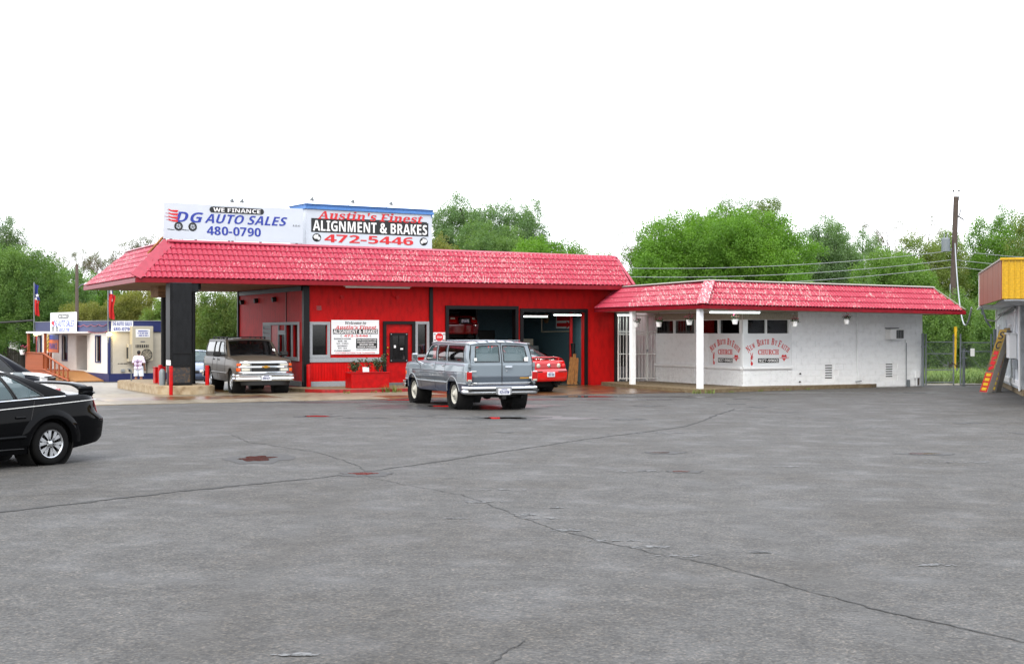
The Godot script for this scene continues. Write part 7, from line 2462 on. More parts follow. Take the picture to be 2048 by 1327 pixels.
func tan_wagon() -> void:
	var s := {
		L = 5.4, W = 1.84, R = 0.37, tw = 0.245, wx = [1.82, -1.52], gap = 0.06, inset = 0.03, sill = 0.37, sillp = [[-2.75, 0.45], [-2.0, 0.36], [2.2, 0.36], [2.75, 0.4]],
		belt = [[-2.75, 1.1], [0.0, 1.11], [1.0, 1.11], [1.6, 1.1], [2.4, 1.06], [2.75, 1.03]],
		hw = [[-2.75, 0.86], [-2.6, 0.9], [0.0, 0.915], [2.2, 0.905], [2.6, 0.88], [2.75, 0.84]],
		curve = 0.04, endr = [[0.4, 0.0], [1.2, 0.0]], endf = [[0.35, 0.0], [0.6, 0.02], [0.98, 0.0], [1.05, -0.04]], bowr = 0.04, bowf = 0.1,
		split = [[-2.75, 0.62], [2.75, 0.62]], cols = [[-2.74, -2.5], [-2.45, -2.3], [-1.1, -1.05], [-0.96, -0.92], [-0.3, -0.27], [-0.16, -0.14], [0.75, 0.25], [1.1, 0.38]], kinds = ["p", "w", "p", "w", "p", "w", "p"],
		gm = ["", "pane_tint", "", "pane_car", "", "pane_car", ""],
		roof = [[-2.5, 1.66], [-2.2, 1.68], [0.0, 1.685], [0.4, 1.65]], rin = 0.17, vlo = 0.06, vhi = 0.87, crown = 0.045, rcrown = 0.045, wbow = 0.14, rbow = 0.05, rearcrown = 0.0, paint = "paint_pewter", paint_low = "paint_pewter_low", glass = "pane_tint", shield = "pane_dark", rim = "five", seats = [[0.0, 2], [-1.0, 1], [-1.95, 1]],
	}
	var h := Vector2(0.39, -0.921)
	var off := Vector2(h.x * s.wx[0] + h.y * 0.84, h.y * s.wx[0] - h.x * 0.84)   # right front wheel
	var c := Vector2(-8.85 - off.x, 45.0 - off.y)
	var o := car("tan_wagon", "pewter tan wagon with chrome grille facing out from under the pink canopy", "car", Vector3(c.x, 0.022, -c.y), h, s)
	var f := 2.75
	# chrome front: hood lip, grille bars, four lamps with amber corners
	car_patch("chrome_lip", s, 1.0, -0.95, 0.95, 0.955, 1.015, 0.02, M.chrome, o)
	car_patch("chrome_bar", s, 1.0, -0.97, 0.97, 0.815, 0.865, 0.025, M.chrome, o)
	car_patch("chrome_bar", s, 1.0, -0.97, 0.97, 0.645, 0.69, 0.025, M.chrome, o)
	car_patch("grille", s, 1.0, -0.5, 0.5, 0.87, 0.95, 0.005, M.black, o)
	car_patch("grille", s, 1.0, -0.5, 0.5, 0.695, 0.81, 0.005, M.black, o)
	for k in 2:
		for y in [[0.88, 0.94], [0.71, 0.795]]:
			var sgn := -1.0 if k == 0 else 1.0
			car_patch("headlight_bezel", s, 1.0, sgn * 0.5, sgn * 0.9, y[0] - 0.012, y[1] + 0.012, 0.008, M.grey_trim_dark, o)
			car_patch("headlight", s, 1.0, sgn * 0.56, sgn * 0.86, y[0], y[1], 0.018, M.lamp_glass, o)
			car_patch("turn_signal", s, 1.0, sgn * 0.9, sgn * 1.0, y[0] - 0.01, y[1] + 0.01, 0.018, M.lens_orange, o)
			car_patch("turn_signal", s, sgn, 2.62, 2.76, y[0] - 0.01, y[1] + 0.01, 0.008, M.lens_orange, o, true)
	var em := B.new()
	em.box(Vector3(f + 0.14, 0.84, 0), Vector3(0.02, 0.035, 0.24), 0.006)
	em.box(Vector3(f + 0.142, 0.84, 0.0), Vector3(0.02, 0.075, 0.1), 0.006)
	put("emblem", em, M.gold, o)
	bumper("front_bumper", o, s, 1.0, 0.4, 0.62, 0.17, 0.5, M.chrome)
	bx("bumper_gap", Vector3(f + 0.17, 0.6, 0), Vector3(0.04, 0.02, 1.75), M.plastic_black, o)
	car_patch("air_dam", s, 1.0, -0.95, 0.95, 0.26, 0.42, 0.05, M.plastic_black, o)
	number_plate(o, Vector3(f + 0.19, 0.5, 0.0), PI / 2, "ZBW-67C")
	bumper("rear_bumper", o, s, -1.0, 0.42, 0.6, 0.12, 0.4, M.chrome)
	trim_line("side_moulding", o, s, -2.6, 2.55, 0.62, 0.62, 0.03, M.paint_pewter)
	seams(o, s, [[-1.02, 0.6, 0.03], [-0.22, 0.45, 0.0], [0.98, 0.45, 0.03]])
	handles(o, s, [[-0.83, 1.03], [0.0, 1.03]], M.black)
	for side in [-1.0, 1.0]:
		var mb := B.new()
		mb.box(Vector3(0.72, 1.22, side * 1.1), Vector3(0.16, 0.16, 0.26), 0.04)
		mb.box(Vector3(0.72, 1.18, side * 0.94), Vector3(0.1, 0.06, 0.2), 0.02)
		put("mirror", mb, M.plastic_black, o)
		for x in [-2.2, -1.4, -0.6, 0.0]:
			bx("rack_foot", Vector3(x, 1.715, side * 0.62), Vector3(0.12, 0.05, 0.05), M.plastic_black, o, 0.015)
		bar("rack_rail", [Vector3(-2.25, 1.75, side * 0.62), Vector3(0.1, 1.755, side * 0.62)], 0.016, M.plastic_black, o, 6)
		bar("wiper", [Vector3(1.2, 1.16, side * 0.35), Vector3(1.12, 1.22, side * 0.35 - 0.5)], 0.012, M.black, o, 5)
	for x in [-1.9, -0.8, 0.0]:
		bar("rack_crossbar", [Vector3(x, 1.76, -0.62), Vector3(x, 1.76, 0.62)], 0.016, M.plastic_black, o, 6)
	bx("roof_patch", Vector3(-0.1, 1.725, 0.3), Vector3(0.35, 0.006, 0.25), M.white, o, 0.0)
	bx("windshield_sticker", Vector3(0.87, 1.34, -0.72), Vector3(0.006, 0.12, 0.08), M.white, o, 0.0, Vector3(0, 0, 0.9))
	var tissue := B.new()
	tissue.ball(Vector3(0.95, 1.2, 0.1), Vector3(0.1, 0.06, 0.14), 10, 5)
	put("dashboard_cloth", tissue, M.scuff, o)

func red_sedan() -> void:
	var s := sedan_spec("paint_red")
	s.L = 5.0
	s.W = 1.85
	s.R = 0.33
	s.belt = [[-2.5, 0.99], [-2.0, 1.02], [-1.5, 1.0], [0.0, 0.94], [1.0, 0.9], [1.6, 0.86], [2.1, 0.78], [2.5, 0.68]]
	s.hw = [[-2.5, 0.76], [-2.4, 0.84], [-2.2, 0.9], [-1.5, 0.925], [1.5, 0.92], [2.2, 0.86], [2.5, 0.7]]
	s.sillp = [[-2.5, 0.36], [-1.9, 0.28], [-1.6, 0.22], [1.7, 0.2], [2.5, 0.24]]
	s.endr = [[0.3, -0.02], [0.42, 0.06], [0.68, 0.08], [0.74, 0.0], [1.0, -0.05]]
	s.wx = [1.42, -1.36]
	s.roof = [[-0.8, 1.42], [-0.3, 1.46], [0.2, 1.465], [0.5, 1.43]]
	s.split = [[-2.5, 0.72], [2.5, 0.72]]
	var h := Vector2(-0.6, 0.8)
	var c := Vector2(1.13, 45.5)   # middle of the tail
	var o := car("red_sedan", "bright red sedan with dark tail panel nosing into the right bay", "car", Vector3(c.x + h.x * 2.5, 0.02, -(c.y + h.y * 2.5)), h, s)
	car_patch("tail_panel", s, -1.0, -0.98, 0.98, 0.755, 0.93, 0.006, M.lens_red, o)
	for t in [-0.55, 0.55]:
		var p := car_end(s, -1.0, t, 0.85, 0.014)
		var b := B.new()
		b.lathe([Vector2(0.075, 0), Vector2(0.07, 0.012), Vector2(0, 0.016)], 14, Transform3D(Basis(Vector3.BACK, PI / 2), p))
		put("tail_light", b, M.lamp_glass, o)
	for t in [-0.86, 0.86]:
		var p := car_end(s, -1.0, t, 0.84, 0.012)
		var b := B.new()
		b.lathe([Vector2(0.08, 0), Vector2(0.07, 0.015), Vector2(0, 0.02)], 14, Transform3D(Basis(Vector3.BACK, PI / 2), p))
		put("tail_light", b, M.sign_red, o)
	var em := B.new()
	em.lathe([Vector2(0.07, 0), Vector2(0.06, 0.012), Vector2(0, 0.014)], 14, Transform3D(Basis(Vector3.BACK, PI / 2), car_end(s, -1.0, 0.0, 0.85, 0.012)))
	put("emblem", em, M.chrome, o)
	for k in 2:
		var sg := -1.0 if k == 0 else 1.0
		car_patch("bumper_strip", s, -1.0, sg * 0.42, sg * 0.98, 0.655, 0.685, 0.008, M.plastic_black, o)
	number_plate(o, car_end(s, -1.0, 0.0, 0.58, 0.02), -PI / 2, "T0D-1NX")
	var wing := B.new()
	var rows := []
	for i in 7:
		var a := TAU * i / 6
		var row := PackedVector3Array()
		for k in 17:
			var t := k / 8.0 - 1.0
			row.append(Vector3(-2.34 + 0.1 * t * t + cos(a) * 0.12, 1.12 - 0.1 * pow(absf(t), 5.0) + sin(a) * 0.02, t * 0.8))
		rows.append(row)
	wing.grid(rows)
	for z in [-0.55, 0.55]:
		wing.box(Vector3(-2.32, 1.065, z), Vector3(0.16, 0.1, 0.05), 0.01)
	put("rear_wing", wing, M.paint_red, o)
	bx("name_badge", car_end(s, -1.0, -0.7, 0.97, 0.0) + Vector3(0.0, 0.0, 0), Vector3(0.01, 0.025, 0.2), M.chrome, o, 0.002)
	mirror(o, Vector3(0.85, 1.0, 1.02), Vector3(0.12, 0.13, 0.2), M.paint_red)
	mirror(o, Vector3(0.85, 1.0, -1.02), Vector3(0.12, 0.13, 0.2), M.paint_red)
	seams(o, s, [[-0.98, 0.62, -0.1], [0.06, 0.3, 0.0], [1.02, 0.3, 0.02]])
	handles(o, s, [[-0.75, 0.8], [0.2, 0.78]], M.paint_red)
	bx("muffler", Vector3(-2.2, 0.3, 0.5), Vector3(0.5, 0.14, 0.3), M.underbody, o, 0.05)

func other_cars() -> void:
	# maroon car up on the lift, tail towards the lot
	var s := sedan_spec("paint_maroon")
	s.belt = [[-2.4, 0.92], [-2.0, 0.98], [-1.5, 0.985], [-1.0, 0.965], [0.0, 0.92], [1.0, 0.88], [1.5, 0.85], [2.0, 0.77], [2.4, 0.66]]
	s.hw = [[-2.4, 0.66], [-2.25, 0.78], [-2.0, 0.85], [-1.5, 0.9], [1.5, 0.89], [2.1, 0.83], [2.4, 0.66]]
	s.bowr = 0.16
	var h := Vector2(-0.58, 0.815)
	var c := Vector2(-1.8, 51.9)
	var o := car("maroon_sedan", "maroon sedan raised on the lift in the left bay, tail facing out", "car", Vector3(c.x + h.x * 2.4, 1.58, -(c.y + h.y * 2.4)), h, s)
	car_patch("plate_surround", s, -1.0, -0.42, 0.42, 0.66, 0.9, 0.012, M.chrome, o)
	car_patch("plate_recess", s, -1.0, -0.37, 0.37, 0.66, 0.86, 0.02, M.black, o)
	number_plate(o, car_end(s, -1.0, 0.0, 0.75, 0.03), -PI / 2, "W71 BGF")
	for t in [-1.0, 1.0]:
		car_patch("tail_light", s, -1.0, t * 0.5, t * 0.97, 0.7, 0.82, 0.008, M.lens_red, o)
		car_patch("reversing_lens", s, -1.0, t * 0.6, t * 0.85, 0.83, 0.9, 0.008, M.lamp_glass, o)
	car_patch("bumper_strip", s, -1.0, -0.98, 0.98, 0.4, 0.43, 0.006, M.paint_maroon, o)
	bx("muffler", Vector3(-2.1, 0.2, 0.4), Vector3(0.5, 0.14, 0.3), M.underbody, o, 0.05)
	# white coupe behind the black sedan
	var w := sedan_spec("paint_white")
	w.glass = "pane_tint"
	h = Vector2(-0.6, -0.8)
	c = Vector2(-8.75, 26.2)
	o = car("white_coupe", "white coupe with a raised rear wing behind the black sedan", "car", Vector3(c.x + h.x * 2.4, 0, -(c.y + h.y * 2.4)), h, w)
	var wing := B.new()
	var rows := []
	for i in 7:
		var a := TAU * i / 6
		var row := PackedVector3Array()
		for k in 13:
			var t := k / 6.0 - 1.0
			row.append(Vector3(-2.2 + cos(a) * 0.14, 1.19 + sin(a) * 0.025 - 0.05 * t * t, t * 0.68))
		rows.append(row)
	wing.grid(rows)
	for z in [-0.5, 0.5]:
		wing.box(Vector3(-2.2, 1.08, z), Vector3(0.14, 0.2, 0.05), 0.01)
	put("rear_wing", wing, M.paint_white, o)
	for side in [-1.0, 1.0]:
		car_patch("tail_light", w, side, -2.42, -2.25, 0.75, 0.93, 0.006, M.lens_red, o, true)
		car_patch("tail_light", w, -1.0, side * 0.55, side * 1.0, 0.75, 0.93, 0.006, M.lens_red, o)
	seams(o, w, [[-0.6, 0.4, 0.0], [1.02, 0.25, 0.0]])
	# dark hatchback at the very edge
	var d := sedan_spec("paint_dark")
	d.glass = "pane_tint"
	d.cols = [[-2.25, -1.45], [-1.75, -1.3], [-0.9, -0.85], [-0.8, -0.76], [0.0, 0.0], [0.08, 0.06], [0.98, 0.42], [1.18, 0.5]]
	d.roof = [[-1.5, 1.48], [-0.8, 1.56], [0.2, 1.57], [0.5, 1.53]]
	h = Vector2(-0.6, -0.8)
	c = Vector2(-10.62, 31.0)
	o = car("dark_hatchback", "dark blue hatchback just showing past the white coupe at the left edge", "car", Vector3(c.x + h.x * 2.4, 0, -(c.y + h.y * 2.4)), h, d)
	for side in [-1.0, 1.0]:
		car_patch("tail_light", d, -1.0, side * 0.6, side * 1.0, 0.72, 0.93, 0.006, M.lens_red, o)
	# steel blue sedan nose-on far under the canopy
	var b := sedan_spec("paint_steel_blue")
	h = Vector2(0.21, -0.977)
	c = Vector2(-13.45, 60.0)
	o = car("steel_blue_sedan", "steel blue sedan seen nose-on between the canopy pillar and tan wagon", "car", Vector3(c.x - h.x * 2.4, lie(c.x, -c.y) + 0.0, -(c.y - h.y * 2.4)), h, b)
	for side in [-1.0, 1.0]:
		car_patch("headlight", b, 1.0, side * 0.45, side * 0.97, 0.5, 0.63, 0.01, M.lamp_glass, o)
	car_patch("grille", b, 1.0, -0.4, 0.4, 0.48, 0.6, 0.01, M.black, o)
	bumper("front_bumper", o, b, 1.0, 0.28, 0.45, 0.12, 0.4, M.paint_steel_blue)

# ---------------------------------------------------------------- the man by the sales office
# smooth union of tapered capsules [from, to, radius, radius], meshed as surface nets
func soft_body(b: B, bones: Array, k: float, cell: float, keep = null) -> void:
	var lo := Vector3(1e9, 1e9, 1e9)
	var hi := -lo
	for q in bones:
		for e in [[q[0], q[2]], [q[1], q[3]]]:
			lo = lo.min(e[0] - Vector3.ONE * (e[1] + 2 * cell))
			hi = hi.max(e[0] + Vector3.ONE * (e[1] + 2 * cell))
	var nx := int((hi.x - lo.x) / cell) + 2
	var ny := int((hi.y - lo.y) / cell) + 2
	var nz := int((hi.z - lo.z) / cell) + 2
	var f := PackedFloat32Array()
	f.resize(nx * ny * nz)
	f.fill(1.0)
	for q in bones:
		var m: float = maxf(q[2], q[3]) + k + 2 * cell
		var l0: Vector3 = ((q[0] as Vector3).min(q[1]) - Vector3.ONE * m - lo) / cell
		var h0: Vector3 = ((q[0] as Vector3).max(q[1]) + Vector3.ONE * m - lo) / cell
		var d: Vector3 = q[1] - q[0]
		var dd := maxf(d.length_squared(), 1e-9)
		for z in range(maxi(0, int(l0.z)), mini(nz, int(h0.z) + 2)):
			for y in range(maxi(0, int(l0.y)), mini(ny, int(h0.y) + 2)):
				for x in range(maxi(0, int(l0.x)), mini(nx, int(h0.x) + 2)):
					var p := lo + Vector3(x, y, z) * cell
					var t := clampf((p - q[0]).dot(d) / dd, 0, 1)
					var v := (p - (q[0] as Vector3) - d * t).length() - lerpf(q[2], q[3], t)
					var i := (z * ny + y) * nx + x
					var o := f[i]
					var hh := maxf(k - absf(o - v), 0.0) / k
					f[i] = minf(o, v) - hh * hh * k * 0.25
	var vert := {}
	var step := [1, nx, nx * ny]
	b.smooth()
	for z in nz - 1:
		for y in ny - 1:
			for x in nx - 1:
				var i := (z * ny + y) * nx + x
				var sum := Vector3.ZERO
				var n := 0
				for e in [[0, 0, 0, 0], [0, 1, 0, 0], [0, 0, 0, 1], [0, 1, 0, 1], [1, 0, 0, 0], [1, 1, 0, 0], [1, 0, 0, 1], [1, 1, 0, 1], [2, 0, 0, 0], [2, 1, 0, 0], [2, 0, 0, 1], [2, 1, 0, 1]]:
					var ax: int = e[0]
					var c := Vector3i.ZERO
					c[(ax + 1) % 3] = e[1]
					c[(ax + 2) % 3] = e[3]
					var ia: int = i + c.x * step[0] + c.y * step[1] + c.z * step[2]
					var va := f[ia]
					var vb: float = f[ia + step[ax]]
					if (va < 0) != (vb < 0):
						var p := Vector3(c)
						p[ax] += va / (va - vb)
						sum += p
						n += 1
				if n:
					vert[i] = lo + (Vector3(x, y, z) + sum / n) * cell
	for z in range(1, nz - 1):
		for y in range(1, ny - 1):
			for x in range(1, nx - 1):
				var i := (z * ny + y) * nx + x
				for ax in 3:
					var va := f[i]
					var vb: float = f[i + step[ax]]
					if (va < 0) == (vb < 0):
						continue
					var s1: int = step[(ax + 1) % 3]
					var s2: int = step[(ax + 2) % 3]
					var q := [vert.get(i), vert.get(i - s1), vert.get(i - s1 - s2), vert.get(i - s2)]
					if q.has(null):
						continue
					if keep != null and not keep.call((q[0] + q[2]) / 2):
						continue
					if va < 0:
						b.quad(q[3], q[2], q[1], q[0])
					else:
						b.quad(q[0], q[1], q[2], q[3])

func person() -> void:
	var o := thing("person", "man in plaid short-sleeved shirt and white shorts standing with his back turned", "person", Vector3(-18.62, -0.745, -71.0), 172.0)
	# he faces +z here; his right hand is at -x
	var V := func(x: float, y: float, z: float) -> Vector3: return Vector3(x, y, z)
	var bones := []
	var add := func(a: Vector3, c: Vector3, ra: float, rc: float) -> void: bones.append([a, c, ra, rc])
	add.call(V.call(0, 0.95, 0), V.call(0, 1.15, 0.0), 0.15, 0.145)
	add.call(V.call(-0.08, 0.95, 0), V.call(0.08, 0.95, 0), 0.125, 0.125)
	add.call(V.call(-0.07, 1.3, 0), V.call(0.07, 1.3, 0), 0.135, 0.135)
	add.call(V.call(-0.15, 1.42, -0.01), V.call(0.15, 1.42, -0.01), 0.075, 0.075)
	add.call(V.call(0, 1.44, -0.01), V.call(0, 1.57, 0.02), 0.062, 0.056)
	for s in [-1.0, 1.0]:
		add.call(V.call(s * 0.1, 0.9, 0), V.call(s * 0.13, 0.5, 0.01), 0.095, 0.058)
		add.call(V.call(s * 0.13, 0.5, 0.01), V.call(s * 0.135, 0.36, -0.02), 0.058, 0.06)
		add.call(V.call(s * 0.135, 0.36, -0.02), V.call(s * 0.14, 0.09, -0.01), 0.06, 0.036)
		add.call(V.call(s * 0.14, 0.055, -0.04), V.call(s * 0.16, 0.04, 0.15), 0.042, 0.034)
		add.call(V.call(s * 0.2, 1.4, -0.01), V.call(s * 0.27, 1.12, 0.0), 0.056, 0.043)
		var hand: Vector3 = V.call(s * 0.24, 0.92, 0.16) if s > 0 else V.call(s * 0.28, 0.88, 0.08)
		add.call(V.call(s * 0.27, 1.12, 0.0), hand, 0.043, 0.028)
	var body := B.new()
	soft_body(body, bones, 0.05, 0.02)
	# head with face
	var hb := []
	var hc := Vector3(0.0, 1.655, 0.03)
	hb.append([hc + Vector3(0, 0.025, -0.015), hc + Vector3(0, 0.025, 0.01), 0.085, 0.08])
	hb.append([hc + Vector3(0, -0.04, 0.02), hc + Vector3(0, -0.075, 0.05), 0.06, 0.04])
	hb.append([hc + Vector3(0, 0.01, 0.085), hc + Vector3(0, -0.03, 0.105), 0.01, 0.014])
	hb.append([hc + Vector3(0, -0.1, 0.0), hc + Vector3(0, -0.03, 0.0), 0.055, 0.06])
	for s in [-1.0, 1.0]:
		hb.append([hc + Vector3(s * 0.083, 0.02, -0.01), hc + Vector3(s * 0.083, -0.03, -0.005), 0.014, 0.01])
		hb.append([hc + Vector3(s * 0.03, 0.035, 0.08), hc + Vector3(s * 0.045, 0.035, 0.075), 0.012, 0.01])
	hb.append([hc + Vector3(-0.02, -0.058, 0.083), hc + Vector3(0.02, -0.058, 0.083), 0.012, 0.012])
	soft_body(body, hb, 0.02, 0.009)
	for s in [-1.0, 1.0]:
		var w: Vector3 = V.call(s * 0.24, 0.92, 0.16) if s > 0 else V.call(s * 0.28, 0.88, 0.08)
		var d := (w - V.call(s * 0.27, 1.12, 0.0)).normalized() as Vector3
		var side := d.cross(Vector3(0, 0, 1) if absf(d.z) < 0.5 else Vector3(1, 0, 0)).normalized()
		var nrm := side.cross(d)
		var hn := [[w, w + d * 0.07, 0.026, 0.03], [w + d * 0.03 + side * 0.015, w + d * 0.09 + side * 0.022, 0.02, 0.016], [w + d * 0.03 - side * 0.015, w + d * 0.09 - side * 0.022, 0.02, 0.016]]
		for k in 4:
			var a: Vector3 = w + d * 0.09 + side * (k - 1.5) * 0.019
			var l: float = [0.03, 0.036, 0.033, 0.025][k]
			var m: Vector3 = a + d * l + nrm * 0.006
			hn.append([a, m, 0.0095, 0.0085])
			hn.append([m, m + d * l * 0.6 + nrm * 0.018, 0.0085, 0.007])
		var th := w + d * 0.03 + side * 0.028
		hn.append([th, th + d * 0.035 + side * 0.02 + nrm * 0.012, 0.011, 0.009])
		hn.append([th + d * 0.035 + side * 0.02 + nrm * 0.012, th + d * 0.06 + side * 0.018 + nrm * 0.02, 0.009, 0.008])
		soft_body(body, hn, 0.01, 0.006)
	put("body", body, M.skin, o)
	var hair := B.new()
	soft_body(hair, [[hc + Vector3(0, 0.035, -0.022), hc + Vector3(0, 0.04, 0.0), 0.088, 0.082], [hc + Vector3(0, -0.04, -0.05), hc + Vector3(0, 0.0, -0.04), 0.06, 0.07]], 0.02, 0.01, func(p: Vector3) -> bool: return p.y > 1.655 + 0.05 * signf(p.z - 0.03) * 1.2 or p.z < 0.01 and p.y > 1.59)
	put("hair", hair, M.hair, o)
	# loose shirt with sleeves, then shorts
	var sh := [[V.call(-0.09, 0.9, 0), V.call(0.09, 0.9, 0), 0.165, 0.165], [V.call(-0.1, 1.1, 0), V.call(0.1, 1.1, 0), 0.15, 0.15], [V.call(-0.11, 1.3, 0), V.call(0.11, 1.3, 0), 0.145, 0.145], [V.call(-0.16, 1.42, -0.01), V.call(0.16, 1.42, -0.01), 0.085, 0.085], [V.call(0, 1.44, -0.01), V.call(0, 1.5, 0.0), 0.075, 0.07]]
	for s in [-1.0, 1.0]:
		sh.append([V.call(s * 0.2, 1.4, -0.01), V.call(s * 0.275, 1.15, 0.0), 0.078, 0.08])
	var shirt := B.new()
	soft_body(shirt, sh, 0.05, 0.02, func(p: Vector3) -> bool: return p.y > 0.84 and (absf(p.x) < 0.2 or p.y > 1.17) and p.y < 1.52)
	var sm := put("shirt", shirt, M.shirt, o)
	var st := B.new()
	for k in 5:
		var x := -0.16 + k * 0.08
		st.tube([Vector3(x, 0.86, -0.17 + absf(x) * 0.22), Vector3(x, 1.1, -0.162 + absf(x) * 0.22), Vector3(x, 1.3, -0.153 + absf(x) * 0.22), Vector3(x * 0.95, 1.42, -0.09)], 0.012, 4)
	for k in 5:
		var y := 0.92 + k * 0.1
		var pts := []
		for i in 9:
			var x := (i / 8.0 - 0.5) * 0.4
			pts.append(Vector3(x, y, -0.168 + x * x * 1.5 + 0.025 * (k / 5.0)))
		st.tube(pts, 0.008, 4)
	put("plaid_stripes", st, M.stripe, sm)
	var sp := [[V.call(-0.08, 0.92, 0), V.call(0.08, 0.92, 0), 0.145, 0.145]]
	for s in [-1.0, 1.0]:
		sp.append([V.call(s * 0.1, 0.86, 0), V.call(s * 0.14, 0.5, 0.01), 0.12, 0.115])
	var shorts := B.new()
	soft_body(shorts, sp, 0.04, 0.02, func(p: Vector3) -> bool: return p.y > 0.5)
	put("shorts", shorts, M.shorts, o)
	for s in [-1.0, 1.0]:
		bx("shoe", Vector3(s * 0.15, 0.035, 0.05), Vector3(0.1, 0.07, 0.28), M.steel_white, o, 0.03)

# ---------------------------------------------------------------- trees
var clumps: Array[ArrayMesh] = []

func make_clumps() -> void:
	for v in 4:
		var b := B.new()
		b.flat()
		for i in 60:
			var p := Vector3(rng.randf_range(-1, 1), rng.randf_range(-1, 1), rng.randf_range(-1, 1))
			p = p.normalized() * pow(rng.randf(), 0.6) * 0.5
			var u := (p.normalized() + Vector3(rng.randf_range(-1, 1), rng.randf_range(-1.0, 0.5), rng.randf_range(-1, 1))).normalized()
			var w := u.cross(Vector3(rng.randf_range(-1, 1), rng.randf_range(-1, 1), rng.randf_range(-1, 1))).normalized()
			var l := rng.randf_range(0.1, 0.2)
			var n := u.cross(w) * l * 0.12
			b.tri(p, p + u * l * 0.5 + w * l * 0.3 + n, p + u * l)
			b.tri(p, p + u * l, p + u * l * 0.5 - w * l * 0.3 + n)
		clumps.append(b.done())

func crown(parent: Node, lobes: Array, dens: float, size: float, c0: Color, c1: Color, sd: int) -> void:
	var f := FastNoiseLite.new()
	f.seed = sd
	f.frequency = 1.3
	var tr := []
	for q in lobes:
		var c: Vector3 = q[0]
		var r: Vector3 = q[1]
		var area := 4.2 * (r.x * r.y + r.y * r.z + r.x * r.z)
		var shade := rng.randf_range(-0.25, 0.25)
		for i in int(area * dens / (size * size)):
			var d := Vector3(rng.randfn(), rng.randfn(), rng.randfn()).normalized()
			var rad := (1.0 + 0.45 * f.get_noise_3dv(d * 1.1 + c)) * lerpf(0.45, 1.0, pow(rng.randf(), 0.45))
			if f.get_noise_3dv(c + d * r * 0.8) < -0.28:
				continue
			var p := c + d * r * rad
			var bs := Basis(Vector3(rng.randf_range(-1, 1), rng.randf_range(-1, 1), rng.randf_range(-1, 1)).normalized(), rng.randf() * TAU).scaled(Vector3.ONE * size * rng.randf_range(0.7, 1.25))
			tr.append([Transform3D(bs, p), c0.lerp(c1, clampf(rng.randf() * 0.8 + 0.1 + shade, 0, 1))])
	if tr.is_empty():
		return
	var mm := MultiMesh.new()
	mm.transform_format = MultiMesh.TRANSFORM_3D
	mm.use_colors = true
	mm.mesh = clumps[absi(sd) % 4]
	mm.instance_count = tr.size()
	for i in tr.size():
		mm.set_instance_transform(i, tr[i][0])
		mm.set_instance_color(i, tr[i][1])
	var o := MultiMeshInstance3D.new()
	o.name = "crown"
	o.multimesh = mm
	o.material_override = M.leaf
	parent.add_child(o, true)
	o.set_meta("kind", "stuff")

func limb(b: B, p: Vector3, d: Vector3, l: float, r: float, depth: int, ends: Array) -> void:
	var q := p + d * l
	var m := p.lerp(q, 0.5) + Vector3(rng.randf_range(-1, 1), rng.randf_range(-0.5, 0.5), rng.randf_range(-1, 1)) * l * 0.07
	b.tube([p, m, q], [r, r * 0.85, r * 0.66], 6 if depth > 2 else 4, false)
	if depth <= 0:
		ends.append(q)
		return
	for k in 3 if depth > 1 else 2:
		var e := (d + Vector3(rng.randf_range(-1, 1), rng.randf_range(-0.25, 0.6), rng.randf_range(-1, 1)) * 0.75).normalized()
		limb(b, q, e, l * rng.randf_range(0.62, 0.82), r * 0.6, depth - 1, ends)

func bare_tree(label: String, px: float, top: float, dist: float, group: String) -> void:
	var x := (px - 1024.0) / 2850.0 * dist
	var y0 := lie(x, -dist)
	var h := EYE - (top - 664.0) / 2850.0 * dist - y0
	var o := thing("bare_tree", label, "tree", Vector3(x, y0, -dist), rng.randf() * 360.0, group)
	var b := B.new()
	var ends := []
	limb(b, Vector3.ZERO, Vector3(0, 1, 0), h * 0.32, 0.16, 5, ends)
	put("trunk", b, M.twig, o)
	var lobes := []
	for i in range(0, ends.size(), 7):
		lobes.append([ends[i], Vector3(0.5, 0.5, 0.5)])
	crown(o, lobes, 0.35, 0.45, Color(0.1, 0.11, 0.05), Color(0.14, 0.15, 0.07), 5)

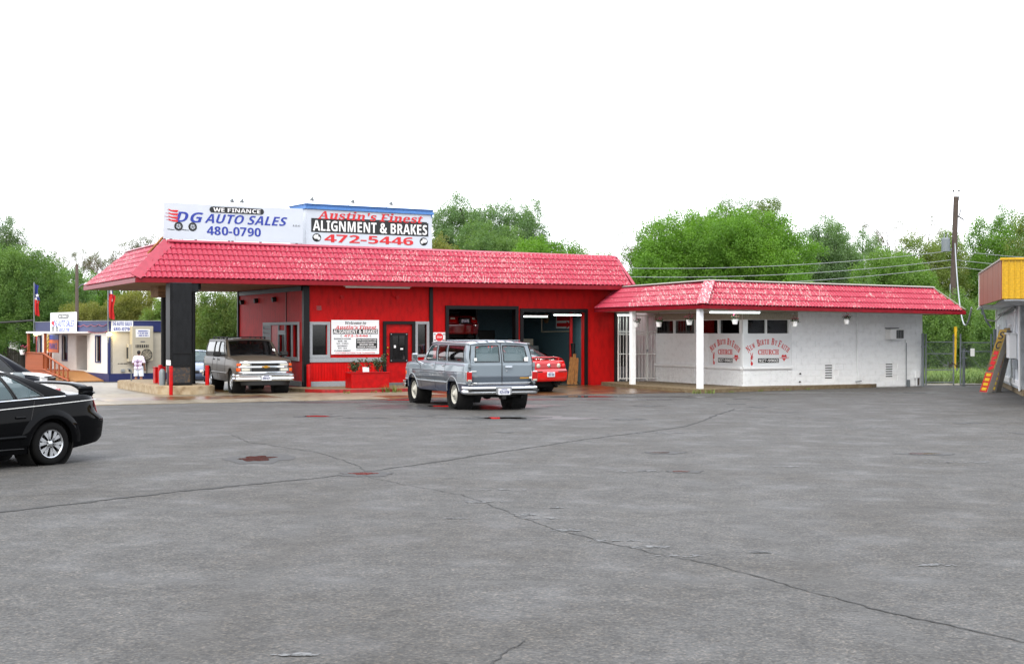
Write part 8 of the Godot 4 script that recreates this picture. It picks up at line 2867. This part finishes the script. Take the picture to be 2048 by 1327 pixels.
func leafy_tree(called: String, label: String, px: float, top: float, bot: float, half: float, dist: float, c0: Color, c1: Color, opt := {}) -> void:
	var k := dist / 2850.0
	var x := (px - 1024.0) * k
	var y0 := lie(x, -dist)
	var yt := EYE - (top - 664.0) * k - y0
	var yb := maxf(EYE - (bot - 664.0) * k - y0, 0.0)
	var hw := half * k
	var o := thing(called, label, opt.get("cat", "tree"), Vector3(x, y0, -dist), 0.0, opt.get("group", ""))
	var ry := (yt - yb) / 2
	var cy := (yt + yb) / 2
	var n: int = opt.get("lobes", 11)
	var depth: float = opt.get("depth", 0.8)
	var lobes := []
	var lr: float = opt.get("lr", 0.42)
	for i in n:
		var a := TAU * i * 0.618
		var v := (i + 0.5) / n * 2.0 - 1.0
		var w := sqrt(1 - v * v * 0.8)
		var c := Vector3(cos(a) * w * hw * (1 - lr) * rng.randf_range(0.8, 1.1), cy + v * ry * (1 - lr), sin(a) * w * hw * depth * (1 - lr))
		var s := rng.randf_range(0.8, 1.2)
		lobes.append([c, Vector3(hw * lr * s, ry * lr * s * 1.1, hw * lr * depth * s)])
	lobes.append([Vector3(0, cy, 0), Vector3(hw, ry, hw * depth) * 0.6])
	var tb := B.new()
	var r0: float = opt.get("trunk", 0.035 * yt)
	var stems: int = opt.get("stems", 1)
	for s in stems:
		var base := Vector3((s - (stems - 1) * 0.5) * hw * 0.12, 0, 0)
		var fork := Vector3((s - (stems - 1) * 0.5) * hw * 0.5, lerpf(yb, cy, 0.4) + 0.3, 0.0)
		tb.tube([base, base.lerp(fork, 0.5) + Vector3(rng.randf_range(-0.2, 0.2), 0, 0), fork], [r0, r0 * 0.8, r0 * 0.62], 8, false)
		for i in range(s, lobes.size(), stems):
			var q: Vector3 = lobes[i][0]
			tb.tube([fork, fork.lerp(q, 0.5) + Vector3(0, 0.15 * ry, 0), q], [r0 * 0.45, r0 * 0.28, r0 * 0.1], 5, false)
	put("trunk", tb, M.bark if opt.get("pale", false) else M.bark_dark, o)
	crown(o, lobes, opt.get("dens", 1.0) * 2.9, opt.get("leaf", 0.62), c0, c1, int(px))

func trees() -> void:
	make_clumps()
	var bright := [Color(0.085, 0.205, 0.014), Color(0.16, 0.32, 0.03)]
	var mid := [Color(0.108, 0.216, 0.047), Color(0.189, 0.311, 0.074)]
	var cool := [Color(0.112, 0.210, 0.084), Color(0.182, 0.294, 0.126)]
	var olive := [Color(0.168, 0.192, 0.036), Color(0.264, 0.252, 0.060)]
	var deep := [Color(0.077, 0.168, 0.035), Color(0.140, 0.252, 0.056)]
	# behind the church wing
	leafy_tree("round_tree", "broad bright green domed tree with pale forked stems behind the church roof", 1445, 426, 640, 205, 78, bright[0], bright[1], {lobes = 20, stems = 4, pale = true, lr = 0.36, trunk = 0.16, dens = 1.15})
	leafy_tree("round_tree", "lower bright green tree filling the gap right of the garage roof", 1310, 505, 650, 70, 75, bright[0], bright[1], {lobes = 8})
	leafy_tree("round_tree", "small bright bush-like tree above the middle of the church roof", 1600, 543, 660, 52, 73, bright[0], bright[1], {lobes = 8})
	leafy_tree("tall_tree", "tall airy tree rising behind the domed bright green tree", 1500, 383, 560, 95, 98, mid[0], Color(0.15, 0.18, 0.06), {lobes = 14, lr = 0.3, dens = 0.6, stems = 2})
	leafy_tree("dark_tree", "dense blue-green tree just right of the domed tree", 1655, 432, 640, 76, 104, cool[0], cool[1], {lobes = 12})
	leafy_tree("dark_tree", "airy blue-green tree with sky gaps left of the bare twiggy one", 1725, 455, 640, 66, 108, cool[0], cool[1], {lobes = 12, lr = 0.28, dens = 0.65})
	leafy_tree("leafy_tree", "bright green tree above the right half of the church roof", 1790, 495, 700, 100, 84, bright[0], mid[1], {lobes = 13})
	leafy_tree("leafy_tree", "wide olive green tree directly behind the utility pole", 1860, 452, 700, 95, 90, olive[0], mid[1], {lobes = 14, lr = 0.33})
	leafy_tree("leafy_tree", "tall green tree right of the utility pole, top of the right skyline", 1985, 422, 700, 92, 92, mid[0], bright[1], {lobes = 14, lr = 0.33})
	leafy_tree("leafy_tree", "green tree at the photo's right edge above the yellow fascia", 2070, 435, 700, 70, 88, mid[0], olive[1], {lobes = 10})
	leafy_tree("leafy_tree", "darker tree low between the olive tree and the bright one", 1720, 560, 700, 60, 80, deep[0], mid[1], {lobes = 9})
	for q in [[1865, 590, 770, 55, 66, "dark shrub behind the left chain-link gate leaf"], [1935, 585, 770, 60, 68, "dark tangled shrub right behind the utility pole's foot"], [1992, 600, 772, 55, 64, "dark shrub behind the right gate leaf and white shop corner"], [2060, 590, 770, 60, 70, "dark shrub hidden partly behind the white shop"]]:
		leafy_tree("shrub", q[5], q[0], q[1], q[2], q[3], q[4], deep[0], mid[1], {lobes = 10, cat = "shrub", leaf = 0.5, trunk = 0.06})
	for q in [[1780, 640, 775, 120, 96, "dense thicket behind the right part of the church roof"], [1930, 640, 772, 100, 78, "dark thicket behind the utility pole and gates"], [1480, 620, 770, 190, 96, "dense thicket under the domed tree"]]:
		leafy_tree("thicket", q[5], q[0], q[1], q[2], q[3], q[4], deep[0], deep[1], {lobes = 16, cat = "thicket", depth = 0.35, lr = 0.4, trunk = 0.06, stems = 3})
	for q in [[60, 640, 745, 110, 124, "dark thicket behind the far wooden fence"], [250, 640, 745, 120, 122, "dark thicket far behind the sales office"], [440, 650, 765, 90, 96, "dark thicket far behind the canopy"]]:
		leafy_tree("thicket", q[5], q[0], q[1], q[2], q[3], q[4], deep[0], deep[1], {lobes = 14, cat = "thicket", depth = 0.35, trunk = 0.06, stems = 3})
	bare_tree("thin twiggy tree, almost bare, between the blue-green and olive trees", 1770, 435, 112, "")
	bare_tree("thin bare tree rising at the left shoulder of the domed tree", 1285, 468, 96, "")
	# behind the garage
	leafy_tree("tall_tree", "tall airy grey-green tree right beside the box sign", 925, 385, 580, 90, 104, cool[0], cool[1], {lobes = 16, lr = 0.3, dens = 0.85, stems = 2})
	leafy_tree("tall_tree", "tall airy grey-green tree, right one of two above the garage roof", 1035, 395, 580, 76, 103, cool[0], cool[1], {lobes = 15, lr = 0.3, dens = 0.85, stems = 2})
	leafy_tree("leafy_tree", "fuller green tree low between the two tall airy ones", 980, 445, 590, 80, 98, cool[0], mid[1], {lobes = 10})
	leafy_tree("leafy_tree", "bright low tree above the middle right of the garage roof", 1090, 476, 600, 85, 84, bright[0], bright[1], {lobes = 10})
	leafy_tree("leafy_tree", "thin low tree above the right end of the garage roof", 1180, 488, 600, 62, 90, olive[0], mid[1], {lobes = 10, lr = 0.3, dens = 0.6})
	leafy_tree("leafy_tree", "small yellowish tree peeping out at the box sign's right edge", 888, 465, 600, 34, 82, olive[0], olive[1], {lobes = 7})
	# left
	leafy_tree("tall_tree", "tall light airy tree at the photo's far left edge", 8, 425, 620, 52, 112, cool[0], Color(0.14, 0.19, 0.08), {lobes = 12, lr = 0.32, dens = 0.9})
	leafy_tree("big_tree", "big dark green tree filling the far left side", 45, 492, 700, 95, 102, deep[0], mid[1], {lobes = 16})
	leafy_tree("big_tree", "dark green tree between the far left tree and the bare one", 130, 530, 700, 70, 112, mid[0], cool[1], {lobes = 12})
	leafy_tree("leafy_tree", "green tree beyond the sales office, in line with its middle", 205, 552, 700, 70, 118, mid[0], bright[1], {lobes = 10})
	leafy_tree("olive_tree", "olive brown-green tree right behind the sales office's left half", 175, 600, 710, 70, 94, olive[0], olive[1], {lobes = 11, leaf = 0.5})
	leafy_tree("olive_tree", "olive brown-green tree behind the sales office's middle", 262, 572, 710, 72, 95, olive[0], olive[1], {lobes = 12, leaf = 0.5})
	leafy_tree("olive_tree", "olive green tree behind the sales office's right end", 335, 590, 710, 52, 92, olive[0], mid[1], {lobes = 9, leaf = 0.5})
	leafy_tree("leafy_tree", "lush yellow-green tree seen through the gap under the canopy", 445, 560, 745, 62, 76, mid[0], Color(0.15, 0.19, 0.04), {lobes = 13, leaf = 0.5})
	leafy_tree("leafy_tree", "lush green tree close behind the garage's red side wall", 515, 560, 745, 50, 78, mid[0], olive[1], {lobes = 9, leaf = 0.5})
	leafy_tree("leafy_tree", "green tree beyond the canopy pillar, left of the lush one", 385, 575, 745, 45, 84, mid[0], olive[1], {lobes = 9, leaf = 0.5})
	for q in [[112, 487, 124, "bare grey twiggy tree on the left skyline above the dark trees"], [206, 505, 122, "bare twiggy tree on the skyline just left of the pink canopy"], [255, 478, 120, "bare twiggy tree behind the canopy's sloping left roof edge"], [302, 474, 118, "bare twiggy tree whose top shows beside the long roof board"], [60, 500, 126, "bare twiggy tree half hidden behind the far left dark tree"]]:
		bare_tree(q[3], q[0], q[1], q[2], "bare trees on the left skyline")
	for q in [[-60, 470, 720, 90, 106, "green tree beyond the left edge of the lot"], [2180, 440, 720, 100, 90, "green tree beyond the right edge of the lot"]]:
		leafy_tree("leafy_tree", q[5], q[0], q[1], q[2], q[3], q[4], mid[0], mid[1], {lobes = 12})
